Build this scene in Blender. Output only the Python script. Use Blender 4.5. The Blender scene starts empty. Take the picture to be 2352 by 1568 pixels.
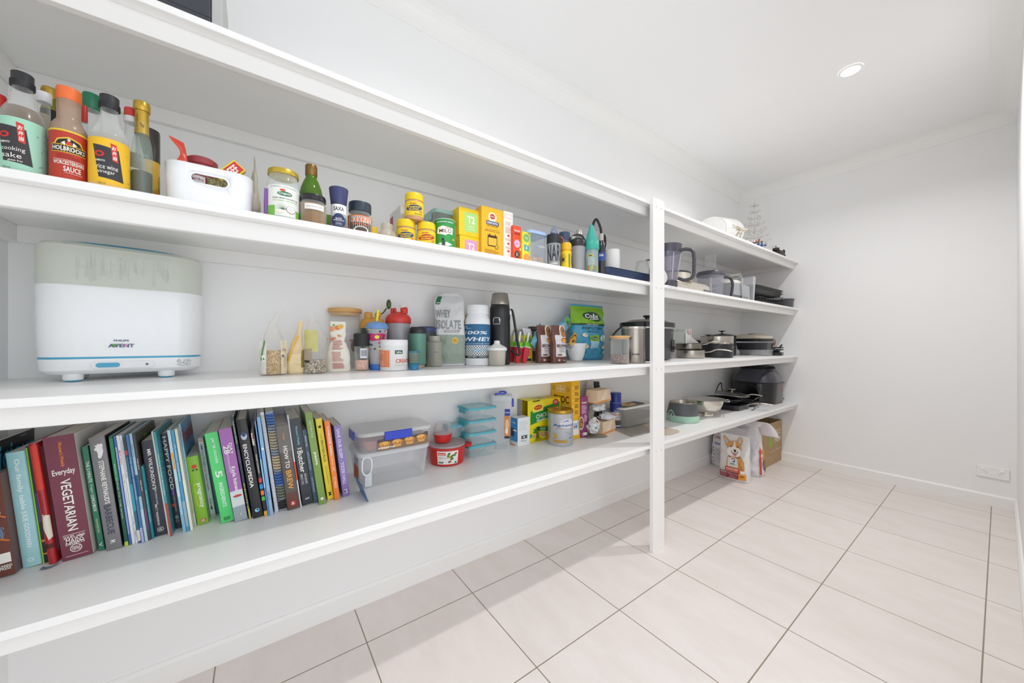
import bpy, bmesh, math, random
from mathutils import Vector, Matrix, noise
R = math.radians
SC = bpy.context.scene
COL = SC.collection
# ------------------------------------------------------------ camera, world, lights, exposure
CAMX, CAMY, CAMZ = 1.438, 0.0, 1.0
FPX, CX, CY = 810.0, 1176.0, 790.0          # focal length and level-horizon point of the view, in pixels of 2352x1568
SN, CS = 0.811, 0.585
cam = bpy.data.cameras.new('camera'); cam_ob = bpy.data.objects.new('camera', cam); COL.objects.link(cam_ob)
cam.sensor_width = 36; cam.lens = FPX/2352*36; cam.shift_y = (CY-784)/2352; cam.clip_start = .01
cam_ob.location = (CAMX, CAMY, CAMZ); cam_ob.rotation_euler = (R(90), 0, math.atan2(SN, CS))
SC.camera = cam_ob
SC.view_settings.view_transform = 'Standard'; SC.view_settings.look = 'None'
SC.view_settings.gamma = 1; SC.view_settings.use_curve_mapping = False
SC.view_settings.exposure = 0.12
SC.cycles.max_bounces = 14; SC.cycles.diffuse_bounces = 8; SC.cycles.transparent_max_bounces = 24
SC.cycles.sample_clamp_indirect = 6
world = bpy.data.worlds.new('world'); SC.world = world; world.use_nodes = True
world.node_tree.nodes['Background'].inputs[0].default_value = (.93, .96, 1, 1)
world.node_tree.nodes['Background'].inputs[1].default_value = 1.0
LAMPS = [(.985, .60), (.985, 2.476)]
CEIL = 2.41
LAMP_W = (4.9, 10.4)
for i, (lx, ly) in enumerate(LAMPS):
    la = bpy.data.lights.new('downlight_glow', 'AREA'); la.shape = 'DISK'; la.size = .07; la.energy = LAMP_W[i]
    la.color = (1, .99, .985); la.spread = R(150)
    lo = bpy.data.objects.new('downlight_glow', la); COL.objects.link(lo); lo.location = (lx, ly, CEIL-.012)
dl = bpy.data.lights.new('doorway_daylight', 'AREA'); dl.shape = 'RECTANGLE'; dl.size = 1.5; dl.size_y = 1.9
dl.energy = 8.0; dl.color = (.93, .965, 1)
do = bpy.data.objects.new('doorway_daylight', dl); COL.objects.link(do)
do.location = (1.95, .45, 1.12); do.rotation_euler = (0, R(90), 0); dl.size = 1.9; dl.size_y = 1.5
# ------------------------------------------------------------ geometry of the place
SLOPE = {1.692: .016, 1.301: .022, .906: .018, .510: .010}      # the boards rise a few millimetres towards the wall
def lift(z, X):
    for k, s in SLOPE.items():
        if k-.001 <= z < k+.37: return (.445-X)*s
    return 0
def G(u, v, z):
    "point of shelf z seen at photo pixel (u,v)"
    t = (u-CX)/FPX; zz = z
    for i in range(8):
        d = (zz-CAMZ)*FPX/(CY-v); X = CAMX+d*(CS*t-SN); zz = z+lift(z, X)
    return Vector((X, CAMY+d*(SN*t+CS), z))
def onX(u, X):
    t = (u-CX)/FPX; d = (X-CAMX)/(CS*t-SN)
    return CAMY+d*(SN*t+CS), d
def onY(u, Y):
    t = (u-CX)/FPX; d = (Y-CAMY)/(SN*t+CS)
    return CAMX+d*(CS*t-SN), d
def hz(v, d): return CAMZ+(CY-v)/FPX*d
Z1, Z2, Z3, Z4, Z0 = 1.692, 1.301, .906, .510, 0.0
YL, YF, XR = -.501, 3.685, 1.495
def toward(loc): return math.atan2(CAMY-loc[1], CAMX-loc[0])
# ------------------------------------------------------------ materials
def lin(c): return c/12.92 if c <= .04045 else ((c+.055)/1.055)**2.4
def rgb(h): return tuple(lin(int(h[i:i+2], 16)/255) for i in (0, 2, 4))
MC = {}
def C(h, rough=.45, metal=0, alpha=1, n=.05, emit=0, coat=0, ns=60, sheen=0):
    k = (h, rough, metal, alpha, n, emit, coat, ns)
    if k in MC: return MC[k]
    m = bpy.data.materials.new('c_'+h); m.use_nodes = True; nt = m.node_tree
    p = nt.nodes['Principled BSDF']; c = rgb(h)
    p.inputs['Base Color'].default_value = (*c, 1); p.inputs['Roughness'].default_value = rough
    p.inputs['Metallic'].default_value = metal; p.inputs['Alpha'].default_value = alpha
    if coat: p.inputs['Coat Weight'].default_value = coat
    if emit:
        p.inputs['Emission Color'].default_value = (*c, 1); p.inputs['Emission Strength'].default_value = emit
    if n and alpha == 1:
        tc = nt.nodes.new('ShaderNodeTexCoord'); no = nt.nodes.new('ShaderNodeTexNoise'); no.inputs['Scale'].default_value = ns
        no.inputs['Detail'].default_value = 3
        mx = nt.nodes.new('ShaderNodeMix'); mx.data_type = 'RGBA'
        mx.inputs[6].default_value = (*[x*(1-n*1.6) for x in c], 1); mx.inputs[7].default_value = (*[min(1, x*(1+n)) for x in c], 1)
        nt.links.new(tc.outputs['Object'], no.inputs['Vector']); nt.links.new(no.outputs[0], mx.inputs[0])
        nt.links.new(mx.outputs[2], p.inputs['Base Color'])
    if alpha < 1: m.blend_method = 'BLEND'
    MC[k] = m; return m
def P(h): return C(h, .6, n=0)                  # flat print
def clear(h='eef2f2', a=.22, rough=.08):
    "thin clear plastic or glass: see-through face on, more reflective and milky towards grazing angles (Fresnel)"
    k = ('clear', h, a, rough)
    if k in MC: return MC[k]
    m = C(h, rough, alpha=a).copy(); m.name = 'clear_'+h; nt = m.node_tree; p = nt.nodes['Principled BSDF']
    fr = nt.nodes.new('ShaderNodeLayerWeight'); fr.inputs[0].default_value = .35
    mr = nt.nodes.new('ShaderNodeMapRange'); mr.inputs[1].default_value = 0; mr.inputs[2].default_value = 1; mr.inputs[3].default_value = a*.45; mr.inputs[4].default_value = min(1, a+.45)
    nt.links.new(fr.outputs['Facing'], mr.inputs[0]); nt.links.new(mr.outputs[0], p.inputs['Alpha'])
    MC[k] = m; return m
def metal(h='b9b7b4', rough=.28): return C(h, rough, 1, n=.04)
def grain(h1, h2, scale=260, h3=None, bump=.6):
    k = ('g', h1, h2, scale, h3)
    if k in MC: return MC[k]
    m = bpy.data.materials.new('grain_'+h1); m.use_nodes = True; nt = m.node_tree; p = nt.nodes['Principled BSDF']
    tc = nt.nodes.new('ShaderNodeTexCoord'); vo = nt.nodes.new('ShaderNodeTexVoronoi'); vo.inputs['Scale'].default_value = scale
    cr = nt.nodes.new('ShaderNodeValToRGB'); cr.color_ramp.elements[0].color = (*rgb(h1), 1); cr.color_ramp.elements[1].color = (*rgb(h2), 1)
    if h3:
        e = cr.color_ramp.elements.new(.5); e.color = (*rgb(h3), 1)
    sp = nt.nodes.new('ShaderNodeSeparateColor'); bp = nt.nodes.new('ShaderNodeBump'); bp.inputs['Strength'].default_value = bump; bp.inputs['Distance'].default_value = .002
    nt.links.new(tc.outputs['Object'], vo.inputs['Vector']); nt.links.new(vo.outputs['Color'], sp.inputs[0])
    nt.links.new(sp.outputs[0], cr.inputs[0]); nt.links.new(cr.outputs[0], p.inputs['Base Color'])
    nt.links.new(vo.outputs['Distance'], bp.inputs['Height']); nt.links.new(bp.outputs[0], p.inputs['Normal'])
    p.inputs['Roughness'].default_value = .7
    MC[k] = m; return m
def brushed(h='b4b2af', rough=.3, axis=2, scale=140):
    k = ('b', h, rough, axis, scale)
    if k in MC: return MC[k]
    m = bpy.data.materials.new('brushed_'+h); m.use_nodes = True; nt = m.node_tree; p = nt.nodes['Principled BSDF']
    p.inputs['Metallic'].default_value = 1
    tc = nt.nodes.new('ShaderNodeTexCoord'); mp = nt.nodes.new('ShaderNodeMapping'); no = nt.nodes.new('ShaderNodeTexNoise')
    s = [scale]*3; s[axis] = 3; mp.inputs['Scale'].default_value = s
    mx = nt.nodes.new('ShaderNodeMix'); mx.data_type = 'RGBA'; c = rgb(h)
    mx.inputs[6].default_value = (*[x*.8 for x in c], 1); mx.inputs[7].default_value = (*[min(1, x*1.12) for x in c], 1)
    nt.links.new(tc.outputs['Object'], mp.inputs[0]); nt.links.new(mp.outputs[0], no.inputs['Vector']); no.inputs['Scale'].default_value = 1
    nt.links.new(no.outputs[0], mx.inputs[0]); nt.links.new(mx.outputs[2], p.inputs['Base Color']); p.inputs['Roughness'].default_value = rough
    MC[k] = m; return m
# ------------------------------------------------------------ mesh builder
class M:
    def __init__(s): s.v = []; s.f = []; s.m = []; s.sm = []; s.mats = []; s.T = None
    def mi(s, mat):
        if mat not in s.mats: s.mats.append(mat)
        return s.mats.index(mat)
    def add(s, vs, fs, mat, smooth=False):
        b = len(s.v); i = s.mi(mat)
        if s.T is not None: vs = [tuple(s.T @ Vector(v)) for v in vs]
        s.v += [tuple(v) for v in vs]
        for f in fs: s.f.append([b+k for k in f]); s.m.append(i); s.sm.append(smooth)
        return s
    def box(s, x0, x1, y0, y1, z0, z1, mat):
        vs = [(x, y, z) for z in (z0, z1) for y in (y0, y1) for x in (x0, x1)]
        return s.add(vs, [(0,2,3,1),(4,5,7,6),(0,1,5,4),(2,6,7,3),(0,4,6,2),(1,3,7,5)], mat)
    def bev(s, x0, x1, y0, y1, z0, z1, b, mat):
        "box with small chamfers"
        rs = []
        for z, k in ((z0, b), (z0+b, 0), (z1-b, 0), (z1, b)):
            rs.append([(x, y, z) for x, y in ((x0+k+b*.6, y0+k), (x1-k-b*.6, y0+k), (x1-k, y0+k+b*.6), (x1-k, y1-k-b*.6), (x1-k-b*.6, y1-k), (x0+k+b*.6, y1-k), (x0+k, y1-k-b*.6), (x0+k, y0+k+b*.6))])
        return s.loft(rs, mat)
    def loft(s, rings, mat, close=True, caps=(1, 1), smooth=False):
        n = len(rings[0]); vs = [p for r in rings for p in r]; fs = []
        m = n if close else n-1
        for i in range(len(rings)-1):
            for j in range(m):
                a = i*n+j; b = i*n+(j+1) % n
                fs.append((a, b, b+n, a+n))
        s.add(vs, fs, mat, smooth)
        if close and caps[0]: s.add(rings[0], [tuple(range(n))[::-1]], mat)
        if close and caps[1]: s.add(rings[-1], [tuple(range(n))], mat)
        return s
    def lathe(s, prof, mat, seg=36, smooth=True, c=(0, 0), caps=(1, 1), sx=1, sy=1):
        rings = []
        for r, z in prof:
            rings.append([(c[0]+sx*r*math.cos(2*math.pi*k/seg), c[1]+sy*r*math.sin(2*math.pi*k/seg), z) for k in range(seg)])
        # split at sharp corners so flat lids stay crisp
        run = [0]
        for i in range(1, len(prof)-1):
            a = Vector((prof[i][0]-prof[i-1][0], prof[i][1]-prof[i-1][1])); b = Vector((prof[i+1][0]-prof[i][0], prof[i+1][1]-prof[i][1]))
            if a.length > 1e-7 and b.length > 1e-7 and a.angle(b) > .7: run.append(i)
        run.append(len(prof)-1)
        for a, b in zip(run, run[1:]):
            s.loft(rings[a:b+1], mat, True, (0, 0), smooth)
        if caps[0] and prof[0][0] > 1e-6: s.add(rings[0], [tuple(range(seg))[::-1]], mat)
        if caps[1] and prof[-1][0] > 1e-6: s.add(rings[-1], [tuple(range(seg))], mat)
        return s
    def rr(s, lev, mat, seg=6, smooth=True, caps=(1, 1)):
        "rounded-rectangle tower: (z, half width, half depth, corner radius[, ox, oy])"
        rings = []
        for L in lev:
            z, hw, hd, r = L[:4]; ox, oy = (L[4], L[5]) if len(L) > 4 else (0, 0)
            r = min(r, hw, hd); ring = []
            for q, (cx, cy) in enumerate(((hw-r, hd-r), (-hw+r, hd-r), (-hw+r, -hd+r), (hw-r, -hd+r))):
                for k in range(seg+1):
                    a = math.pi/2*(q+k/seg); ring.append((ox+cx+r*math.cos(a), oy+cy+r*math.sin(a), z))
            rings.append(ring)
        run = [0]
        for i in range(1, len(lev)-1):
            a = Vector((lev[i][1]-lev[i-1][1], lev[i][0]-lev[i-1][0])); b = Vector((lev[i+1][1]-lev[i][1], lev[i+1][0]-lev[i][0]))
            if a.length > 1e-7 and b.length > 1e-7 and a.angle(b) > .7: run.append(i)
        run.append(len(lev)-1)
        for a, b in zip(run, run[1:]): s.loft(rings[a:b+1], mat, True, (0, 0), smooth)
        n = len(rings[0])
        if caps[0]: s.add(rings[0], [tuple(range(n))[::-1]], mat)
        if caps[1]: s.add(rings[-1], [tuple(range(n))], mat)
        return s
    def tube(s, pts, r, mat, seg=8, closed=False, flat=1.0):
        pts = [Vector(p) for p in pts]; n = len(pts); rings = []; up = None
        for i, p in enumerate(pts):
            if closed: t = pts[(i+1) % n]-pts[i-1]
            else: t = pts[min(i+1, n-1)]-pts[max(i-1, 0)]
            t.normalize()
            if up is None: up = Vector((0, 0, 1)) if abs(t.z) < .9 else Vector((0, 1, 0))
            a = t.cross(up)
            if a.length < 1e-4: a = t.cross(Vector((1, 0, 0)))
            a.normalize(); b = a.cross(t).normalized(); up = b
            rr_ = r[i] if isinstance(r, (list, tuple)) else r
            rings.append([tuple(p+a*math.cos(2*math.pi*k/seg)*rr_+b*math.sin(2*math.pi*k/seg)*rr_*flat) for k in range(seg)])
        if closed: rings.append(rings[0])
        return s.loft(rings, mat, True, (not closed, not closed), True)
    def ball(s, c, r, mat, seg=16, sz=1, sx=1, sy=1):
        n = seg//2
        return s.loft([[(c[0]+sx*r*math.sin(math.pi*i/n)*math.cos(2*math.pi*k/seg), c[1]+sy*r*math.sin(math.pi*i/n)*math.sin(2*math.pi*k/seg), c[2]-sz*r*math.cos(math.pi*i/n)) for k in range(seg)] for i in range(n+1)], mat, True, (0, 0), True)
    def mesh(s, name):
        me = bpy.data.meshes.new(name); me.from_pydata(s.v, [], s.f); me.update()
        for m in s.mats: me.materials.append(m)
        me.polygons.foreach_set('material_index', s.m); me.polygons.foreach_set('use_smooth', s.sm)
        me.update(); return me
def put(name, m, parent=None, label=None, loc=None, rot=None):
    o = bpy.data.objects.new(name, m.mesh(name)); COL.objects.link(o)
    if parent is not None: o.parent = parent
    if label: o['label'] = label
    if loc is not None: o.location = loc
    if rot is not None: o.rotation_euler = rot
    return o
def tag(o, label, cat, group=None):
    o['label'] = label; o['category'] = cat
    if group: o['group'] = group
    return o
def thing(name, label, cat, loc, a=0, group=None, rot=None):
    o = bpy.data.objects.new(name, None); COL.objects.link(o); o.empty_display_size = .05
    RAW[o.name] = Vector(loc); o.location = (loc[0], loc[1], loc[2]+lift(loc[2], loc[0])); o.rotation_euler = rot if rot is not None else (0, 0, R(90)+a)
    return tag(o, label, cat, group)
RAW = {}
def struct(name, m):
    o = put(name, m); o['kind'] = 'structure'; return o
def solo(name, label, cat, loc, m, a=0, group=None, rot=None):
    o = put(name, m); o.location = (loc[0], loc[1], loc[2]+lift(loc[2], loc[0])); o.rotation_euler = rot if rot is not None else (0, 0, R(90)+a)
    return tag(o, label, cat, group)
def dup(root, loc, a, label, group=None, rot=None):
    r = root.copy(); COL.objects.link(r); r.location = (loc[0], loc[1], loc[2]+lift(loc[2], loc[0])); r.rotation_euler = rot if rot is not None else (0, 0, R(90)+a); r['label'] = label
    if group: r['group'] = group
    for ch in list(root.children):
        c = ch.copy(); COL.objects.link(c); c.parent = r
        for g in list(ch.children):
            d = g.copy(); COL.objects.link(d); d.parent = c
    return r
# ------------------------------------------------------------ printing on surfaces
GL = {}
def glyphs(txt, bold, shear):
    k = (txt, bold, shear)
    if k not in GL:
        cu = bpy.data.curves.new('t', 'FONT'); cu.body = txt; cu.resolution_u = 2; cu.offset = bold; cu.shear = shear; cu.fill_mode = 'FRONT'
        ob = bpy.data.objects.new('t', cu); COL.objects.link(ob)
        dg = bpy.context.evaluated_depsgraph_get(); me = bpy.data.meshes.new_from_object(ob.evaluated_get(dg))
        vs = [(v.co.x, v.co.y) for v in me.vertices]; fs = [tuple(p.vertices) for p in me.polygons]
        bpy.data.objects.remove(ob); bpy.data.curves.remove(cu); bpy.data.meshes.remove(me)
        GL[k] = (vs, fs)
    return GL[k]
class D:
    "prints shapes on a surface; mp(s,t,e) gives the point e above the surface"
    def __init__(s, m, mp, step=0, e0=.0003, de=.00006, ox=0, oy=0, rot=0, sc=1, stepy=0):
        s.M, s.mp, s.step, s.e, s.de, s.stepy = m, mp, step, e0, de, stepy
        s.ox, s.oy, s.rot, s.sc = ox, oy, rot, sc
    def at(s, ox, oy, rot=0, sc=1):
        d = D(s.M, s.mp, s.step, s.e, s.de, ox, oy, rot, sc); return d
    def _emit(s, vs, fs, mat):
        if isinstance(mat, str): mat = P(mat)
        c, n = math.cos(s.rot), math.sin(s.rot)
        vs = [(s.ox+s.sc*(x*c-y*n), s.oy+s.sc*(x*n+y*c)) for x, y in vs]
        if s.step:
            lo, hi = min(v[0] for v in vs), max(v[0] for v in vs); l2, h2 = min(v[1] for v in vs), max(v[1] for v in vs)
            if hi-lo > s.step*1.3 or (s.stepy and h2-l2 > s.stepy*1.3):
                bm = bmesh.new(); bv = [bm.verts.new((x, y, 0)) for x, y in vs]
                for f in fs:
                    try: bm.faces.new([bv[i] for i in f])
                    except ValueError: pass
                k = math.ceil((hi-lo)/s.step)
                for i in range(1, k):
                    bmesh.ops.bisect_plane(bm, geom=bm.verts[:]+bm.edges[:]+bm.faces[:], plane_co=(lo+(hi-lo)*i/k, 0, 0), plane_no=(1, 0, 0), dist=1e-7)
                if s.stepy:
                    k = math.ceil((h2-l2)/s.stepy)
                    for i in range(1, k):
                        bmesh.ops.bisect_plane(bm, geom=bm.verts[:]+bm.edges[:]+bm.faces[:], plane_co=(0, l2+(h2-l2)*i/k, 0), plane_no=(0, 1, 0), dist=1e-7)
                bm.verts.index_update()
                vs = [(v.co.x, v.co.y) for v in bm.verts]; fs = [tuple(v.index for v in f.verts) for f in bm.faces]; bm.free()
        s.M.add([s.mp(x, y, s.e) for x, y in vs], fs, mat, bool(s.step))
        s.e += s.de
        return s
    def rect(s, x0, y0, x1, y1, mat): return s._emit([(x0, y0), (x1, y0), (x1, y1), (x0, y1)], [(0, 1, 2, 3)], mat)
    def grid(s, x0, y0, x1, y1, mat, ny=6):
        vs = [(x, y0+(y1-y0)*j/ny) for j in range(ny+1) for x in (x0, x1)]
        return s._emit(vs, [(2*j, 2*j+1, 2*j+3, 2*j+2) for j in range(ny)], mat)
    def poly(s, pts, mat): return s._emit(pts, [tuple(range(len(pts)))], mat)
    def ell(s, cx, cy, rx, ry, mat, n=24, rot=0):
        c, q = math.cos(rot), math.sin(rot)
        pts = [(rx*math.cos(2*math.pi*k/n), ry*math.sin(2*math.pi*k/n)) for k in range(n)]
        return s.poly([(cx+x*c-y*q, cy+x*q+y*c) for x, y in pts], mat)
    def ring(s, cx, cy, rx, ry, w, mat, n=24):
        vs = []; 
        for k in range(n):
            a = 2*math.pi*k/n; vs += [(cx+rx*math.cos(a), cy+ry*math.sin(a)), (cx+(rx-w)*math.cos(a), cy+(ry-w)*math.sin(a))]
        return s._emit(vs, [(2*k, (2*k+2) % (2*n), (2*k+3) % (2*n), 2*k+1) for k in range(n)], mat)
    def line(s, x0, y0, x1, y1, w, mat):
        dx, dy = x1-x0, y1-y0; L = math.hypot(dx, dy) or 1; a, b = -dy/L*w/2, dx/L*w/2
        return s.poly([(x0-a, y0-b), (x1-a, y1-b), (x1+a, y1+b), (x0+a, y0+b)], mat)
    def text(s, txt, cx, cy, h, mat, w=None, rot=0, bold=.014, shear=0, al='c'):
        vs, fs = glyphs(txt, min(bold, .022) if 'M' not in txt else min(bold, .006), shear)
        if not vs: return s
        x0, x1 = min(v[0] for v in vs), max(v[0] for v in vs); y0, y1 = min(v[1] for v in vs), max(v[1] for v in vs)
        k = h/(y1-y0); kx = k if w is None else w/(x1-x0)
        mx = {'c': (x0+x1)/2, 'l': x0, 'r': x1}[al]; my = (y0+y1)/2; c, q = math.cos(rot), math.sin(rot)
        out = []
        for x, y in vs:
            x = (x-mx)*kx; y = (y-my)*k; out.append((cx+x*c-y*q, cy+x*q+y*c))
        return s._emit(out, fs, mat)
    def lines(s, x0, x1, y1, n, gap, w, mat, seed=1):
        rnd = random.Random(seed)
        for i in range(n):
            s.rect(x0, y1-i*gap, x0+(x1-x0)*rnd.uniform(.65, 1), y1-i*gap+w, mat); s.e -= s.de
        s.e += s.de; return s
def mfront(y=0): return lambda x, z, e: (x, y-e, z)
def mright(x): return lambda s, z, e: (x+e, s, z)
def mleft(x): return lambda s, z, e: (x-e, -s, z)
def mtop(z): return lambda x, y, e: (x, y, z+e)
def mcyl(Rf):
    "Rf: radius or function of height; arc length measured at the mean radius"
    def f(s, z, e):
        r = Rf(z) if callable(Rf) else Rf
        a = s/r; return ((r+e)*math.sin(a), -(r+e)*math.cos(a), z)
    return f
def prof_r(prof):
    def f(z):
        for (r0, z0), (r1, z1) in zip(prof, prof[1:]):
            if z0 <= z <= z1 and z1 > z0: return r0+(r1-r0)*(z-z0)/(z1-z0)
        return prof[0][0] if z < prof[0][1] else prof[-1][0]
    return f
# ------------------------------------------------------------ fitting sizes to the photo
def fit(u0, u1, vt, z, vb=None, X=None, zb=None):
    "upright round thing: centre, radius, height"
    uc = (u0+u1)/2; t = (uc-CX)/FPX; q = math.sqrt(1+t*t)
    if X is None:
        p = G(uc, vb, z); d = (z+lift(z, p.x)-CAMZ)*FPX/(CY-vb); r = (u1-u0)*d/(2*FPX*q)
        k = Vector((p.x-CAMX, p.y-CAMY)).normalized(); d2 = d*(1+r/(math.hypot(p.x-CAMX, p.y-CAMY)))
        r = (u1-u0)*d2/(2*FPX*q); loc = (p.x+k.x*r, p.y+k.y*r, z); d = d2
    else:
        Y, d = onX(uc, X); r = (u1-u0)*d/(2*FPX*q); loc = (X, Y, z)
    return loc, r, hz(vt, d)-z-lift(z, loc[0])
def bfit(uL, uC, uR, vt, z, X=None, vb=None, dep=None):
    "box square to the shelf: uC = its near front corner, uL = back edge of its near side, uR = far front edge"
    if X is None: X = G(uC, vb, z).x
    Y0, d0 = onX(uC, X); Y1, d1 = onX(uR, X)
    if dep is None: dep = X-onY(uL, Y0)[0]
    return (X-dep/2, (Y0+Y1)/2, z), abs(Y1-Y0), dep, hz(vt, d0)-z-lift(z, X)
# ------------------------------------------------------------ the room
def paint(name, h, rough=.75, bump=.02, scale=900):
    m = bpy.data.materials.new(name); m.use_nodes = True; nt = m.node_tree; p = nt.nodes['Principled BSDF']
    tc = nt.nodes.new('ShaderNodeTexCoord'); no = nt.nodes.new('ShaderNodeTexNoise'); no.inputs['Scale'].default_value = 3; no.inputs['Detail'].default_value = 4
    mx = nt.nodes.new('ShaderNodeMix'); mx.data_type = 'RGBA'; c = rgb(h)
    mx.inputs[6].default_value = (*[x*.985 for x in c], 1); mx.inputs[7].default_value = (*[min(1, x*1.01) for x in c], 1)
    nt.links.new(tc.outputs['Object'], no.inputs['Vector']); nt.links.new(no.outputs[0], mx.inputs[0]); nt.links.new(mx.outputs[2], p.inputs['Base Color'])
    n2 = nt.nodes.new('ShaderNodeTexNoise'); n2.inputs['Scale'].default_value = scale; b = nt.nodes.new('ShaderNodeBump'); b.inputs['Strength'].default_value = bump; b.inputs['Distance'].default_value = .001
    nt.links.new(tc.outputs['Object'], n2.inputs['Vector']); nt.links.new(n2.outputs[0], b.inputs['Height']); nt.links.new(b.outputs[0], p.inputs['Normal'])
    p.inputs['Roughness'].default_value = rough
    return m
WALL = paint('wall_paint', 'f3f3f3'); CEILM = paint('ceiling_paint', 'f4f4f4'); TRIM = paint('trim_paint', 'f3f3f1', .4, .01)
SHELF = paint('shelf_melamine', 'f1f1f0', .35, .015, 500); RAIL = paint('rail_paint', 'f0efed', .45, .02, 300)
def tile_mat():
    m = bpy.data.materials.new('floor_tile'); m.use_nodes = True; nt = m.node_tree; p = nt.nodes['Principled BSDF']; L = nt.links.new
    tc = nt.nodes.new('ShaderNodeTexCoord'); mp = nt.nodes.new('ShaderNodeMapping')
    mp.inputs['Location'].default_value = (-.195+4.03, -.297+4.035, 0)
    L(tc.outputs['Object'], mp.inputs[0])
    br = nt.nodes.new('ShaderNodeTexBrick'); br.offset = 0; br.squash = 1; br.inputs['Scale'].default_value = 1
    br.inputs['Brick Width'].default_value = .403; br.inputs['Row Height'].default_value = .4035; br.inputs['Mortar Size'].default_value = .0020
    br.inputs['Mortar Smooth'].default_value = .15; br.inputs['Bias'].default_value = 0
    br.inputs['Color1'].default_value = (*rgb('e8e0dc'), 1); br.inputs['Color2'].default_value = (*rgb('e5deda'), 1); br.inputs['Mortar'].default_value = (*rgb('958878'), 1)
    L(mp.outputs[0], br.inputs['Vector'])
    n1 = nt.nodes.new('ShaderNodeTexNoise'); n1.inputs['Scale'].default_value = 4; n1.inputs['Detail'].default_value = 8; n1.inputs['Roughness'].default_value = .65
    m2 = nt.nodes.new('ShaderNodeMapping'); m2.inputs['Scale'].default_value = (1, 2.4, 1); m2.inputs['Rotation'].default_value = (0, 0, .5); L(tc.outputs['Object'], m2.inputs[0]); L(m2.outputs[0], n1.inputs['Vector'])
    mx = nt.nodes.new('ShaderNodeMix'); mx.data_type = 'RGBA'; mx.blend_type = 'MULTIPLY'; mx.inputs[0].default_value = 1
    cr = nt.nodes.new('ShaderNodeValToRGB'); cr.color_ramp.elements[0].position = .3; cr.color_ramp.elements[0].color = (.93, .915, .90, 1); cr.color_ramp.elements[1].position = .62; cr.color_ramp.elements[1].color = (1, 1, 1, 1)
    L(n1.outputs[0], cr.inputs[0]); L(br.outputs[0], mx.inputs[6]); L(cr.outputs[0], mx.inputs[7]); L(mx.outputs[2], p.inputs['Base Color'])
    b = nt.nodes.new('ShaderNodeBump'); b.invert = True; b.inputs['Strength'].default_value = .5; b.inputs['Distance'].default_value = .001; L(br.outputs['Fac'], b.inputs['Height']); L(b.outputs[0], p.inputs['Normal'])
    p.inputs['Roughness'].default_value = .42
    return m
struct('floor', M().box(-.1, 2.6, YL-.1, YF+.1, -.05, 0, tile_mat()))
struct('ceiling', M().box(-.1, XR+.1, YL-.1, YF+.1, CEIL, CEIL+.05, CEILM))
struct('wall_back', M().box(-.1, 0, YL-.1, YF+.1, 0, CEIL, WALL))
struct('wall_far', M().box(0, XR+.1, YF, YF+.1, 0, CEIL, WALL))
struct('wall_left', M().box(0, XR+.1, YL-.1, YL, 0, CEIL, WALL))
DY0, DY1, DH = -.42, 1.35, 2.12                    # the doorway the picture is taken from
struct('wall_right', M().box(XR, XR+.1, YL, DY0, 0, CEIL, WALL).box(XR, XR+.1, DY1, YF, 0, CEIL, WALL).box(XR, XR+.1, DY0, DY1, DH, CEIL, WALL))
def skirt(p0, p1, n, name, e0=0, e1=0):
    p0, p1, n = Vector((*p0, 0)), Vector((*p1, 0)), Vector((*n, 0)); t = (p1-p0).normalized()
    pr = [(0, 0), (.012, 0), (.012, .062), (.006, .071), (0, .072)]
    m = M(); m.loft([[tuple(p+n*a+Vector((0, 0, z))) for a, z in pr] for p in (p0, p1)], TRIM); struct(name, m)
skirt((0, YF), (0, YL), (1, 0), 'baseboard_back'); skirt((XR, YF), (0, YF), (0, -1), 'baseboard_far')
skirt((0, YL), (XR, YL), (0, 1), 'baseboard_left'); skirt((XR, DY1), (XR, YF), (-1, 0), 'baseboard_right')
def cornice(p0, p1, n, name):
    p0, p1, n = Vector((*p0, 0)), Vector((*p1, 0)), Vector((*n, 0)); k = .082
    pr = [(0, CEIL-k-.003), (.004, CEIL-k-.003), (.004, CEIL-k+.002)]+[(.006+(k-.008)*(1-math.cos(a*math.pi/12)), CEIL-k+.004+(k-.008)*math.sin(a*math.pi/12)) for a in range(1, 7)]+[(k+.002, CEIL-.004), (k+.002, CEIL), (0, CEIL)]
    t = (p1-p0).normalized(); m = M()
    m.loft([[tuple(p0+n*a+t*a+Vector((0, 0, z))) for a, z in pr], [tuple(p1+n*a-t*a+Vector((0, 0, z))) for a, z in pr]], TRIM); struct(name, m)
cornice((0, YF), (0, YL), (1, 0), 'trim_1'); cornice((XR, YF), (0, YF), (0, -1), 'trim_2')
cornice((XR, YL), (XR, YF), (-1, 0), 'trim_3'); cornice((0, YL), (XR, YL), (0, 1), 'trim_4')
struct('trim_5', M().box(XR-.012, XR+.112, DY1, DY1+.045, 0, DH+.045, TRIM).box(XR-.012, XR+.112, DY0-.045, DY0, 0, DH+.045, TRIM).box(XR-.012, XR+.112, DY0, DY1, DH, DH+.045, TRIM))
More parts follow.
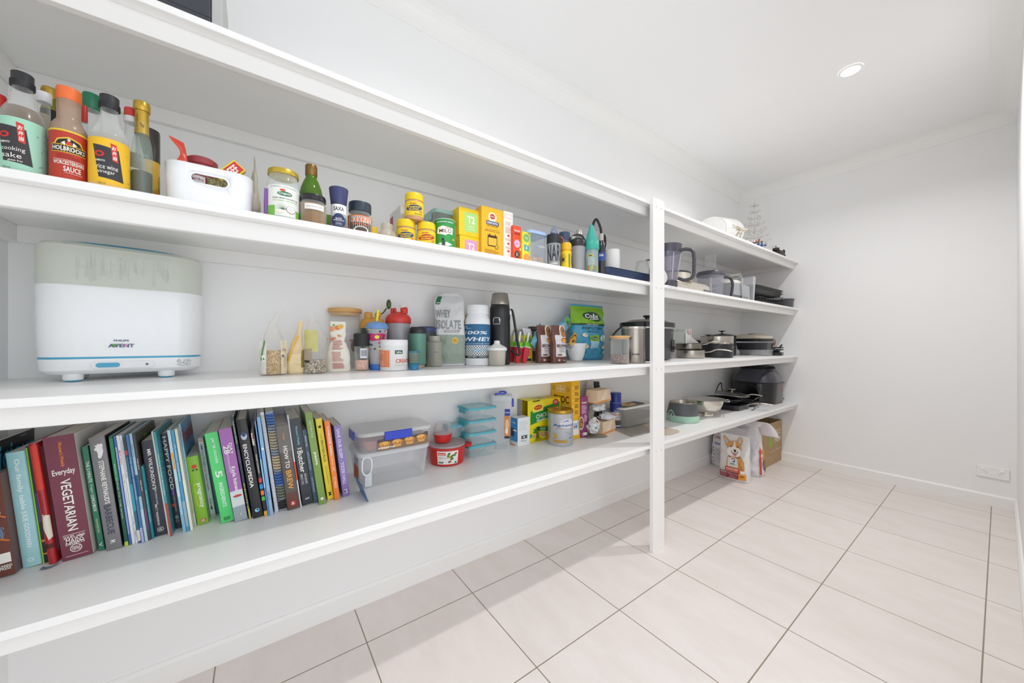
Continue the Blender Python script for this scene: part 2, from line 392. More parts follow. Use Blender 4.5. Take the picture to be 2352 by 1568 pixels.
# shelves
XB, XRAIL, BT = .445, .413, .016
def shelf(z, word, joint, nm='wall_shelf'):
    t = tag(bpy.data.objects.new(nm, None), f'{word} of the four long white shelves built along the wall', 'shelf', None); COL.objects.link(t); t.location = (0, YL, z)
    def part(n, *b, mat=SHELF):
        x0, x1, y0, y1, z0, z1 = b; m = M(); m.bev(x0, x1, y0-YL, y1-YL, z0-z, z1-z, .0012, mat)
        m.v = [(x, y, w+lift(z, x)) for x, y, w in m.v]; return put(n, m, t)
    part('board', .0005, XB, YL+.0005, joint-.0006, z-BT, z); part('board', .0005, XB, joint+.0006, YF-.0005, z-BT, z)
    part('front_rail', XRAIL-.019, XRAIL, YL+.0005, YF-.0005, z-BT-.042, z-BT, mat=RAIL)
    part('wall_cleat', .0005, .019, YL+.019, 1.5, z-BT-.042, z-BT, mat=RAIL); part('wall_cleat', .0005, .019, 1.502, 3.1, z-BT-.042, z-BT, mat=RAIL)
    part('wall_cleat', .0005, .019, 3.102, YF-.019, z-BT-.042, z-BT, mat=RAIL)
    part('end_cleat', .0005, XRAIL-.019, YL+.0005, YL+.019, z-BT-.042, z-BT, mat=RAIL); part('end_cleat', .0005, XRAIL-.019, YF-.019, YF-.0005, z-BT-.042, z-BT, mat=RAIL)
    return t
shelf(Z1, 'topmost', 1.43); shelf(Z2, 'second highest', 1.43); shelf(Z3, 'third highest', 2.6); shelf(Z4, 'lowest', 2.62)
pm = M().bev(0, .018, 0, .097, 0, 1.706, .0012, RAIL)
dd = D(pm, lambda s, z, e: (.018+e, s, z))
for z in (Z4, Z3, Z2, Z1):
    for s in (.026, .068): dd.ell(s, z-.028, .0022, .003, '8c8478', 10)
post = put('support_post', pm); post.location = (XB, 1.537, 0)
tag(post, 'tall white flat timber post fixed to the front of the shelves', 'post')
# downlights
for i, (lx, ly) in enumerate(LAMPS):
    t = tag(bpy.data.objects.new('downlight', None), ('round recessed downlight in the ceiling near the far wall', 'round recessed downlight in the ceiling by the doorway')[1-i], 'light'); COL.objects.link(t); t.location = (lx, ly, CEIL)
    put('trim_ring', M().lathe([(.047, -.0005), (.047, -.004), (.038, -.006), (.038, -.003)], C('f4f4f2', .4), caps=(0, 0)), t)
    put('lens', M().lathe([(.0379, -.003), (.02, -.0045), (0, -.005)], C('fff8ee', .4, emit=14, n=0), caps=(0, 0)), t)
# wall socket on the far wall
sa = onY(2243, YF)[0]; sb = onY(2319, YF)[0]; sz = hz(1085, onY(2282, YF)[1])
t = thing('wall_socket', 'white double wall socket with two switches low on the far wall', 'socket', ((sa+sb)/2, YF, sz), rot=(0, 0, 0)); W_ = abs(sb-sa); H_ = .068
put('plate', M().bev(-W_/2, W_/2, -.009, -.0003, -H_/2, H_/2, .002, C('f5f5f3', .3)), t)
for s in (-1, 1):
    put('rocker_switch', M().lathe([(.0075, 0), (.0075, .003), (.006, .0042), (0, .0042)], C('fafaf8', .3), seg=20, sx=1.15), t, loc=(s*W_*.25-(.006 if s < 0 else -.004), -.009, H_*.22), rot=(R(90), 0, 0))
    m = M(); d = D(m, mfront(-.009)); x = s*W_*.2
    d.line(x-.0065, -.003, x-.003, -.0005, .0016, '5f5a56'); d.line(x+.003, -.0005, x+.0065, -.003, .0016, '5f5a56'); d.rect(x-.0008, -.014, x+.0008, -.0095, '5f5a56'); put('pin_holes', m, t)
# ------------------------------------------------------------ books on the lowest shelf
PAGES = grain('d9d2c4', 'efeae0', 30)
def page_mat():
    m = bpy.data.materials.new('page_edges'); m.use_nodes = True; nt = m.node_tree; p = nt.nodes['Principled BSDF']
    tc = nt.nodes.new('ShaderNodeTexCoord'); mp = nt.nodes.new('ShaderNodeMapping'); mp.inputs['Scale'].default_value = (900, 3, 3)
    no = nt.nodes.new('ShaderNodeTexNoise'); mx = nt.nodes.new('ShaderNodeMix'); mx.data_type = 'RGBA'
    mx.inputs[6].default_value = (*rgb('b9b2a4'), 1); mx.inputs[7].default_value = (*rgb('efebe2'), 1)
    nt.links.new(tc.outputs['Object'], mp.inputs[0]); nt.links.new(mp.outputs[0], no.inputs['Vector']); no.inputs['Scale'].default_value = 1
    nt.links.new(no.outputs[0], mx.inputs[0]); nt.links.new(mx.outputs[2], p.inputs['Base Color']); p.inputs['Roughness'].default_value = .8
    return m
PG = page_mat()
BOOKG = 'books standing in a leaning row on the lowest shelf'
BK = []; PREV = []
def book(ub, vb, ubr, ut, vt, D_, h, prints, label, right=None, hard=0, rnd=0, cat='book', name='cookbook', rfn=None, gap=0, free=0):
    """prints: ('t',text,centre fraction up the spine,length fraction,height fraction of thickness,colour[,x]) runs down the spine;
    ('h',text,frac,width frac,height m,colour) across; ('r',f0,f1,colour[,x0,x1]); ('e',f,r,colour); right: colour of the cover facing right"""
    Xf = G(ub, vb, Z4).x
    Y0, _ = onX(ub, Xf); Y1, _ = onX(ubr, Xf); Y2, d2 = onX(ut, Xf); z2 = hz(vt, d2)-lift(Z4, Xf)
    th = math.atan2(Y0-Y2, z2-Z4); H = math.hypot(Y0-Y2, z2-Z4)
    if PREV and not free:
        Y0 = max(Y0, PREV[0]+.0004); th = min(th, math.atan((Y0-PREV[0]-.0002)/min(H, PREV[2])+PREV[1]))
    T = max((Y1-Y0)*math.cos(th)-gap, .0035)
    if not free: PREV[:] = [Y0+T/math.cos(th), math.tan(th), H]
    Dp = min(D_, Xf-.006)
    e = thing(name, label, cat, (Xf, Y0, Z4+.0004), group=BOOKG, rot=(0, -th, R(90)))
    ct = .0022 if hard else .0006; inset = .004 if hard else 0
    ct = min(ct, T*.2)
    cm = C(h, .38, n=.06, coat=.15); rm = C(right, .4, n=.06) if right else cm
    m = M()
    if rnd:                                            # rounded spine
        k = 7; pts = []
        for i in range(k+1):
            a = math.pi*i/k; pts.append((T/2-T/2*math.cos(a), -rnd*math.sin(a)))
        inn = [(T-ct, 0), (ct, 0)]
        prof = [(0, Dp), *pts, (T, Dp), (T-ct, Dp), *inn, (ct, Dp)]
    else:
        prof = [(0, Dp), (0, .0006), (.0006, 0), (T-.0006, 0), (T, .0006), (T, Dp), (T-ct, Dp), (T-ct, ct), (ct, ct), (ct, Dp)]
    n = len(prof); lo = [(x, y, 0) for x, y in prof]; hi = [(x, y, H) for x, y in prof]
    m.loft([lo, hi], cm, True, (1, 1), False)
    if right: m.box(T, T+.0003, .002, Dp, .0005, H-.0005, rm)
    def sp(x, z, e):
        y = 0
        if rnd: y = -rnd*math.sin(math.acos(max(-1, min(1, 1-2*x/T))))
        return (x, y-e, z)
    d = D(m, sp, step=(T/6 if rnd else 0))
    for q in prints:
        if q[0] == 't':
            x = q[6] if len(q) > 6 else .5
            d.text(q[1], T*x, H*q[2], T*q[4], q[5], w=H*q[3], rot=-math.pi/2)
        elif q[0] == 'h': d.text(q[1], T*(q[6] if len(q) > 6 else .5), H*q[2], q[4], q[5], w=T*q[3])
        elif q[0] == 'r':
            x0, x1 = (q[4], q[5]) if len(q) > 4 else (.015, .985)
            d.rect(T*x0, H*q[1], T*x1, H*q[2], q[3])
        elif q[0] == 'e': d.ell(T*(q[4] if len(q) > 4 else .5), H*q[1], T*q[2], T*q[2]*(q[5] if len(q) > 5 else 1), q[3])
        elif q[0] == 'o': d.ring(T*.5, H*q[1], T*q[2], T*q[2], T*.03, q[3])
        elif q[0] == 'p': d.poly([(T*a, H*b) for a, b in q[1]], q[2])
    if rfn: rfn(D(m, lambda s, z, e: (T+.0003+e, s, z)), Dp, H)
    put('cover', m, e)
    pm = M(); pm.box(ct*1.02, T-ct*1.02, ct*1.05, Dp-inset-.0015, inset+.0006, H-inset-.0012, PG); put('pages', pm, e)
    BK.append((e, T, H, Dp)); return e, T, H, Dp
W = 'f4f2ec'
def mag_title(txt, col, w=.8):
    return lambda d, Dp, H: d.text(txt, Dp*.5, H*.88, H*.13, col, w=Dp*w)
# behind the first books: a tall magazine
t = thing('magazine', 'tall black magazine with big pale blue title letters standing behind the brown book', 'magazine', (.262, -.4595, Z4+.0004), group=BOOKG)
m = M().box(0, .006, 0, .24, 0, .278, C('17181c', .35)); d = D(m, mright(.006))
d.text('delicious', .124, .240, .058, '3f9dc0', w=.226, bold=.02); d.text('FEBRUARY', .19, .272, .004, 'b8b8b8'); d.rect(.02, .06, .12, .17, '3a4a5c')
put('cover', m, t); put('pages', M().box(.0008, .0052, .0008, .2405, .001, .2784, PG), t)
book(-42, 1339, 36, -80, 1102, .2, '6e3a2e', [('t', 'SHOULD', .72, .26, .24, W, .72), ('t', 'Golden', .42, .12, .14, '6fa6cf', .8), ('p', [(.55, .62), (.98, .56), (.98, .575), (.55, .635)], 'e07a2c'), ('p', [(.6, .37), (.98, .33), (.98, .345), (.6, .385)], 'e07a2c'),
     ('r', .13, .225, W, .55, .95), ('h', 'RUNNING', .10, .42, .0055, W, .74), ('h', 'PRESS', .075, .34, .0055, W, .74)], 'thick brown book with orange streaks at the near end of the row', hard=1)
book(51, 1305.5, 97, 8, 1042, .19, 'a3d6da', [('t', 'Our family table', .72, .44, .34, 'f2fafa'), ('t', 'JULIE GOODWIN', .33, .32, .34, 'f2fafa'), ('e', .06, .16, 'e8f6f6'), ('e', .06, .11, 'a3d6da')], 'thick pale blue book with white title, right of the brown book', rnd=.003)
book(98, 1294, 113, 54, 1027, .2, '1d1a2a', [('r', .0, .99, '8ed63a', .02, .28), ('r', .35, .6, '4b4d86', .4, .9), ('r', .18, .2, 'd98a3a', .35, .95), ('r', .07, .085, 'd98a3a', .35, .95)], 'thin black book with a bright green edge, right of the pale blue book')
book(113, 1295.5, 134, 66, 1019, .2, 'b3252b', [('r', .62, .98, 'd8402f', .1, .9), ('p', [(.3, .42), (.98, .4), (.98, .22), (.55, .2), (.15, .3)], 'e3dccb'), ('r', .13, .17, '5a201c', .05, .95), ('t', 'CHARMAINE', .5, .2, .2, '8c1d20')], 'glossy red book with a rounded spine and cream patch', rnd=.006)
book(134, 1284, 142.5, 88, 1024, .2, 'd8dbe6', [('r', .0, .08, 'b0222a'), ('t', 'AUSTRALIAN FISH GUIDE', .66, .36, .5, '23252e'), ('e', .93, .35, '3b6fb0')], 'slim white fish guide squeezed beside the burgundy book')
def veg():
    e, T, H, Dp = book(144, 1291, 214, 96, 1007, .2, '79364a', [('t', "Women's Weekly", .85, .2, .16, 'f09030'), ('h', 'Everyday', .705, .74, .017, W), ('t', 'VEGETARIAN', .44, .42, .34, W),
     ('r', .2, .203, W, .12, .88), ('h', 'SOUPS  salads', .183, .7, .006, W), ('h', 'MAINS', .152, .58, .0125, W), ('h', 'DESSERTS', .128, .62, .006, W), ('o', .085, .2, W), ('h', 'TRIPLE', .092, .28, .005, W), ('h', 'TESTED', .077, .28, .005, W), ('r', .03, .0325, W, .12, .88)],
     'thick burgundy cookbook with large white and orange spine lettering', right='dfdcd6')
veg()
book(227, 1266, 242, 187, 1027, .17, '2f7d5f', [('t', 'THE 5-MINUTE', .76, .2, .5, W), ('t', 'Vegan', .6, .09, .5, 'a9d6b8'), ('t', 'LUNCHBOX', .46, .16, .5, W), ('t', 'ALEXANDER HART', .24, .14, .3, 'd3cf9a'), ('t', 'V', .06, .04, .5, W)], 'slim green book between the burgundy and grey cookbooks', gap=.0005)
book(245, 1265.7, 281, 202.6, 1006.6, .2, '7e7c80', [('t', 'STEPHANE REYNAUD\'S', .60, .38, .33, W, .56), ('t', 'BARBECUE', .27, .26, .45, '3c3f52', .5), ('p', [(.30, .935), (.42, .925), (.5, .94), (.62, .935), (.76, .94), (.82, .925), (.78, .90), (.8, .87), (.72, .84), (.62, .815), (.5, .81), (.42, .825), (.45, .85), (.4, .88), (.28, .885), (.26, .90), (.38, .91)], 'ecebea'), ('t', 'M:', .07, .03, .35, W)], 'thick grey barbecue book with a white pig on the spine', right='26252a', rnd=.002)
thin = [
 (287, 1255, 295.7, 249, 1002.6, '1f5a44', [('r', 0, .04, 'b9d437'), ('r', .6, .98, '2f8a5c'), ('t', 'FROM CHINA TO THE WOK', .5, .5, .3, 'cfe6d8')], 'thin dark green booklet with a lime foot right of the grey barbecue book'),
 (296, 1252, 303, 257, 1002.6, '4a6fc0', [('r', .1, .9, '8fa6dc', .2, .8), ('t', 'SPRING', .8, .2, .4, 'd8e2f6')], 'thin speckled blue booklet'),
 (303.7, 1250, 311, 264, 1001.6, 'e9eaea', [('t', 'MENU IDEAS', .8, .13, .5, 'd8402f'), ('t', 'VOLUME OF A COLLECTION', .5, .3, .3, '9aa0a6')], 'thin white booklet with red lettering near its top'),
 (311, 1248, 317.4, 272, 1000.5, 'efefed', [('t', 'THE 50 GREATEST AUSTRALIAN FOOD SERIES', .78, .35, .32, '55585c'), ('t', 'VOLUME 12 NUMBER 2', .15, .22, .32, '55585c')], 'thin white booklet with small grey lettering'),
 (318, 1247.5, 324.7, 280.5, 1000.5, '2f6f8c', [('r', .8, .98, '3d4a58'), ('r', .82, .86, 'c0455a'), ('r', .3, .55, '39a0b8'), ('r', .02, .12, 'e6e6e2')], 'thin teal booklet with a white foot'),
 (325.8, 1247, 331.7, 288, 999.5, '4d79ac', [('t', 'THE GREAT OUTDOORS', .6, .4, .4, 'cfdcec'), ('r', .0, .14, 'aeb4de')], 'thin mid blue booklet with a lilac foot'),
 (332.7, 1243.7, 340, 295, 997, 'a9cfdc', [('r', .42, .62, '2f5f86'), ('r', .0, .3, 'c4dde2'), ('t', 'HEALTH', .85, .12, .4, '5b7f95')], 'thin pale blue booklet with a dark middle band'),
 (340.5, 1241.6, 346.4, 303.7, 997, '4e4650', [('t', 'MAR 2010', .72, .1, .4, W), ('t', 'YEAR ONE', .52, .1, .4, W), ('r', .1, .3, '6b4a6c')], 'thin dark grey magazine with a green title on its cover'),
]
for i, q in enumerate(thin):
    book(*q[:5], .21, q[5], q[6], q[7], right='4a4c3c' if i == 7 else None, rfn=mag_title('olive', '8fbf3f', .6) if i == 7 else None, name='magazine' if i == 7 else 'recipe_booklet')
book(346.8, 1238, 354.6, 319.5, 1072, .17, '1d8c9c', [('t', 'WITH FAMOUS CHINESE COOKERY', .45, .45, .35, 'd6eef0')], 'short thin teal book in front of the navy cookbook')
book(355.7, 1233, 385.8, 314, 1016, .2, '2e3240', [('t', "MR WILKINSON'S", .70, .42, .3, W, .5), ('t', 'SIMPLE DRESSED SALADS', .41, .17, .13, 'cfd2da', .55), ('t', 'MATT WILKINSON', .22, .22, .17, W, .42), ('o', .065, .26, W), ('h', 'HG', .065, .25, .007, W)], 'navy salad cookbook with white lettering and ring emblem', rnd=.001)
book(386.8, 1231, 391, 339, 993, .2, 'dcdcd6', [], 'slim cream spined book leaning over the navy cookbook')
book(391.3, 1232, 396.5, 352, 993, .2, '3f9da6', [('r', 0, .32, 'b4463c'), ('t', 'WHOLE FOOD KITCHEN', .6, .4, .4, 'dcf0f0')], 'thin teal and red book beside the aubergine cookbook')
book(397, 1216, 418, 359.5, 998, .2, '373242', [('t', 'HAPPY FOOD', .69, .56, .56, W, .5), ('e', .38, .3, '6b3f8a', .55, 3), ('e', .25, .3, 'c8452c', .3, 1.2), ('t', 'BETTINA CAMPOLUCCI BORDI', .3, .24, .13, W, .55), ('e', .12, .3, '7fa08c', .5, 1.4), ('o', .08, .24, W)], 'dark cookbook with large hand lettered white title and aubergine picture', right='c8632c', rnd=.001)
book(420.5, 1222.6, 428, 383, 989, .2, 'b9dce6', [('r', .62, .78, 'e0a24c', .3, .8), ('r', .0, .35, '86b9d8'), ('t', 'VEGETARIAN LIFE', .3, .25, .35, 'f2fafc')], 'thin pale blue booklet with an orange patch')
book(429, 1221, 436, 391.7, 988, .2, '4c9cc8', [('t', 'CLASSIC DINNERS', .68, .36, .35, 'dceef6'), ('r', .05, .3, '8fb6c8')], 'thin sky blue booklet between two paler ones')
book(437.4, 1218.4, 443.7, 400, 986, .2, 'e6e2cf', [('r', 0, .5, 'eceade')], 'thin cream booklet left of the blue health magazine')
book(443.9, 1208, 450, 406, 975.3, .21, '9fc4e0', [('t', "WOMEN'S HEALTH", .86, .16, .5, '3f74a8'), ('r', .05, .45, 'b9b6a8'), ('r', .0, .12, 'cfccc0')], 'blue health magazine with red title letters on its cover', right='5b93c0', name='magazine',
     rfn=lambda d, Dp, H: (d.text('WomensHealth', Dp*.5, H*.87, H*.15, 'c2423c', w=Dp*.98), d.rect(Dp*.1, H*.66, Dp*.5, H*.7, '2f5f92'), d.rect(Dp*.6, H*.6, Dp*.9, H*.64, 'dfe8f0')))
book(453, 1205.8, 480.5, 426, 1051, .15, '86b92f', [('t', 'pregnancy', .42, .36, .36, W, .62), ('t', "the beginner's guide", .44, .33, .18, 'd8e04a', .32), ('e', .85, .22, 'd8402f', .55, 1), ('e', .8, .1, '4a4a30', .42), ('e', .8, .1, '4a4a30', .72), ('r', .03, .075, 'c0453c', .35, .8), ('h', 'DK', .052, .35, .006, W, .58)], 'short lime green guide book with white title', rnd=.004)
book(481, 1189, 495.7, 447, 1009, .17, 'cfd4e4', [('r', .955, .995, 'c9a8a4'), ('t', 'SMOOTHIES', .78, .3, .42, '3c3a44'), ('t', 'for better health', .48, .28, .36, '9c5a8c'), ('t', 'BOWN', .2, .07, .3, '55585c'), ('p', [(.3, .1), (.5, .16), (.7, .1)], '23252e'), ('r', .01, .04, 'b8b4bc')], 'pale lilac smoothie book with hand written lettering')
book(497, 1181, 507, 470, 1030, .15, '2c6f6a', [], 'narrow dark teal book left of the bright green one', hard=0)
book(509, 1203, 538.8, 469, 997, .2, '54d676', [('t', 'JAMIE OLIVER', .80, .28, .24, 'eafaf0'), ('t', '5', .54, .075, .5, W), ('t', 'INGREDIENTS', .31, .27, .3, 'eafaf0'), ('h', 'PENGUIN', .055, .5, .0035, '1d4a2c'), ('h', 'MICHAEL', .04, .5, .0035, '1d4a2c'), ('h', 'JOSEPH', .025, .45, .0035, '1d4a2c')], 'bright mint green cookbook with white title')
book(539.8, 1199.6, 569.4, 501, 987.8, .2, 'a465ae', [('r', 0, .16, '98a6ae'), ('r', .16, .33, 'd6dadc'), ('e', .27, .36, 'c0443c', .55, .35), ('e', .243, .42, 'b8dce4', .55, .22), ('t', '28', .78, .09, .42, W, .35), ('t', 'DAY', .78, .12, .22, W, .7), ('t', 'HEALTHY EATING & LIFESTYLE', .64, .2, .14, 'e9dcec', .35), ('t', 'Kayla Itsines', .46, .26, .4, W, .55), ('t', 'M', .07, .02, .2, W)], 'purple cookbook with a bowl of strawberries on its grey foot')
book(571.4, 1191.8, 577.5, 530, 958, .2, '1f3a44', [('t', 'THE FAMILY RECIPE', .85, .22, .5, 'cfd8c0'), ('r', .55, .68, '5a4a6c'), ('t', 'RECIPES', .2, .3, .4, 'd8d24a'), ('r', .0, .1, 'c9c33a', .3, .9)], 'thin dark booklet with yellow lettering left of the black encyclopedia', rfn=mag_title('X', 'e0c030', .2))
book(581.6, 1190.8, 606, 540.8, 965.3, .2, '1c1d20', [('t', 'ENCYCLOPEDIA', .53, .44, .36, W, .42), ('e', .83, .28, 'b9c4d6', .5, 1.5), ('e', .85, .2, '3a4a7c', .5, 1.4), ('e', .075, .22, '8fd0ea', .5, 1), ('e', .08, .1, '1c1d20', .55)], 'thick black encyclopedia with bold white lettering', hard=1, rnd=.003)
book(607.5, 1185.7, 615.2, 575.5, 990.8, .18, '232326', [('r', .84, .98, 'd6d2c8', .0, .4), ('r', .88, .96, '8c3038', .3, .7), ('t', 'COACH', .87, .08, .35, W), ('t', 'THE BEST AUSTRALIAN', .62, .22, .3, W), ('r', .4, .45, 'd84050'), ('r', .325, .375, '3f8fd0'), ('r', .25, .3, 'e88038'), ('r', .185, .23, '58b850'), ('r', .0, .06, 'e0a830')], 'slim black book with coloured squares down its spine')
book(616, 1184.7, 619, 584, 968, .2, '5f93cf', [('r', .3, .6, '9cc4e6')], 'very thin blue booklet left of the spiral books')
book(619.6, 1183.7, 628, 589, 959, .2, '86b4dc', [('e', .68, .3, 'e8eef2', .5, 1.6), ('r', .0, .3, '9fb9d4', .3, .98), ('t', 'WILD', .2, .1, .5, '3f6ca0')], 'slim light blue book before the spiral bound ones')
def spiral(ub, vb, ubr, ut, vt, spine, coil, prints, label, turns, right=None, rfn=None):
    e, T, H, Dp = book(ub, vb, ubr, ut, vt, .2, spine, prints, label, right=right, name='spiral_bound_book', rfn=rfn)
    pts = []; n = turns*10
    for i in range(n+1):
        a = 2*math.pi*i/10; pts.append((T/2+T*.42*math.cos(a), .004-.007*math.sin(a)-.0045, H*.02+H*.96*i/n))
    put('spiral_binding', M().tube(pts, .0010, C(coil, .35), 5), e)
    return e
spiral(631.6, 1176.5, 640.3, 597, 948, 'e6e8ec', 'f4f4f4', [], 'white spiral bound recipe book', 58)
spiral(641.8, 1174.5, 659.5, 609, 947, '8c98a8', '17171a', [('r', .86, .98, '4a78c0'), ('r', .62, .8, 'b9ac94'), ('r', .42, .55, 'cdb894'), ('r', .26, .38, '3f6cc0'), ('r', .12, .24, '74806c'), ('r', .02, .1, '26262a')], 'photo covered spiral bound book with a black wire coil', 34, right='2c5a94',
       rfn=lambda d, Dp, H: (d.text('ON TREK', Dp*.5, H*.93, H*.09, 'a9c4e0', w=Dp*.8)))
book(661, 1172.4, 689.5, 630.6, 978.6, .17, '5c5450', [('r', .68, .99, '75706c'), ('t', 'HOW TO', .62, .26, .34, W), ('t', 'BREW', .35, .22, .42, 'f0a840'), ('r', .01, .2, '6b4238'), ('e', .07, .25, 'c0342c'), ('h', 'B', .07, .2, .008, W), ('t', 'PALMER', .86, .08, .12, 'e0a050')], 'grey brown brewing book with white and orange lettering', rnd=.003)
book(690, 1166, 693.5, 656.5, 954, .2, 'cfd0d6', [('r', .3, .5, 'd8502c')], 'very thin white and orange booklet')
book(696, 1162, 720.4, 664, 963, .18, '2c3038', [('t', "Women's Weekly", .80, .22, .3, '7fc4dc'), ('h', 'THE', .65, .42, .006, W), ('t', 'Butcher', .5, .25, .5, W), ('t', 'PERFECT CUTS', .3, .12, .2, 'cfd2d6', .3), ('t', 'AND RECIPES', .3, .12, .2, 'cfd2d6', .65), ('h', 'AWW', .07, .4, .006, W)], 'black butchery cookbook with white script title')
book(721.4, 1156, 731, 694, 988.8, .15, '3f5a74', [('t', 'donna hay', .85, .15, .5, W), ('t', 'SIMPLE ESSENTIALS', .58, .25, .3, 'cfdae4'), ('t', 'beef, lamb & pork', .25, .2, .4, 'cfdae4')], 'slim slate blue cookbook left of the olive green one')
book(733.7, 1160, 750, 700, 949, .2, '7c9a48', [('t', 'HOMESTYLE', .82, .18, .22, 'dfe8cc'), ('t', 'pasta', .5, .14, .42, W), ('e', .06, .22, 'e8eedc')], 'olive green pasta cookbook', right='8c8a5c')
book(752.7, 1148.6, 767, 724, 963, .16, 'efdf2c', [('t', 'CSIRO', .77, .1, .32, 'b8a838'), ('t', 'PROTEIN PLUS', .60, .26, .36, '3a3a34'), ('t', 'Manny Noakes and Grant Brinkworth', .3, .22, .2, '7a7430'), ('e', .9, .24, '4a4a44'), ('t', 'M', .07, .04, .5, '23231f')], 'yellow diet cookbook between the olive green and orange ones', right='e4d020')
book(768.4, 1149.4, 781.3, 744, 968.4, .15, 'f08030', [('t', 'THE GREAT', .89, .1, .28, 'ffe9d8'), ('t', 'AUSSIE ASIAN', .71, .28, .4, W), ('t', 'cookbook', .5, .12, .3, 'ffd9b8'), ('t', 'KIM TERAKES', .22, .14, .28, W), ('p', [(.25, .36), (.75, .42), (.75, .43), (.25, .37)], 'ffd9b8'), ('p', [(.25, .42), (.75, .36), (.75, .37), (.25, .43)], 'ffd9b8')], 'orange cookbook next to the lilac one', right='4a5a50')
book(787.8, 1141.4, 804, 766.3, 978.6, .15, '8d76b6', [('t', 'SAVE OUR SLEEP - TIZZIE HALL', .56, .78, .42, 'e6def2'), ('t', 'M', .07, .05, .5, W)], 'lilac baby sleep book at the far end of the row', right='b9c0d4')
# ribbon marker and a loose thread on the board
solo('ribbon_bookmark', 'small grey checked ribbon poking out under the pale blue book', 'ribbon', tuple(G(112, 1303, Z4)), M().loft([[(-.012+.006*i, -.004-.006*math.sin(i*.9), .0012+.002*abs(math.sin(i*1.2))), (-.010+.006*i, .006-.006*math.sin(i*.9), .0012+.002*abs(math.cos(i)))] for i in range(5)], C('6f8792', .7), close=False))
# ------------------------------------------------------------ builders for vessels, cartons, bags
def vessel(name, label, cat, F, body, bmat, cap=None, capm=None, fill=None, lab=None, a=None, group=None, capn='lid', more=None, seg=36, ribs=0):
    """body/cap: profiles as (fraction of R, fraction of H); fill: (from,to,material) ; lab: (z0,z1,half angle,colour,draw)"""
    loc, Rr, H = F
    if a is None: a = toward(loc)
    t = thing(name, label, cat, loc, a, group)
    bp = [(r*Rr, z*H+.0003) for r, z in body]
    m = M().lathe(bp, bmat, seg)
    put('body', m, t)
    if fill:
        f0, f1, fm = fill[:3]; pr = prof_r(bp); k = 10
        fp = [(max(.001, pr(f0*H)-.0016)*(.9 if i == 0 else 1), (f0+(f1-f0)*i/k)*H+.0012) if i == 0 else (max(.001, pr((f0+(f1-f0)*i/k)*H)-.0016), (f0+(f1-f0)*i/k)*H+.0012) for i in range(k+1)]
        put(fill[3] if len(fill) > 3 else 'contents', M().lathe([(0, fp[0][1])]+fp+[(0, fp[-1][1])], fm, seg), t)
    if cap:
        cp = [(r*Rr, z*H) for r, z in cap]; cm = M().lathe(cp, capm, seg)
        if ribs:
            z0 = min(z for r, z in cp[:-1]); rm = max(r for r, z in cp); z1 = max(z for r, z in cp if r > rm*.97)
            for k in range(ribs):
                q = 2*math.pi*k/ribs; c, s_ = math.cos(q), math.sin(q)
                cm.T = Matrix.Rotation(q, 4, 'Z'); cm.box(rm-.0003, rm+.0005, -.0005, .0005, z0+.001, z1-.0015, capm)
            cm.T = None
        put(capn, cm, t)
    for L in (lab if isinstance(lab, list) else [lab] if lab else []):
        z0, z1, ang, col, fn = L[:5]; off = L[5] if len(L) > 5 else 0
        z0, z1 = z0*H, z1*H; pr = prof_r(bp); rm = pr((z0+z1)/2); zm = (z0+z1)/2
        m = M(); 
        def mp(s, z, e, zm=zm, pr=pr, rm=rm, off=off):
            r = pr(z+zm); q = s/rm+off; return ((r+e)*math.sin(q), -(r+e)*math.cos(q), z+zm)
        d = D(m, mp, step=max(.003, rm*.16)); w = ang*rm
        if col: d.grid(-w, z0-zm, w, z1-zm, P(col) if isinstance(col, str) else col, 6)
        if fn: fn(d, w, (z1-z0)/2)
        put('label', m, t)
    if more: more(t, Rr, H)
    return t
def carton(name, label, cat, B, col, front=None, side=None, right=None, top=None, a=0, group=None, extra=None, bv=.0008, mat=None):
    loc, w, d, h = B
    mt = mat or C(col, .45, n=.03)
    m = M().bev(-w/2, w/2, -d/2, d/2, .0003, h, bv, mt)
    if front: front(D(m, mfront(-d/2)), w, h)
    if side: side(D(m, mleft(-w/2)), d, h)
    if right: right(D(m, mright(w/2)), d, h)
    if top: top(D(m, mtop(h)), w, d)
    if extra: extra(m, w, d, h)
    return solo(name, label, cat, loc, m, a, group)
def sm(x): x = max(0, min(1, x)); return x*x*(3-2*x)
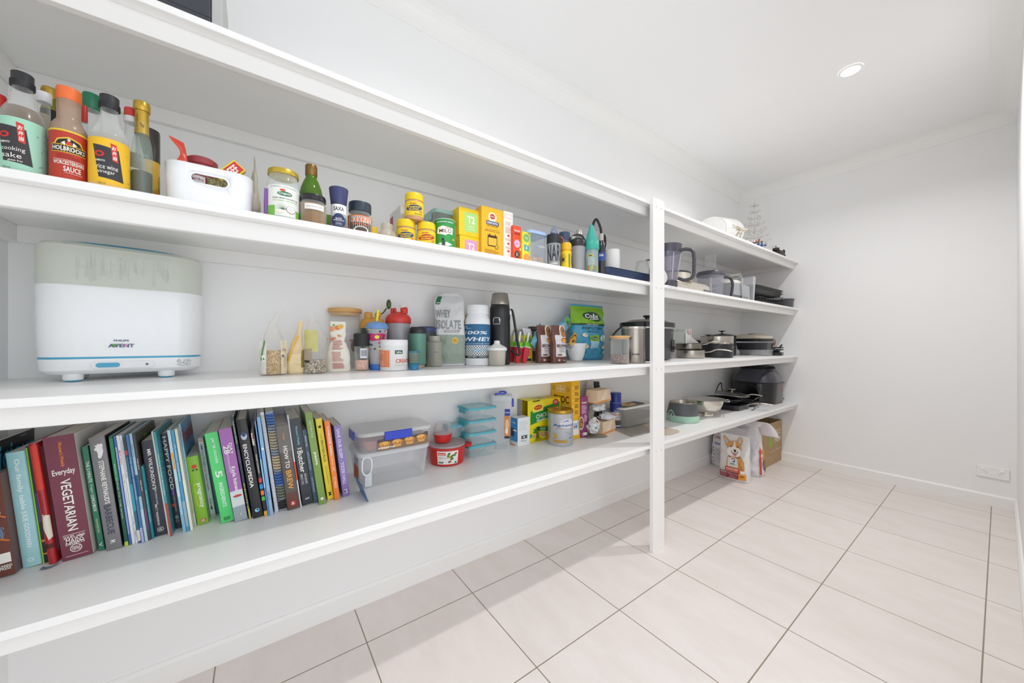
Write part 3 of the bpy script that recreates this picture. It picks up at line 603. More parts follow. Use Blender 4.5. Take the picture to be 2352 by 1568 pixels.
class Bag:
    "lv: (height fraction, half width, half depth, ox, oy, twist)"
    def __init__(s, lv, h, seed=0, cr=.002, p=2.4, cs=35, seg=56):
        s.lv, s.h, s.seed, s.cr, s.p, s.cs, s.seg = [tuple(x)+(0,)*(6-len(x)) for x in lv], h, seed, cr, p, cs, seg
    def L(s, q):
        for a, b in zip(s.lv, s.lv[1:]):
            if a[0] <= q <= b[0]:
                k = (q-a[0])/(b[0]-a[0]); k = k if abs(b[0]-a[0]) < .05 else (k*.5+sm(k)*.5); return [a[i]+(b[i]-a[i])*k for i in range(6)]
        return list(s.lv[-1] if q > .5 else s.lv[0])
    def fin(s, x, y, q, L):
        c, n = math.cos(L[5]), math.sin(L[5]); z = q*s.h
        x, y = x*c-y*n+L[3], x*n+y*c+L[4]
        k = min(1, q*9)*(.35+.65*min(1, (1-q)*6))*s.cr
        v = noise.noise_vector(Vector((x*s.cs, y*s.cs+s.seed*7.3, z*s.cs)))+.5*noise.noise_vector(Vector((x*s.cs*2.3, y*s.cs*2.3+s.seed, z*s.cs*2.3)))
        return (x+v.x*k, y+v.y*k*1.6, max(0.0003, z+v.z*k*.4))
    def pt(s, th, q):
        L = s.L(q); c, n = math.cos(th), math.sin(th); e = 2/s.p
        return s.fin(L[1]*math.copysign(abs(c)**e, c), L[2]*math.copysign(abs(n)**e, n), q, L)
    def body(s, m, mat, n=44, q0=0, q1=1, cap=(1, 1)):
        rings = [[s.pt(2*math.pi*k/s.seg, q0+(q1-q0)*i/n) for k in range(s.seg)] for i in range(n+1)]
        return m.loft(rings, mat, True, cap, True)
    def map(s, back=False):
        def f(x, z, e):
            q = max(0, min(1, z/s.h)); L = s.L(q); u = max(-.999, min(.999, x/max(L[1], 1e-4)))
            y = -(L[2]*(1-abs(u)**s.p)**(1/s.p)+e*2.2+.0003)
            return s.fin(x, -y if back else y, q, L)
        return f
    def D(s, m, step=.0045, back=False): return D(m, s.map(back), step=step, e0=.0005, de=.00016, stepy=step*1.5)
def bagthing(name, label, cat, loc, a, bag, mat, draw=None, group=None, back=None, cap=(1, 1), parts=None):
    m = M(); bag.body(m, mat, cap=cap)
    if draw: draw(bag.D(m), bag.h)
    if back: back(bag.D(m, back=True), bag.h)
    if parts:
        t = thing(name, label, cat, loc, a, group); put('bag', m, t); parts(t, bag); return t
    return solo(name, label, cat, loc, m, a, group)
def grid_y(d, x0, y0, x1, y1, col, ny=8): d.grid(x0, y0, x1, y1, P(col) if isinstance(col, str) else col, ny)
def handle_bar(pts, r, mat, flat=.5): return M().tube(pts, r, mat, 10, flat=flat)
def smooth_path(pts, n=8):
    pts = [Vector(p) for p in pts]; out = []
    P_ = [pts[0]*2-pts[1]]+pts+[pts[-1]*2-pts[-2]]
    for i in range(1, len(P_)-2):
        a, b, c, d = P_[i-1:i+3]
        for k in range(n):
            t = k/n; out.append(.5*((2*b)+(c-a)*t+(2*a-5*b+4*c-d)*t*t+(3*b-a-3*c+d)*t**3))
    out.append(pts[-1]); return out
W_ = 'f2f0ea'
SCREW = [(.0, .0), (.9, .0), (1, .02), (1, .95)]
# ------------------------------------------------------------ second highest shelf: sauces and jars
SP = 'bottles and jars crowded at the near end of the second highest shelf'
GLASS = clear('e4eae6', .16, .04); GREENG = C('5a7a1c', .08, alpha=.82)
def near(R_): return .438-R_
def knob_cap(r, z0, z1): return [(r*.97, z0), (r, z0+.003), (r, z0+(z1-z0)*.45), (r*.93, z0+(z1-z0)*.5), (r*.93, z1-.006), (r*.86, z1), (0, z1)]
SAKE = [(.9, 0), (.98, .02), (1, .05), (1, .52), (.97, .57), (.86, .63), (.66, .69), (.52, .74), (.45, .80), (.43, .87), (.47, .885), (.47, .90)]
def obento(bg, l1, l2, l3):
    def f(d, w, h):
        K = '38363a'
        d.poly([(-w*.42, h*.72), (w*.22, h*.62), (w*.36, -h*.62), (-w*.26, -h*.55)], K)
        d.ring(-w*.24, h*.36, w*.125, w*.105, w*.055, 'd8322c'); d.ring(-w*.24, h*.36, w*.125, w*.105, w*.012, 'b02824')
        d.text('OBENTO', -w*.22, h*.1, h*.07, W_, w=w*.24, bold=.03)
        d.text(l1, -w*.05, -h*.13, h*.18, W_, w=w*.50, bold=.0)
        d.text(l2, -w*.08, -h*.34, h*.17, W_, w=w*.42, bold=.0)
        if l3: d.text(l3, w*.0, -h*.52, h*.08, W_, w=w*.30)
        d.poly([(w*.02, h*.84), (w*.17, h*.8), (w*.21, h*.12), (w*.07, h*.16)], 'd23a34')
        for i, ch in enumerate('お弁当'): d.text(ch, w*.105+i*w*.01, h*(.66-.19*i), h*.15, W_, w=w*.1, rot=-.08, bold=.02)
        d.text('250 mL', -w*.18, -h*.78, h*.07, '6c7a6c' if bg != 'f0c02c' else 'a08828', w=w*.2)
        rnd = random.Random(3)
        for i in range(22): d.ell(w*rnd.uniform(.45, .95), h*rnd.uniform(-.9, .8), w*.022, w*.016, '4f8f78' if bg != 'f0c02c' else 'b58a10', 7); d.e -= d.de*.9
    return f
F = fit(-6, 110, 171, Z2, X=.372)
vessel('sauce_bottle', 'clear sake bottle with black cap and mint green label, at the near end', 'bottle', F, SAKE, GLASS, knob_cap(.52, .865, 1), C('2c2d31', .5),
       (.03, .66, C('6f5a44', .2)), (.015, .535, 2.0, 'a4d8c0', obento('a4d8c0', 'cooking', 'sake', 'gluten free'), -.30), group=SP, capn='cap', ribs=40)
F = fit(203, 300, 223, Z2, X=.378)
vessel('sauce_bottle', 'clear vinegar bottle with black cap and yellow and black label', 'bottle', F, SAKE, GLASS, knob_cap(.52, .865, 1), C('2c2d31', .5),
       (.03, .57, C('c9c4b6', .1, alpha=.5)), (.015, .52, 2.0, 'f0c02c', obento('f0c02c', 'rice wine', 'vinegar', ''), .0), group=SP, capn='cap', ribs=40)
def holb(d, w, h):
    d.grid(-w, h*.93, w, h, P('e8c83c'), 2)
    d.poly([(-w*.42, h*.34), (-w*.3, h*.62), (0, h*.74), (w*.3, h*.62), (w*.42, h*.34)], 'e8c83c')
    d.poly([(-w*.38, h*.36), (-w*.27, h*.58), (0, h*.69), (w*.27, h*.58), (w*.38, h*.36)], '2a211d')
    d.ell(0, h*.62, w*.04, h*.06, 'e6c9a8'); d.poly([(-w*.12, h*.38), (-w*.05, h*.55), (w*.05, h*.55), (w*.12, h*.38)], 'c8442c')
    d.poly([(-w*.2, h*.46), (-w*.1, h*.56), (-w*.08, h*.4)], 'ecebe6'); d.poly([(w*.2, h*.46), (w*.1, h*.56), (w*.08, h*.4)], 'ecebe6')
    d.poly([(-w*.46, h*.12), (w*.46, h*.12), (w*.46, h*.42), (-w*.46, h*.42)], 'e8c83c'); d.rect(-w*.45, h*.145, w*.45, h*.395, '2a211d')
    d.text('HOLBROOKS', 0, h*.27, h*.17, W_, w=w*.84, bold=.03)
    d.lines(-w*.3, w*.3, h*.02, 3, h*.06, h*.02, '8c2420')
    d.text('WORCESTERSHIRE', 0, -h*.27, h*.15, W_, w=w*.78, bold=.02); d.line(-w*.4, -h*.16, w*.4, -h*.16, h*.012, W_)
    d.text('SAUCE', w*.08, -h*.5, h*.2, W_, w=w*.42, bold=.02); d.line(-w*.1, -h*.64, w*.34, -h*.66, h*.012, W_)
F = fit(113, 204, 207, Z2, X=.374)
vessel('sauce_bottle', 'worcestershire sauce bottle with orange cap and red label', 'bottle', F, [(.9, 0), (1, .02), (1, .56), (.96, .60), (.8, .645), (.66, .675), (.64, .70), (.64, .90)], C('b59a84', .22, alpha=.72),
       [(.66, .875), (.68, .88), (.68, .985), (.65, 1), (0, 1)], C('ee7438', .45), (.02, .5, C('6a4634', .3)), (.03, .545, 2.1, 'bb3c2c', holb, 0), group=SP, capn='cap')
# behind them
JARB = [(.92, 0), (1, .03), (1, .72), (.95, .8), (.84, .86), (.84, .9)]
F = fit(-34, 20, 218, Z2, X=.36); vessel('sauce_bottle', 'green bottle with red cap half hidden behind the sake bottle', 'bottle', F, [(1, 0), (1, .6), (.85, .72), (.8, .86)], C('3f8f35', .3), [(.86, .84), (.9, .845), (.9, .98), (.84, 1), (0, 1)], C('c8322e', .4), group=SP, capn='cap', ribs=30)
F = fit(78, 124, 214, Z2, X=.315); vessel('dressing_bottle', 'clear dressing bottle with white lid behind the sake bottle', 'bottle', F, [(1, 0), (1, .45), (.9, .6), (.7, .75), (.66, .88)], GLASS, [(.80, .90), (.86, .905), (.86, .98), (.8, 1), (0, 1)], C('e3e6ea', .35), (.02, .78, C('b8ac98', .3, alpha=.75)), group=SP, capn='cap')
F = fit(92, 140, 205, Z2, X=.25); vessel('oil_jar', 'tall olive oil jar with gold lid behind the orange capped sauce', 'jar', F, [(1, 0), (1, .8), (.86, .86), (.84, .9)], C('8a8414', .1, alpha=.85), [(.9, .9), (.93, .905), (.93, .985), (.9, 1), (0, 1)], C('c2a24c', .3, .7), group=SP, ribs=50,
     lab=(.55, .8, 1.9, '2a2622', None))
F = fit(184, 203, 243, Z2, X=.33); vessel('spice_bottle', 'small spice bottle with red cap beside the orange capped sauce', 'bottle', F, [(1, 0), (1, .72), (.8, .82), (.8, .84)], GLASS, [(.86, .82), (.9, .83), (.9, .99), (.8, 1), (0, 1)], C('c2322c', .4), (.02, .7, C('8c7a5c', .6)), group=SP, capn='cap')
F = fit(186, 236, 219, Z2, X=.28); vessel('glass_jar', 'large clear jar with dark green lid and white label', 'jar', F, JARB, clear('e6ecea', .35), [(.88, .86), (.92, .865), (.92, .985), (.88, 1), (0, 1)], C('1f7a54', .35), group=SP, lab=(.3, .62, 1.7, 'e6e8e8', lambda d, w, h: d.lines(-w*.6, w*.6, h*.6, 9, h*.14, h*.03, 'a8acb0')))
F = fit(272, 334, 252, Z2, X=.335)
def cider(d, w, h):
    d.ell(-w*.1, h*.5, w*.3, h*.3, '8fc04c'); d.ell(w*.25, h*.2, w*.12, h*.1, 'c8cf4c'); d.text('cider', -w*.15, -h*.45, h*.3, '4fa050', w=w*.5); d.rect(w*.4, -h*.8, w*.6, h*.5, '8c9094'); d.ring(w*.3, h*.1, w*.1, h*.16, w*.03, '333')if 0 else None
vessel('vinegar_bottle', 'cider vinegar bottle with red and white cap behind the yellow labelled one', 'bottle', F, [(.95, 0), (1, .02), (1, .45), (.86, .56), (.6, .68), (.5, .80), (.5, .88)], clear('dfe3de', .35), [(.60, .91), (.60, .98), (.56, 1), (0, 1)], C('d23c34', .4), (.02, .52, C('4a3320', .1, alpha=.92)), (.04, .36, 1.7, 'e4e6e0', cider, .25), group=SP, capn='cap', more=lambda t, r, h: put('cap_ring', M().lathe([(r*.56, h*.85), (r*.62, h*.855), (r*.62, h*.91), (0, h*.91)], C('e9e9ea', .4), 30), t))
F = fit(299, 353, 237, Z2, X=.355)
vessel('sauce_bottle', 'pale green glass bottle with gold cap and gold foil neck', 'bottle', F, [(.94, 0), (1, .02), (1, .44), (.96, .5), (.84, .60), (.66, .66), (.6, .74), (.6, .84)], C('b4c8bc', .06, alpha=.24), [(.62, .80), (.62, .905), (.73, .91), (.76, .915), (.76, .985), (.7, 1), (0, 1)], C('c4a040', .3, .7), (.02, .3, C('3a2c26', .2)),
       [(.68, .84, 3.1, C('bfa350', .35, .5), lambda d, w, h: d.text('Thai', 0, 0, h*.5, '3a3020', w=w*.18)), (.36, .5, 1.2, None, lambda d, w, h: (d.text('STROIL', 0, h*.4, h*.4, '8fa09a', w=w*.8), d.text('CHEF', -w*.2, -h*.4, h*.6, '8fa09a', w=w*.7)), .1)], group=SP, capn='cap')
F = fit(312, 368, 300, Z2, X=.27)
vessel('spice_canister', 'yellow jar with a tall brushed black lid beside the white basket', 'jar', F, [(1, 0), (1, .62)], C('e4b83c', .4), [(1.02, .62), (1.03, .63), (1.03, .97), (1, 1), (0, 1)], C('4a4744', .25, .4), group=SP, lab=(.1, .5, 1.5, None, lambda d, w, h: d.ring(w*.6, h*.3, w*.12, h*.5, w*.04, '3a3020'), .3))
# white basket with packets
Xb = .40; Yl, dl_ = onX(370, Xb); Yr, dr_ = onX(581, Xb)
bw = Yr-Yl; bh = hz(361, dl_)-Z2; bd = .19
t = thing('storage_basket', 'glossy white plastic basket with an oval hand slot, holding packets', 'basket', (Xb-bd/2, (Yl+Yr)/2, Z2))
m = M(); WP = C('f0f2f6', .18, n=.01)
th_ = .003
def bring(z, k, off): 
    hw, hd, r = bw/2*(.955+.045*k)-off, bd/2*(.93+.07*k)-off, .035-off
    out = []
    for q, (cx, cy) in enumerate(((hw-r, hd-r), (-hw+r, hd-r), (-hw+r, -hd+r), (hw-r, -hd+r))):
        for j in range(9):
            a = math.pi/2*(q+j/8); out.append((cx+r*math.cos(a), cy+r*math.sin(a), z))
    return out
ZS0, ZS1 = bh*.56, bh*.80
rA = [bring(.0004+(bh-.0008)*f, f, 0) for f in (0, .03, .3, .6, 1)]; rB = [bring(.003+(bh-.003)*f, f, th_) for f in (0, .03, .3, .6, 1)]
m.loft(rA+rB[::-1], WP, True, (1, 1), True)
tub = put('tub', m, t)
cz = (ZS0+ZS1)/2; hr = (ZS1-ZS0)/2
cap_ = [(x0+hr*math.cos(a), cz+hr*math.sin(a)) for x0, s0 in ((.022, -math.pi/2), (-.022, math.pi/2)) for a in [s0+math.pi*k/10 for k in range(11)]]
cut = put('cutter', M().loft([[(x, -bd, z) for x, z in cap_], [(x, -bd*.3, z) for x, z in cap_]], WP)); cut.parent = t
for o_ in (tub, cut):
    bm = bmesh.new(); bm.from_mesh(o_.data); bmesh.ops.remove_doubles(bm, verts=bm.verts, dist=1e-6); bmesh.ops.recalc_face_normals(bm, faces=bm.faces); bm.to_mesh(o_.data); bm.free()
bo = tub.modifiers.new('slot', 'BOOLEAN'); bo.operation = 'DIFFERENCE'; bo.object = cut; bo.solver = 'EXACT'
bpy.context.view_layer.update(); dg_ = bpy.context.evaluated_depsgraph_get(); me_ = bpy.data.meshes.new_from_object(tub.evaluated_get(dg_)); tub.modifiers.clear(); tub.data = me_; bpy.data.objects.remove(cut)
put('slot_rim', M().tube([(x, -bd/2*(.93+.07*z/bh)+th_/2, z) for x, z in cap_], .0022, WP, 8, closed=True), t)
bx, by, bz = RAW[t.name]
def inb(dx, dy, dz): return (bx-dy, by+dx, bz+dz)
INB = 'packets and pots in the white basket'
g = Bag([(0, .025, .012), (.5, .026, .014), (.85, .024, .006), (1, .024, .001)], .078, 3, .003)
bagthing('herb_packet', 'clear packet of dried green herbs seen through the basket slot', 'packet', inb(.014, -.062, .004), 0, g, grain('8c8455', 'c9c29a', 500, '6a6a3c'), group=INB)
solo('spice_pot', 'dark red spice jar seen through the left of the basket slot', 'jar', inb(-.026, -.055, .004), (lambda m: (m.lathe([(.022, 0), (.022, .074), (0, .074)], C('7c4048', .3)), D(m, mcyl(.022), step=.004).at(0, .064).rect(-.018, -.009, .018, .009, 'dfd8dc').text('Paprika', 0, 0, .008, '7c2c48', w=.03))[0])(M()), group=INB)
solo('spice_pot', 'round maroon lidded tub showing above the basket rim', 'tub', inb(-.020, -.018, .004), M().lathe([(.022, 0), (.027, .112), (.029, .114), (.029, .127), (.024, .131), (0, .132)], C('9c3a40', .35), 32), group=INB)
g = Bag([(0, .014, .01), (.6, .014, .008, 0, 0), (.80, .006, .003, .004, 0, .3), (.85, .006, .002, .003, 0, .4), (1, .016, .001, -.008, 0, .6)], .150, 8, .0015)
def redp(t, b): put('seal_strip', M().box(-.002, .002, -.004, .004, .145, .165, C('e9e9ec', .3)), t)
bagthing('snack_packet', 'red foil packet with a zigzag top sticking out of the basket', 'packet', inb(-.052, -.055, .004), .2, g, C('cf4430', .3), group=INB)
def stock(m, w, d_, h): 
    d = D(m, mfront(-d_/2)); d.rect(-w*.4, h*.1, w*.4, h*.96, 'cf3a30'); d.text('BEEF', 0, h*.6, w*.55, W_, w=h*.5, rot=math.pi/2, bold=.03)
carton('stock_cube_box', 'small yellow and red stock cube box tilted in the basket', 'box', ((0, 0, 0), .03, .016, .06), 'e8d22c', extra=stock, group=INB)
o = SC.objects[-1] if False else bpy.data.objects['stock_cube_box']; o.location = inb(.014, -.05, .085); o.rotation_euler = (0, R(40), R(90))
g = Bag([(0, .02, .012), (.6, .02, .01), (1, .02, .001)], .1, 5, .002)
bagthing('soup_sachet', 'bright green sachet lying among the basket packets', 'packet', inb(.03, .04, .004), .1, g, C('4fa04a', .4), group=INB)
g = Bag([(0, .03, .014), (.3, .03, .015), (.7, .022, .005, .004, .0), (.9, .01, .001, .010, 0), (1, .003, .0008, .012, 0)], .20, 12, .002)
bagthing('flour_packet', 'clear pointed packet of beige powder standing beside the basket', 'packet', (.25, onX(578, .25)[0]+.004, Z2), -1.35, g, C('ddd6bf', .35, alpha=.8))
# purple box, coconut oil, olive oil, pickles
carton('tea_box', 'purple box edge showing behind the coconut oil jar', 'box', bfit(606, 607, 640, 432, Z2, X=.385, dep=.1), '7a4f9c')
def coco(d, w, h):
    d.grid(-w, h*.82, w, h, P('e9ece6'), 1)
    d.text('NO REFINING   NO DEODORISING', 0, h*.88, h*.06, '6a7066', w=w*.9)
    d.ell(w*.02, h*.45, w*.24, h*.16, '3f7a5c'); d.text('Organic', w*.02, h*.45, h*.2, W_, w=w*.38); d.ell(-w*.05, h*.68, w*.09, h*.08, 'd8604c')
    d.text('EXTRA VIRGIN COCONUT OIL', w*.05, h*.14, h*.09, '3c463c', w=w*.85); d.text('COLD PRESSED - PURE & NATURAL', w*.05, -.02*h, h*.07, '7fb84c', w=w*.85)
    d.grid(-w, -h, -w*.3, -h*.35, P('7cc04c'), 3); d.grid(w*.4, -h, w, -h*.5, P('7cc04c'), 3)
    for i in range(13):
        a = R(15+i*13); x, y = -w*.02, -h*.62; d.poly([(x, y), (x+w*.34*math.cos(a)-.001, y+h*.62*math.sin(a)), (x+w*.06*math.cos(a+.2), y+h*.1*math.sin(a+.2))], '2c7050'); d.e -= d.de
    d.e += d.de
    d.ell(w*.22, -h*.55, w*.16, h*.24, '8c5c44'); d.ell(w*.22, -h*.54, w*.145, h*.215, 'f2f2f0'); d.ell(w*.2, -h*.54, w*.08, h*.12, 'dcdedc'); d.ell(-w*.12, -h*.72, w*.15, h*.12, 'f0ead8')
F = fit(613, 689, 397, Z2, X=.37)
vessel('coconut_oil_jar', 'large jar of coconut oil with gold lid and palm leaf label', 'jar', F, [(.93, 0), (1, .03), (1, .74), (.95, .80), (.87, .85), (.87, .93)], clear('e3ece8', .4), [(.92, .905), (.95, .91), (.95, .985), (.92, 1), (0, 1)], C('d0b446', .3, .6), (.02, .68, C('dfe6e2', .3)), (.1, .665, 1.9, 'eef0ea', coco, .05), ribs=0)
F = fit(686, 744, 381, Z2, X=.31)
vessel('olive_oil_bottle', 'green olive oil bottle with bronze cap behind the pickle jar', 'bottle', F, [(.95, 0), (1, .03), (1, .46), (.96, .56), (.84, .66), (.6, .77), (.46, .81), (.44, .86)], C('4f7a14', .06, alpha=.9), [(.44, .84), (.49, .85), (.49, .98), (.45, 1), (0, 1)], C('8a6c3a', .35, .6), lab=(.03, .34, 1.3, '7fa08c', None), capn='cap')
F = fit(688, 751, 453, Z2, X=.38)
vessel('pickle_jar', 'small jar of brown pickle with black lid and handwritten white label', 'jar', F, [(.93, 0), (1, .04), (1, .72), (.93, .78), (.88, .8), (.88, .86)], GLASS, [(.93, .83), (.96, .84), (.96, .97), (.93, 1), (0, 1)], C('26262a', .3), (.02, .72, C('94692c', .3, n=.2, ns=30)),
       (.5, .68, .75, 'eceae6', lambda d, w, h: d.text('green pickles 2020', 0, 0, h*.7, '9a9a9c', w=w*1.6, bold=0), .1), seg=12)
carton('tea_box', 'small lime green box behind the pickle jar', 'box', bfit(748, 750, 766, 492, Z2, X=.33, dep=.05), '8cc83c')
def saxa(d, w, h): d.text('SAXA', 0, 0, h*.9, '2c3350', w=w*1.1, bold=.03)
F = fit(755, 801, 435, Z2, X=.37)
vessel('pepper_grinder', 'glass pepper grinder with flared navy top', 'grinder', F, [(.95, 0), (1, .02), (.98, .15), (.80, .42), (.76, .58), (.78, .62)], GLASS, [(.74, .62), (.78, .63), (.82, .7), (.98, .98), (.96, 1), (0, 1)], C('3a3f6c', .4), (.02, .34, grain('2a2420', '6b5a50', 400)),
       [(.42, .62, 1.3, 'f2f2f0', saxa), (.1, .42, 1.0, None, lambda d, w, h: (d.ell(0, 0, w*.8, h, '2f3a66'), d.text('BLACK', 0, h*.25, h*.22, W_, w=w*.7), d.text('PEPPERCORNS', 0, 0, h*.16, W_, w=w*1.2), d.text('NET 45g', 0, -h*.5, h*.13, W_, w=w*.5)))], capn='grinder_head')
def keens(d, w, h):
    d.poly([(-w*.5, h*.9), (w*.5, h*.9), (w*.5, -h), (-w*.5, -h)], 'ece6dc'); d.rect(-w*.47, -h, w*.47, h*.86, '2f2c30'); d.rect(-w*.42, h*.3, w*.42, h*.8, 'ece6dc')
    d.text("KEEN'S", 0, h*.55, h*.42, 'e8682c', w=w*.78, bold=.05); d.text('TRADITIONAL', 0, h*.1, h*.2, 'e8682c', w=w*.7); d.ell(0, -h*.5, w*.28, h*.4, 'ece6dc'); d.ell(0, -h*.5, w*.22, h*.32, '55443c')
F = fit(799, 855, 469, Z2, X=.345)
vessel('curry_powder_jar', 'orange labelled spice jar with a dark screw lid', 'jar', F, [(.93, 0), (1, .04), (1, .60), (.93, .68), (.84, .74), (.84, .8)], GLASS, [(.9, .74), (.94, .75), (.94, .97), (.9, 1), (0, 1)], C('2f3b48', .4), (.02, .5, C('e3dcd0', .6)), (.06, .6, 2.2, 'ef7430', keens, .1))
carton('spice_box', 'small yellow and black box behind the orange spice jar', 'box', bfit(852, 853, 867, 520, Z2, X=.33, dep=.07), 'e0c81c', top=lambda d, w, dd: d.rect(-w*.45, -dd*.45, w*.45, dd*.45, '3c3a2c'))
F = fit(867, 911, 515, Z2, X=.35)
vessel('baby_bottle', 'frosted empty bottle body without lid left of the peanut butter', 'bottle', F, [(1, 0), (1, .3), (.92, .5), (.66, .62), (.62, .66), (.62, .74), (.66, .75), (.66, .79), (.62, .8), (.62, .97)], C('cfc8b4', .3, alpha=.55), lab=(.05, .4, 1.2, None, lambda d, w, h: [d.line(w*.5, -h+h*.2*i, w*.7, -h+h*.2*i, h*.05, '5a6a8c') for i in range(8)]))
def tis(d, w, h): d.ring(0, h*.3, w*.2, w*.2, w*.03, W_); d.rect(-w*.5, 0, -w*.2, h, 'b8485c')
carton('pill_box', 'white carton with pink corner behind the peanut butter jars', 'box', bfit(896, 920, 935, 470, Z2, X=.28), 'e4e2e2', side=lambda d, w, h: (d.rect(-w*.5, 0, -w*.2, h*.9, 'b8586c'), d.rect(-w*.5, 0, w*.5, h*.15, 'b8586c'), d.ell(-w*.3, h*.3, w*.12, w*.12, 'e8d0d4'), d.ell(w*.3, h*.62, w*.08, w*.08, 'b8485c')))
# peanut butter
def pbl(c, sub):
    def f(d, w, h):
        d.ell(0, h*.05, w*.42, h*.42, c, 30, rot=.1)
        d.text('Bega', -w*.05, h*.66, h*.26, 'c8323c', w=w*.34, rot=.15, bold=.05, shear=.2)
        d.text('Peanut', 0, h*.2, h*.3, 'f2c820', w=w*.62, rot=.12, bold=.05); d.text('Butter', w*.0, -h*.12, h*.27, 'f2c820', w=w*.5, rot=.12, bold=.05)
        d.text(sub, w*.2, -h*.75, h*.24, '3a3038', w=w*.4, rot=.05, bold=.01, shear=.3)
        d.ell(w*.32, -h*.4, w*.09, h*.12, 'd8643c'); d.ell(w*.25, -h*.5, w*.07, h*.1, 'e6b48c')
        for k in range(4): d.ell(-w*.62, h*(.3-.3*k), w*.04, h*.07, 'f6e89c', 8)
    return f
PB = 'jars of peanut butter beside the green malt tin'
def pb(F, lab, c, sub, a=0.0):
    return vessel('peanut_butter_jar', lab, 'jar', F, [(.9, 0), (.98, .02), (1, .06), (1, .68), (.94, .72), (.94, .74)], C('c99a6c', .25, n=.08), [(.98, .725), (1, .73), (1, .81), (.985, .815), (.985, .95), (.9, .995), (0, 1)], C('f0cf20', .35), lab=(.14, .66, 2.2, 'f0d024', pbl(c, sub)), group=PB, a=toward(F[0])+a)
F2 = fit(910, 954, 508, Z2, X=.330)
F3 = fit(958, 1001, 517, Z2, X=.345); F3 = (F3[0], F3[1], F2[2])
pb(F2, 'blue and yellow smooth peanut butter jar standing lower left of the stack', '2c4a72', 'Smooth'); pb(F3, 'peanut butter jar with a red oval on its yellow label, lower right of the stack', 'b8342c', 'Crunchy')
FT = fit(930, 973, 450, Z2, X=.338); pb(((FT[0][0], FT[0][1], Z2+F2[2]+.0005), F2[1], hz(450, onX(951, .338)[1])-Z2-F2[2]), 'smooth peanut butter jar balanced on top of the other two', '2c4a72', 'Smooth')
def milo(d, w, h):
    d.grid(-w, h*.8, w, h, P('2c8c48'), 1); d.text('NOURISHING ENERGY', 0, h*.88, h*.09, W_, w=w*.75)
    d.poly([(-w*.38, h*.12), (-w*.32, h*.5), (-w*.1, h*.62), (w*.05, h*.55), (w*.32, h*.5), (w*.3, h*.05), (w*.12, h*.1), (0, -h*.02)], 'f0ece6')
    d.text('MILO', -w*.0, h*.28, h*.24, '4a2418', w=w*.5, bold=.06); d.text('NESTLE', w*.12, h*.48, h*.07, 'c83c34', w=w*.2)
    d.ell(-w*.1, -h*.3, w*.05, h*.09, '2f2a28'); d.poly([(-w*.3, -h*.55), (0, -h*.45), (w*.3, -h*.6), (w*.1, -h*.72), (-w*.2, -h*.66)], 'e6ece6'); d.poly([(-w*.15, -h*.4), (0, -h*.38), (-w*.02, -h*.8), (-w*.14, -h*.7)], '2f5a3c')
    d.ell(w*.34, -h*.25, w*.06, h*.08, 'd0b030')
F = fit(998, 1046, 509, Z2, X=.35)
vessel('malt_drink_tin', 'green tin of malt drink powder with a clear plastic lid', 'tin', F, [(.97, 0), (1, .02), (1, .95), (1.02, .96), (1.02, .98)], C('35a04c', .28), [(1.0, .955), (1.0, 1), (.9, 1), (.88, .985), (0, .985)], C('dfe6e2', .25), lab=(.03, .95, 2.4, None, milo, .05))
# biscuits in a clip container, balanced on another
GY = onX(1028, .20)[0]
t = thing('food_container', 'clear clip container of biscuits with a pale teal lid, stacked on another', 'container', (.20, GY, Z2+.095))
put('tub', M().rr([(0, .062, .045, .02), (.05, .07, .052, .02), (.072, .072, .055, .02)], clear('dce2e0', .3)), t)
put('lid', M().rr([(.072, .078, .06, .02), (.086, .078, .06, .02), (.089, .07, .052, .02)], C('a8cfc8', .2, alpha=.7)), t)
for s in (-1, 1): put('clip', M().bev(s*.078-.002, s*.078+.002, -.025, .025, .052, .084, .001, C('a8cfc8', .2, alpha=.8)), t)
put('biscuits', M().rr([(.002, .056, .04, .02), (.05, .063, .045, .02)], C('c8a888', .7, n=.3, ns=70)), t)
t = thing('food_container', 'clear clip container under the biscuit container behind the malt tin', 'container', (.20, GY, Z2))
put('tub', M().rr([(0, .055, .042, .02), (.08, .063, .05, .02)], clear('d8dcd8', .35)), t); put('lid', M().rr([(.08, .068, .055, .02), (.094, .068, .055, .02)], C('c9d2d4', .3, alpha=.85)), t)
# tea boxes and cartons
TB = 'yellow cube tea boxes stacked beside the malt tin'
def t2(c, sub):
    def f(d, w, h):
        d.rect(-w*.26, h*.16, w*.34, h*.86, c); d.text('T2', w*.04, h*.6, h*.26, W_, w=w*.34, bold=.05); d.text(sub, w*.04, h*.36, h*.05, W_, w=w*.26); d.text('FINE TEA', w*.04, h*.26, h*.03, W_, w=w*.3)
        d.ring(w*.33, h*.82, w*.08, w*.08, w*.01, 'f2e48c', 16)
    return f
Bb = bfit(1036, 1056, 1104, 541, Z2, X=.30); Bt = bfit(1034, 1054, 1105, 476, Z2, X=.30)
h1 = hz(541, onX(1055, .30)[1])-Z2
tl = lambda d, w, h: d.lines(-w*.35, w*.35, h*.8, 10, h*.06, h*.012, 'b89c1c', 4)
carton('tea_box', 'yellow tea box with a pink square, bottom of the pair', 'box', (Bb[0], Bb[1], Bb[2], h1), 'f2cf1c', front=t2('e0a4cc', 'Sleep Tight'), side=tl, group=TB)
carton('tea_box', 'yellow tea box with a lime square, on top of the pink one', 'box', ((Bt[0][0], Bt[0][1], Z2+h1+.0006), Bt[1], Bt[2], hz(476, onX(1054, .30)[1])-Z2-h1), 'f2cf1c', front=t2('b0dc80', 'Lemon Burst'), side=tl, group=TB)
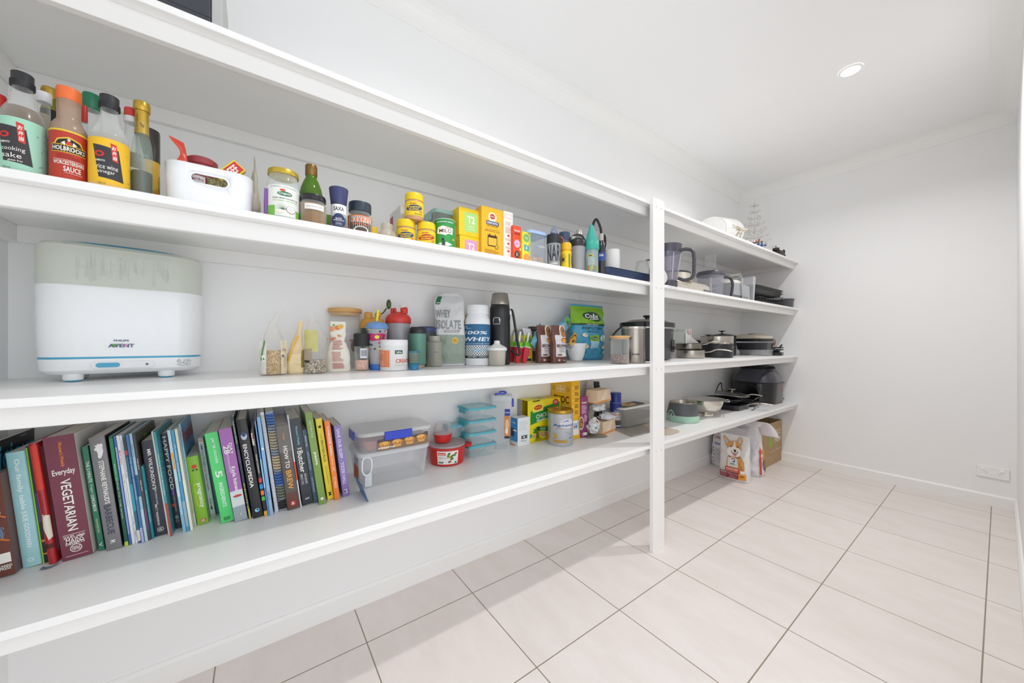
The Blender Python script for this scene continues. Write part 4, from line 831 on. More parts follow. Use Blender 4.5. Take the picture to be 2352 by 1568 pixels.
def denta(d, w, h):
    d.ell(0, h*.83, w*.2, w*.19, 'f8e6b0'); d.ell(0, h*.83, w*.15, w*.14, 'f6f2ee'); d.ell(0, h*.84, w*.12, w*.11, 'c8402c'); d.text('Pedigree', 0, h*.84, h*.025, W_, w=w*.2, shear=.2)
    d.rect(-w*.28, h*.685, w*.3, h*.755, '2c4a80'); d.text('DENTASTIX', w*.01, h*.72, h*.04, W_, w=w*.5, bold=.04); d.text('DAILY ORAL CARE', 0, h*.665, h*.02, '3a3428', w=w*.5)
    d.text('Has your dog had its', 0, h*.6, h*.02, '5a4a20', w=w*.6); d.text('DENTASTIX today?', 0, h*.57, h*.022, '5a4a20', w=w*.7)
    d.rect(-w*.22, h*.30, w*.22, h*.5, '4a2c24'); d.rect(-w*.19, h*.32, w*.19, h*.455, 'f2c440')
    for i in range(1, 6): d.rect(-w*.19+w*.063*i, h*.33, -w*.186+w*.063*i, h*.45, 'd09a28')
    for i in range(1, 4): d.rect(-w*.18, h*.32+h*.033*i, w*.18, h*.323+h*.033*i, 'd09a28')
    for s in (-1, 1): d.rect(s*w*.13-w*.02, h*.47, s*w*.13+w*.02, h*.525, '4a2c24')
    d.ell(w*.2, h*.3, w*.085, w*.085, '4a2c24'); d.ell(w*.2, h*.3, w*.065, w*.065, 'f2c440'); d.line(w*.17, h*.3, w*.195, h*.285, w*.015, '4a2c24'); d.line(w*.195, h*.285, w*.235, h*.32, w*.015, '4a2c24')
    d.lines(-w*.36, w*.36, h*.23, 4, h*.022, h*.007, 'a87c20'); d.lines(-w*.36, w*.36, h*.13, 2, h*.022, h*.008, '6a4a18'); d.rect(-w*.15, h*.02, w*.15, h*.045, 'f0ece4')
carton('dog_treat_box', 'tall orange yellow dog treat carton with a calendar picture', 'box', bfit(1092, 1106, 1155, 471, Z2, X=.32), 'f3b928', front=denta)
def whitebox(d, w, h):
    d.rect(-w*.36, h*.87, w*.36, h*.95, 'd89a80'); d.rect(-w*.32, h*.878, w*.32, h*.942, 'f2ece6')
    for k, (y, n) in enumerate(((.8, 4), (.7, 6), (.48, 2), (.33, 2), (.13, 4))): d.lines(-w*.34, w*.34, h*y, n, h*.02, h*.006, 'b08c80', k)
    for y in (.55, .4, .26, .1): d.ell(0, h*y, w*.14, h*.018, 'c8483c', 12)
carton('muesli_bar_box', 'tall narrow white carton with small red bowl pictures', 'box', bfit(1150, 1157, 1178, 484, Z2, X=.325, dep=.12), 'f0ebe4', front=whitebox)
CB = 'small upright snack boxes by the white carton'
def redb(d, w, h):
    d.text("Carman's", 0, h*.88, h*.05, W_, w=w*.7, bold=.03); d.text('BERRIES', 0, h*.8, h*.05, '8c1c18', w=w*.7, bold=.04)
    d.ell(w*.0, h*.55, w*.36, h*.1, 'e6b8e0'); d.text('LOCO', 0, h*.55, h*.05, 'b060b8', w=w*.4, bold=.04); d.ell(w*.38, h*.42, w*.1, h*.04, 'f0d0a0'); d.ell(-w*.02, h*.28, w*.3, h*.085, '26201e')
    for k in range(3): d.text(('NUT', 'BAR', 'MIX')[k], 0, h*(.315-.035*k), h*.025, W_, w=w*.3)
    d.ell(-w*.2, h*.1, w*.14, h*.06, 'f2cf9c'); d.ell(w*.1, h*.02, w*.3, h*.03, 'f0ece8')
carton('muesli_bar_box', 'red orange snack box with a lilac splash', 'box', bfit(1172, 1178.5, 1197, 517, Z2, X=.34, dep=.12), 'e4502f', front=redb, group=CB)
def flapped(m, w, d_, h): m.loft([[(-w/2, 0, h-.001), (w/2, 0, h-.001)], [(-w/2, .012, h+.016), (w/2, .012, h+.012)]], C('b8b2a6', .7), close=False)
def yelb(d, w, h):
    d.ell(-w*.05, h*.82, w*.34, h*.12, '7cb46c'); d.text('MINI', -w*.05, h*.82, h*.06, 'dff0c0', w=w*.4, bold=.04); d.poly([(-w*.3, h*.64), (w*.3, h*.6), (w*.26, h*.44), (-w*.26, h*.46)], '48a8b8'); d.text('8', 0, h*.54, h*.1, W_, w=w*.14, bold=.05); d.poly([(.32*w, h*.66), (w*.45, h*.66), (w*.4, h*.5)], 'e88c3c')
    d.ell(0, h*.25, w*.36, h*.12, 'e8a050'); d.rect(-w*.42, h*.04, w*.42, h*.1, 'e9a23c')
carton('fruit_snack_box', 'small yellow snack box with its flap open', 'box', bfit(1191, 1199.5, 1219, 531, Z2, X=.35, dep=.1), 'e8e03c', front=yelb, extra=flapped, group=CB)
# muesli tub
B_ = bfit(1205, 1216, 1257, 528, Z2, X=.36, dep=.1); loc, w, d_, h = B_
t = thing('cereal_container', 'tall clear container of muesli with pale blue lid', 'container', (loc[0], loc[1], loc[2]))
put('tub', M().rr([(0.0003, w*.44, d_*.44, .014), (.004, w*.46, d_*.46, .015), (h*.96, w*.5, d_*.5, .018)], clear('bccadc', .38)), t)
put('lid', M().rr([(h*.93, w*.55, d_*.55, .02), (h*.99, w*.56, d_*.56, .02), (h*1.02, w*.52, d_*.52, .02)], C('a9c4ea', .3)), t)
put('muesli', M().rr([(.003, w*.42, d_*.42, .013), (h*.3, w*.44, d_*.44, .014), (h*.34, w*.3, d_*.3, .014)], grain('b08c6c', 'f0dcc0', 220, 'd8b890')), t)
m = M(); D(m, mfront(-d_*.5)).text('MUESLI', w*.15, h*.6, h*.045, W_, w=w*.4, bold=.04); put('label', m, t)
# shakers and bottles near the post
F = fit(1256, 1288, 541, Z2, X=.37)
t = vessel('shaker_bottle', 'black and clear shaker with big dark letters, plastic bags stuffed in its lid', 'bottle', F, [(.86, 0), (.9, .02), (1, .76)], C('a6a9ae', .25, alpha=.75), [(1.0, .74), (1.03, .75), (1.03, 1), (.95, 1), (.9, .95), (0, .95)], C('25262a', .4), lab=(.1, .72, 2.0, None, lambda d, w, h: (d.text('NAR', 0, h*.15, h*1.5, '34363c', w=w*1.1, bold=.05), d.text('LOADED', 0, -h*.82, h*.16, W_, w=w*.6, bold=.05)), 0))
ct = Vector((F[0][0], F[0][1], Z2+F[2]))
g = Bag([(0, .012, .008), (.4, .02, .012, 0, 0, .3), (.8, .018, .006, .006, 0, .6), (1, .02, .001, .01, 0, .8)], .045, 4, .004, cs=60)
bagthing('plastic_bag', 'crumpled clear plastic bag poking out of the shaker lid', 'bag', (ct.x, ct.y-.002, ct.z-.008), 0, g, C('8f9cb4', .15, alpha=.7))
solo('bag_clip', 'royal blue bag clip on top of the shaker', 'clip', (ct.x+.005, ct.y-.002, ct.z-.002), M().tube([(-.018, 0, 0), (-.012, 0, .012), (.0, 0, .004), (.014, 0, .014), (.02, 0, 0)], .004, C('2c4aa8', .3)))
solo('silicone_strap', 'coral rubber loop behind the shaker', 'strap', (.36, onX(1290, .36)[0], Z2+.10), M().tube(smooth_path([(-.012, 0, 0), (-.014, 0, .03), (-.002, 0, .045), (.01, 0, .03), (.006, 0, 0), (.0, .004, -.02), (.012, 0, .018), (.02, 0, .026)]), .0035, C('b85c4c', .5)))
F = fit(1288, 1313, 558, Z2, X=.385)
vessel('mustard_bottle', 'yellow squeeze bottle with yellow screw cap', 'bottle', F, [(.9, 0), (1, .04), (1, .12), (.93, .3), (.93, .5), (1, .62), (.97, .68), (.8, .7), (.8, .74)], C('f0c81c', .35), [(.92, .72), (.96, .73), (.98, .93), (.8, .99), (0, 1)], C('f0b820', .35), lab=(.06, .62, 1.6, None, lambda d, w, h: (d.rect(w*.3, -h*.85, w*.5, h*.85, '4c8c4c'), d.lines(-w*.7, w*.1, h*.7, 6, h*.2, h*.06, 'a88c20'), d.rect(-w*.6, -h*.1, -w*.2, h*.35, '5a4c20'))), capn='cap')
F = fit(1309, 1345, 552, Z2, X=.37)
t = vessel('shaker_bottle', 'frosted grey shaker with black looped lid', 'bottle', F, [(.72, 0), (.76, .02), (.98, .80), (1, .81)], C('a7a8ae', .35, alpha=.85), [(1.0, .79), (1.05, .8), (1.05, .93), (.92, 1), (.5, 1.05), (0, 1.05)], C('2a2a2c', .35))
r_, h_ = F[1], F[2]; put('carry_loop', M().tube(smooth_path([(r_*.95, 0, h_*.96), (r_*.5, 0, h_*1.14), (-r_*.3, 0, h_*1.17), (-r_*.9, 0, h_*1.08), (-r_*1.0, 0, h_*.98)]), .004, C('2a2a2c', .35)), t)
put('spout', M().lathe([(r_*.28, h_*1.02), (r_*.28, h_*1.12), (0, h_*1.12)], C('b9b7b2', .3), c=(-r_*.6, 0)), t)
F = fit(1284, 1309, 535, Z2, X=.33); vessel('travel_mug', 'slate blue lidded mug behind the yellow squeeze bottle', 'mug', F, [(.9, 0), (1, .8)], C('5c6470', .35), [(1.02, .8), (1.04, .81), (1.0, 1), (0, 1)], C('3a4a66', .4))
F = fit(1322, 1339, 526, Z2, X=.31); vessel('glass_bottle', 'thin clear bottle with silver cap behind the teal cone', 'bottle', F, [(1, 0), (1, .8), (.8, .86)], clear('a8b8b0', .5), [(.95, .84), (1, .85), (.8, .87), (.8, .98), (0, 1)], C('cfcfcc', .3, .4), capn='cap')
F = fit(1342, 1375, 517, Z2, X=.40)
def crayon(d, w, h):
    d.ell(-w*.1, h*.75, w*.28, h*.13, 'd8c840'); d.ell(-w*.1, h*.75, w*.2, h*.08, '3c5c3c'); 
    for i, s in enumerate(('KINETIC', 'A HUNDRED', 'PIECE TUB', 'MAGNETIC')): d.text(s, 0, h*(.45-.2*i), h*.11, 'd6e8e4', w=w*.62)
    for i in range(9): d.line(w*(-.7+.17*i), -h*.95, w*(-.5+.15*i), -h*.35, w*.07, ('e0c030', '3c9ca8', 'd8643c', '8cc04c')[i % 4])
vessel('crayon_tub', 'crayon shaped clear tub with teal cone lid', 'tub', F, [(.94, 0), (.96, .02), (.96, .56)], C('9fb4b4', .15, alpha=.7), [(1.02, .48), (1.08, .5), (1.08, .64), (.98, .66), (.9, .67), (.3, .97), (.22, 1), (0, 1)], C('3aa898', .45), (.01, .25, grain('c89a3c', '5c8c8c', 150, 'd8a040')), lab=(.03, .4, 1.6, None, crayon))
Yb, _ = onX(1380, .37); F = fit(1371, 1391, 548, Z2, X=.385)
t = vessel('drink_bottle', 'dark bottle with blue print and black carry strap', 'bottle', F, [(1, 0), (1, .75), (.85, .86), (.5, .92), (.5, 1)], C('2c2c36', .25), [(.55, .94), (.58, .95), (.58, 1.12), (0, 1.12)], C('b8b4ac', .35), lab=(.4, .62, 1.4, '2c4a8c', lambda d, w, h: d.text('350', 0, h*.3, h*.5, W_, w=w*.7)), capn='cap')
r_, h_ = F[1], F[2]
put('carry_strap', M().tube(smooth_path([(-r_*1.6, 0, h_*.9), (-r_*2.0, 0, h_*1.3), (-r_*1.2, 0, h_*1.52), (-r_*.2, 0, h_*1.3), (r_*.1, 0, h_*1.05), (r_*.7, 0, h_*1.08), (r_*.9, 0, h_*.9), (r_*.7, 0, h_*.7)]), .0055, C('141416', .6), flat=.5), t)
F = fit(1391, 1424, 575, Z2, X=.33)
m = M().lathe([(.022, .0003), (F[1], .0003), (F[1], F[2]), (.022, F[2])], C('ecebe9', .9, n=.02), 40, caps=(0, 0)).lathe([(.022, .0003), (.022, F[2])], C('b8a58a', .8), 24, caps=(0, 0))
solo('paper_towel_roll', 'roll of white paper towel standing at the back', 'paper roll', F[0], m)
# navy tray by the post
ya, _ = onX(1394, .415); yb, _ = onX(1515, .415)
t = thing('serving_tray', 'shallow navy blue plastic tray near the post', 'tray', (.30, (ya+yb)/2, Z2))
w = (yb-ya)/2; NV = C('2c3c60', .4); m = M()
m.rr([(.0003, w*.93, .10, .03), (.004, w*.95, .105, .03), (.04, w, .115, .035)], NV, caps=(1, 0)).rr([(.0045, w*.94, .104, .03), (.04, w*.985, .1125, .034)], NV, caps=(1, 0)).rr([(.0395, w*.985, .1125, .034), (.0395, w*1.03, .121, .036), (.0415, w*1.03, .121, .036), (.0415, w*.985, .1125, .034)], NV, caps=(0, 0)); put('dish', m, t)
F = fit(1458, 1492, 603, Z2+.0, X=.26); F = ((F[0][0], F[0][1], Z2+.0052), F[1], F[2])
t = vessel('glass_jug', 'clear glass jug with metal clip standing in the navy tray', 'jug', F, [(.8, 0), (1, .1), (1, .7), (.85, .9), (.85, 1)], clear('dfe3e0', .3))
put('clip_frame', M().tube(smooth_path([(F[1]*.9, -.01, F[2]*.5), (F[1]*1.2, -.012, F[2]*.95), (F[1]*.5, -.012, F[2]*1.03), (F[1]*1.3, -.01, F[2]*1.05)]), .003, metal('8a8886')), t)
# right of the post
F = fit(1500, 1566, 565, Z2, X=.40)
PL = C('8c8a9c', .12, alpha=.5)
t = vessel('blender_jug', 'tall smoky blender jug with a big charcoal handle', 'jug', F, [(.62, 0), (.66, .12), (.98, .97), (1, 1)], PL, [(.66, .0), (.7, .01), (.7, .13), (.6, .15), (0, .15)], C('4a4a50', .4), capn='collar', a=R(-62), more=lambda t, r, h: put('rim_band', M().lathe([(r*.93, h*.82), (r*1.01, h*1.0), (r*1.02, h*1.0), (r*.945, h*.82)], C('55545f', .3, alpha=.85), 36, caps=(0, 0)), t))
r_, h_ = F[1], F[2]
put('handle', M().tube(smooth_path([(r_*.9, -.004, h_*.86), (r_*1.3, -.006, h_*.87), (r_*1.75, -.008, h_*.78), (r_*1.8, -.008, h_*.4), (r_*1.7, -.008, h_*.2), (r_*1.2, -.006, h_*.14), (r_*.75, -.004, h_*.2)], 6), .012, C('4c4c52', .4), 12, flat=.75), t)
m = M()
for k in range(6):
    q = 2*math.pi*k/6; m.tube([(r_*.66*math.cos(q), r_*.66*math.sin(q), h_*.16), (r_*.92*math.cos(q), r_*.92*math.sin(q), h_*.78)], .0018, C('dcdce6', .1))
put('ribs', m, t)
solo('kitchen_dial', 'pale round disc standing just right of the post', 'disc', (.425, onX(1519, .425)[0], Z2+.0), M().lathe([(.0, -.004), (.036, -.004), (.04, 0), (.036, .004), (0, .004)], C('d8d4cc', .4), 32), rot=(R(90), 0, R(75))).location.z += .0405
# food processor base
X_ = .40; y0, d0 = onX(1553, X_); y1, d1 = onX(1641, X_); hh = hz(638, d0)-Z2
SV = C('d2cbbf', .32, .6)
t = thing('food_processor', 'champagne silver food processor base', 'appliance', (X_-.10, (y0+y1)/2, Z2)); w = (y1-y0)/2
put('housing', M().rr([(.0004, w*.98, .085, .03), (.006, w, .09, .03), (hh*.8, w*.96, .085, .035), (hh, w*.88, .075, .035)], SV), t)
put('control_panel', M().bev(w*.5, w*.86, -.0925, -.089, .01, hh*.42, .001, C('6c6c70', .4)), t)
put('motor_column', M().lathe([(w*.5, hh*.95), (w*.46, hh*1.75), (w*.42, hh*1.82)], SV, c=(-w*.35, .01)), t)
put('drive_cap', M().lathe([(w*.47, hh*1.78), (w*.48, hh*1.86), (w*.43, hh*1.95), (0, hh*1.96)], C('4a494c', .4), c=(-w*.35, .01)), t)
# food processor bowl
F = fit(1600, 1664, 632, Z2, X=.25)
t = vessel('food_processor_bowl', 'clear food processor bowl with dark lid and tall feed chute', 'bowl', F, [(.85, 0), (.9, .05), (.98, 1)], C('a9a8b4', .1, alpha=.42), [(1.0, .96), (1.05, .97), (1.05, 1.06), (.98, 1.12), (0, 1.14)], C('55555e', .35, alpha=.9), a=R(-62))
r_, h_ = F[1], F[2]
put('feed_chute', M().rr([(h_*1.12, r_*.36, r_*.3, .012, 0, 0), (h_*1.85, r_*.4, r_*.33, .012, 0, 0)], clear('d6d8da', .4), caps=(0, 1)), t)
put('handle', M().tube(smooth_path([(r_*.95, 0, h_*.9), (r_*1.35, 0, h_*.85), (r_*1.55, 0, h_*.6), (r_*1.45, 0, h_*.15), (r_*1.3, 0, h_*.05)], 5), .011, C('3c3c42', .35), 12, flat=.8), t)
put('blade', M().tube([(-r_*.6, 0, h_*.4), (0, 0, h_*.45), (r_*.6, 0, h_*.5)], .004, metal()).tube([(0, 0, .004), (0, 0, h_*.9)], .008, C('e6e4de', .4)), t)
# grey box with white mixer on it, clear tub beside
Bx = bfit(1671, 1680, 1722, 648, Z2, X=.34, dep=.16)
carton('mixer_case', 'grey plastic case under the white hand mixer', 'box', Bx, 'a2a4a6', front=lambda d, w, h: d.rect(-w*.42, 0, w*.42, h*.35, '5c5c60'), bv=.004)
bt = Bx[0]; hb = Z2+Bx[3]
t = thing('hand_mixer', 'white stick mixer lying on the grey case with its cord coiled', 'mixer', (bt[0]+.01, bt[1], hb+.024), rot=(0, 0, R(75)))
put('motor_grip', M().loft([[(x, math.cos(2*math.pi*k/16)*r, math.sin(2*math.pi*k/16)*r) for k in range(16)] for x, r in ((-.11, .012), (-.08, .02), (0, .023), (.06, .022), (.09, .016), (.1, .004))], C('e8e6e0', .3), smooth=True), t)
put('cord', M().tube(smooth_path([(.09, 0, 0), (.12, -.01, .02), (.07, -.02, .05), (.0, 0, .055), (.05, .02, .03), (.11, 0, .045), (.06, -.03, .06), (-.02, -.02, .04)]), .0025, C('eceae6', .4), 6), t)
Yc, _ = onX(1724, .40)
t = thing('measuring_jug', 'clear square plastic jug beside the black trays', 'jug', (.385, Yc, Z2)); h = hz(637, onX(1724, .40)[1])-Z2
put('body', M().rr([(.0004, .018, .034, .010), (h, .025, .042, .012)], clear('d2d4d8', .5, .15)), t)
# stacked black baking trays, racks
X_ = .385; ya, da = onX(1738, X_); yb, db = onX(1800, X_); K = C('2b2b2b', .4); K2 = C('3a3a3a', .45)
def pan(name, label, loc, w, d, h, mat, a=0, lip=.008, group='black ovenware stacked at the far end of the second highest shelf', rr=.02):
    m = M(); m.rr([(.0004, w*.9, d*.9, rr), (.003, w*.93, d*.93, rr), (h, w, d, rr*1.2)], mat, caps=(1, 0)).rr([(.003, w*.92, d*.92, rr), (h, w-.002, d-.002, rr*1.2)], mat, caps=(1, 0)).rr([(h, w-.002, d-.002, rr), (h, w+lip, d+lip, rr), (h+.002, w+lip, d+lip, rr), (h+.002, w-.002, d-.002, rr)], mat, caps=(0, 0))
    return solo(name, label, 'pan', loc, m, a, group)
zc = Z2; w = (yb-ya)/2+.03; yc = (ya+yb)/2+.03
def rack(label, z, dy, w, grp='wire cooling racks under the black trays'):
    m = M()
    for k in range(15): m.tube([(-w, -.13+.0186*k, 0), (w, -.13+.0186*k, 0)], .0014, K, 5)
    for k in range(5): m.tube([(-w+w*.5*k, -.13, -.002), (-w+w*.5*k, .13, -.002)], .0018, K, 5)
    for sx in (-1, 1):
        for sy in (-1, 1): m.tube([(sx*w*.8, sy*.12, 0), (sx*w*.8, sy*.12, -.022), (sx*w*.6, sy*.12, -.022), (sx*w*.6, sy*.12, 0)], .0018, K, 5)
    return solo('cooling_rack', label, 'rack', (.25, yc+dy, z), m, 0, grp)
rack('lowest black wire cooling rack in the stack', Z2+.026, .02, w); rack('middle black wire cooling rack in the stack', Z2+.052, .05, w); rack('top black wire cooling rack in the stack', Z2+.078, .06, w*1.1)
for k, s in enumerate(('lowest', 'middle', 'topmost')): pan('baking_tray', f'{s} of three nested black rectangular baking trays', (.25, yc-.01, Z2+.0825+.014*k), w*.92, .12, .026, K2)
y_, _ = onX(1818, .36); pan('loaf_tin', 'grey loaf tin at the far end of the shelf', (.34, min(y_, 3.60), Z2), .045, .09, .07, C('55575a', .45), lip=.006)
t = thing('silicone_mould', 'red silicone moulds tucked behind the black trays', 'mould', (.2, 3.55, Z2+.075)); put('mould', M().rr([(0, .04, .05, .02), (.055, .065, .07, .02)], C('d23c34', .5)), t)
for k in range(3): put('liner', M().rr([(-.012+.004*k-.02, .03, .045, .02), (.002+.004*k-.02, .055, .065, .02)], C(('e8c8b8', 'd8a898', 'e8d0c4')[k], .6)), t)
# ------------------------------------------------------------ third shelf
# steriliser
zb = Z3; Xc = .098; hd = .068
Yl, dl_ = onX(88, Xc); Yr, dr_ = onX(465, Xc); hw = (Yr-Yl)/2-.004; yc = (Yl+Yr)/2
H = .332
t = thing('bottle_steriliser', 'white electric baby bottle steriliser with clear misted lid and blue stripe', 'steriliser', (Xc, yc, zb), .16)
WH = C('eef0f2', .16, n=.015); BL = C('48a8cc', .35)
def slab(lev, mat, **k): return M().rr([(z, hw+o, hd+o, .062+o) for z, o in lev], mat, seg=14, **k)
put('base', slab([(.0155, -.02), (.018, -.010), (.026, -.002), (.05, 0), (.0525, 0)], WH), t)
put('blue_stripe', slab([(.0525, -.001), (.0575, -.001)], BL), t)
put('body', slab([(.0575, .0), (.12, .002), (.222, .004), (.226, .0025)], WH), t)
lid = M(); lid.rr([(z, hw+o, hd+o, .062+o) for z, o in ((.2262, .002), (.30, .003), (.318, .002), (.326, -.006), (.329, -.018))], C('e4e9de', .3, alpha=.6, n=0), seg=14)
put('lid', lid, t)
m = M(); pts = [((hw*.72)*math.cos(math.pi*k/24), -hd*.30, .3285+.0065*math.sin(math.pi*k/24)) for k in range(25)]; m.tube(pts, .0045, C('3f8fb4', .3), 8, flat=.7); put('lid_handle', m, t)
rnd = random.Random(5); m = M(); d = D(m, mfront(-(hd+.0032)), e0=.0002, de=.00002)
for k in range(420):
    x = rnd.uniform(-hw*.55, hw*.6); z = rnd.triangular(.238, .31, .302); d.ell(x, z, rnd.uniform(.0003, .0011), rnd.uniform(.0004, .0014), C('f4f6ee', .15, alpha=.55), 6)
for k in range(22):
    x = rnd.uniform(-hw*.55, hw*.58); z = rnd.uniform(.29, .305); q = rnd.uniform(.0015, .0038); z2 = z-rnd.uniform(.03, .062); x2 = x+rnd.uniform(-.002, .002); d.poly([(x-q*.3, z), (x+q*.3, z), (x2+q, z2+.004), (x2+q*.5, z2), (x2-q*.5, z2), (x2-q, z2+.004)], C('a4aa9c', .3, alpha=.16))
put('condensation', m, t)
m = M(); d = D(m, mfront(-(hd+.0032)))
d.text('PHILIPS', -.008, .0965, .0045, '3a5478', w=.025, bold=.04); d.text('AVENT', -.008, .084, .0085, '3c4a7c', w=.043, bold=.05)
d.poly([(-.0195, .0795), (-.014, .088), (-.025, .088)], '5f9a4c'); d.poly([(.0015, .088), (.0015, .080), (-.004, .088)], 'd88aa0')
put('logo', m, t)
m = M(); d = D(m, mfront(-hd-.0003))
d.poly([(x0+.0088*math.cos(a), .037+.0088*math.sin(a)) for x0, s0 in ((.040, -math.pi/2), (-.048, math.pi/2)) for a in [s0+math.pi*k/10 for k in range(11)]], 'e2e4e6'); d.poly([(x0+.0083*math.cos(a), .037+.0083*math.sin(a)) for x0, s0 in ((.040, -math.pi/2), (-.048, math.pi/2)) for a in [s0+math.pi*k/10 for k in range(11)]], 'eef0f2'); put('control_strip', m, t)
put('power_button', M().rr([(0, .0195, .0055, .0055), (.0015, .019, .005, .005)], BL), t, loc=(-.030, -hd-.001, .037), rot=(R(90), 0, 0))
put('indicator_lamp', M().lathe([(.0028, 0), (.0025, .0012), (0, .0014)], C('5c6478', .3), 14), t, loc=(.036, -hd-.001, .037), rot=(R(90), 0, 0))
m = M(); d = D(m, mfront(-hd-.0003)); x = hw*.72
d.poly([(x-.012, .041), (x-.004, .041), (x-.008, .048)], '5c6064'); d.poly([(x-.0107, .0418), (x-.0053, .0418), (x-.008, .0464)], 'f0f1f2'); d.ring(x-.001, .034, .009, .004, .0008, '5c6064'); d.line(x+.001, .036, x+.003, .046, .0008, '5c6064'); d.lines(x+.006, x+.017, .046, 3, .0025, .0008, '6c7074'); d.lines(x+.006, x+.017, .038, 6, .0018, .0005, '9a9ea2'); put('warning_print', m, t)
for x in (-hw*.60, hw*.50):
    for y in (-hd*.62, hd*.62):
        f = put('foot', M().lathe([(.0150, .003), (.0165, .006), (.017, .018), (0, .018)], WH, 20, c=(x, y)), t); put('foot_pad', M().lathe([(.0125, .0003), (.0135, .0032), (0, .0032)], BL, 20, c=(x, y)), f)
solo('power_cord', 'white cord lying on the shelf at the near end behind the steriliser', 'cord', (0, 0, 0), M().tube(smooth_path([tuple(G(-60, 884, Z3+.003)), tuple(G(0, 879, Z3+.003)), tuple(G(50, 873, Z3+.003)), tuple(G(95, 868, Z3+.003)), tuple(G(125, 866, Z3+.003))]), .0028, C('e2e3e0', .4), 8), rot=(0, 0, 0))
# bags of grain
PBAG = 'half empty food packets standing beside the steriliser'
def gbag(nm, lab, u0, u1, vb, vt, a, lv, mat, fillm, fq, draw=None, sd=1, edge=None, dmul=.55):
    p = G((u0+u1)/2, vb, Z3); t_ = ((u0+u1)/2-CX)/FPX; d = (Z3+lift(Z3, p.x)-CAMZ)*FPX/(CY-vb); w = (u1-u0)*d/FPX/math.sqrt(1+t_*t_)/2; h = hz(vt, d)-Z3-lift(Z3, p.x)
    k = Vector((p.x-CAMX, p.y-CAMY)).normalized(); dep = w*dmul; loc = (p.x+k.x*dep, p.y+k.y*dep, Z3)
    lv = [(q[0], q[1]*w, q[2]*w)+tuple((q[3]*w, q[4]*w) if len(q) > 4 else (0, 0))+((q[5],) if len(q) > 5 else (0,)) for q in lv]
    b = Bag(lv, h, sd, .0025, 2.8)
    t = thing(nm, lab, 'packet', loc, toward(loc)+a, PBAG); m = M(); b.body(m, mat, 30)
    if draw: draw(b.D(m), w, h)
    put('bag', m, t)
    if fillm:
        lv2 = [(q[0], q[1]*.93, q[2]*.9)+q[3:] for q in lv]; b2 = Bag(lv2, h, sd, .0022, 2.8); m = M(); b2.body(m, fillm, 14, .012, fq); put('contents', m, t)
    return t, b, w, h
PW = clear('dcd6c8', .2, .25)
def d1(d, w, h):
    grid_y(d, -w*.98, h*.02, -w*.5, h*.5, C('dcd8d2', .5)); grid_y(d, w*.52, h*.02, w*.98, h*.5, C('dfd2b4', .5)); d.poly([(-w*.95, h*.22), (-w*.8, h*.22), (-w*.62, h*.5), (-w*.7, h*.5)], '4c9a44'); d.rect(-w*.85, h*.2, -w*.6, h*.29, W_); d.poly([(-w*.8, h*.22), (-w*.65, h*.22), (-w*.72, h*.27)], '4c9a44')
    d.ell(w*.68, h*.28, w*.08, h*.02, '5c6468'); d.lines(w*.6, w*.95, h*.38, 3, h*.015, h*.004, '8c7c5c'); d.lines(w*.72, w*.95, h*.26, 8, h*.02, h*.005, '9a8a6c')
TAN = C('d8c8ac', .6)
gbag('oats_packet', 'tall clear sided packet of oats with a twisted pointed top', 596, 661, 862, 702, -.0, [(0, .92, .55), (.03, 1, .6), (.25, 1, .58), (.5, .72, .42, -.05, 0), (.72, .34, .2, -.05, 0), (.9, .13, .06, .3, 0), (.97, .2, .02, .6, 0), (1, .22, .01, .8, 0)], PW, grain('a88858', 'ecd8b0', 420, 'cbae80'), .36, d1, 11)
def d2(d, w, h):
    grid_y(d, -w*.95, h*.03, w*.95, h*.38, C('e4cfa0', .45)); d.poly([(-w*.9, h*.25), (-w*.7, h*.25), (w*.1, h*.72), (-w*.1, h*.72)], 'e8b830'); grid_y(d, w*.6, h*.12, w*.96, h*.45, C('8c7844', .5))
gbag('grain_packet', 'slim tan packet with a yellow stripe between the oats and the seeds', 658, 700, 859, 737, 0, [(0, .9, .6), (.04, 1, .65), (.3, .95, .6), (.6, .62, .35, .15, 0), (.78, .35, .2, .35, 0), (.9, .3, .08, .5, 0), (1, .32, .02, .55, 0)], C('dcc49a', .4), None, .3, d2, 3)
def d3(d, w, h):
    grid_y(d, -w*.9, h*.35, w*.2, h*.7, C('c8c07c', .5)); d.rect(-w*.9, h*.22, -w*.3, h*.4, 'a89884'); d.rect(-w*.9, h*.18, -w*.5, h*.22, '3a3028')
gbag('seed_packet', 'clear crumpled packet of mixed black and white seeds', 697, 752, 858, 715, 0, [(0, .9, .6), (.03, 1, .7), (.3, .98, .62), (.55, .9, .4, .0, 0), (.75, .6, .2, -.1, 0), (.9, .25, .06, -.25, 0), (1, .3, .02, -.35, 0)], clear('d6d2c2', .25, .15), grain('3a3430', 'f0ece4', 420, 'a89478'), .22, d3, 6)
def d4(d, w, h):
    d.lines(-w*.45, w*.5, h*.62, 9, h*.022, h*.009, 'b85c5c', 3); d.lines(-w*.45, w*.5, h*.38, 8, h*.024, h*.009, 'b85c5c', 4); d.lines(-w*.45, w*.5, h*.17, 6, h*.02, h*.009, 'b85c5c', 5)
    d.text('Pancake', -w*.5, h*.66, h*.06, 'e0722c', w=w*.7, rot=.3, bold=.04); d.text('Mix', w*.1, h*.72, h*.05, 'e0722c', w=w*.3)
    d.ell(-w*.45, h*.85, w*.25, h*.05, 'e89868', rot=.5); d.ell(0, h*.88, w*.2, h*.045, 'd87c3c', rot=.3); d.ell(w*.22, h*.9, w*.22, h*.04, 'e0b04c', rot=.6); d.ell(-w*.3, h*.93, w*.1, h*.02, '6ca04c')
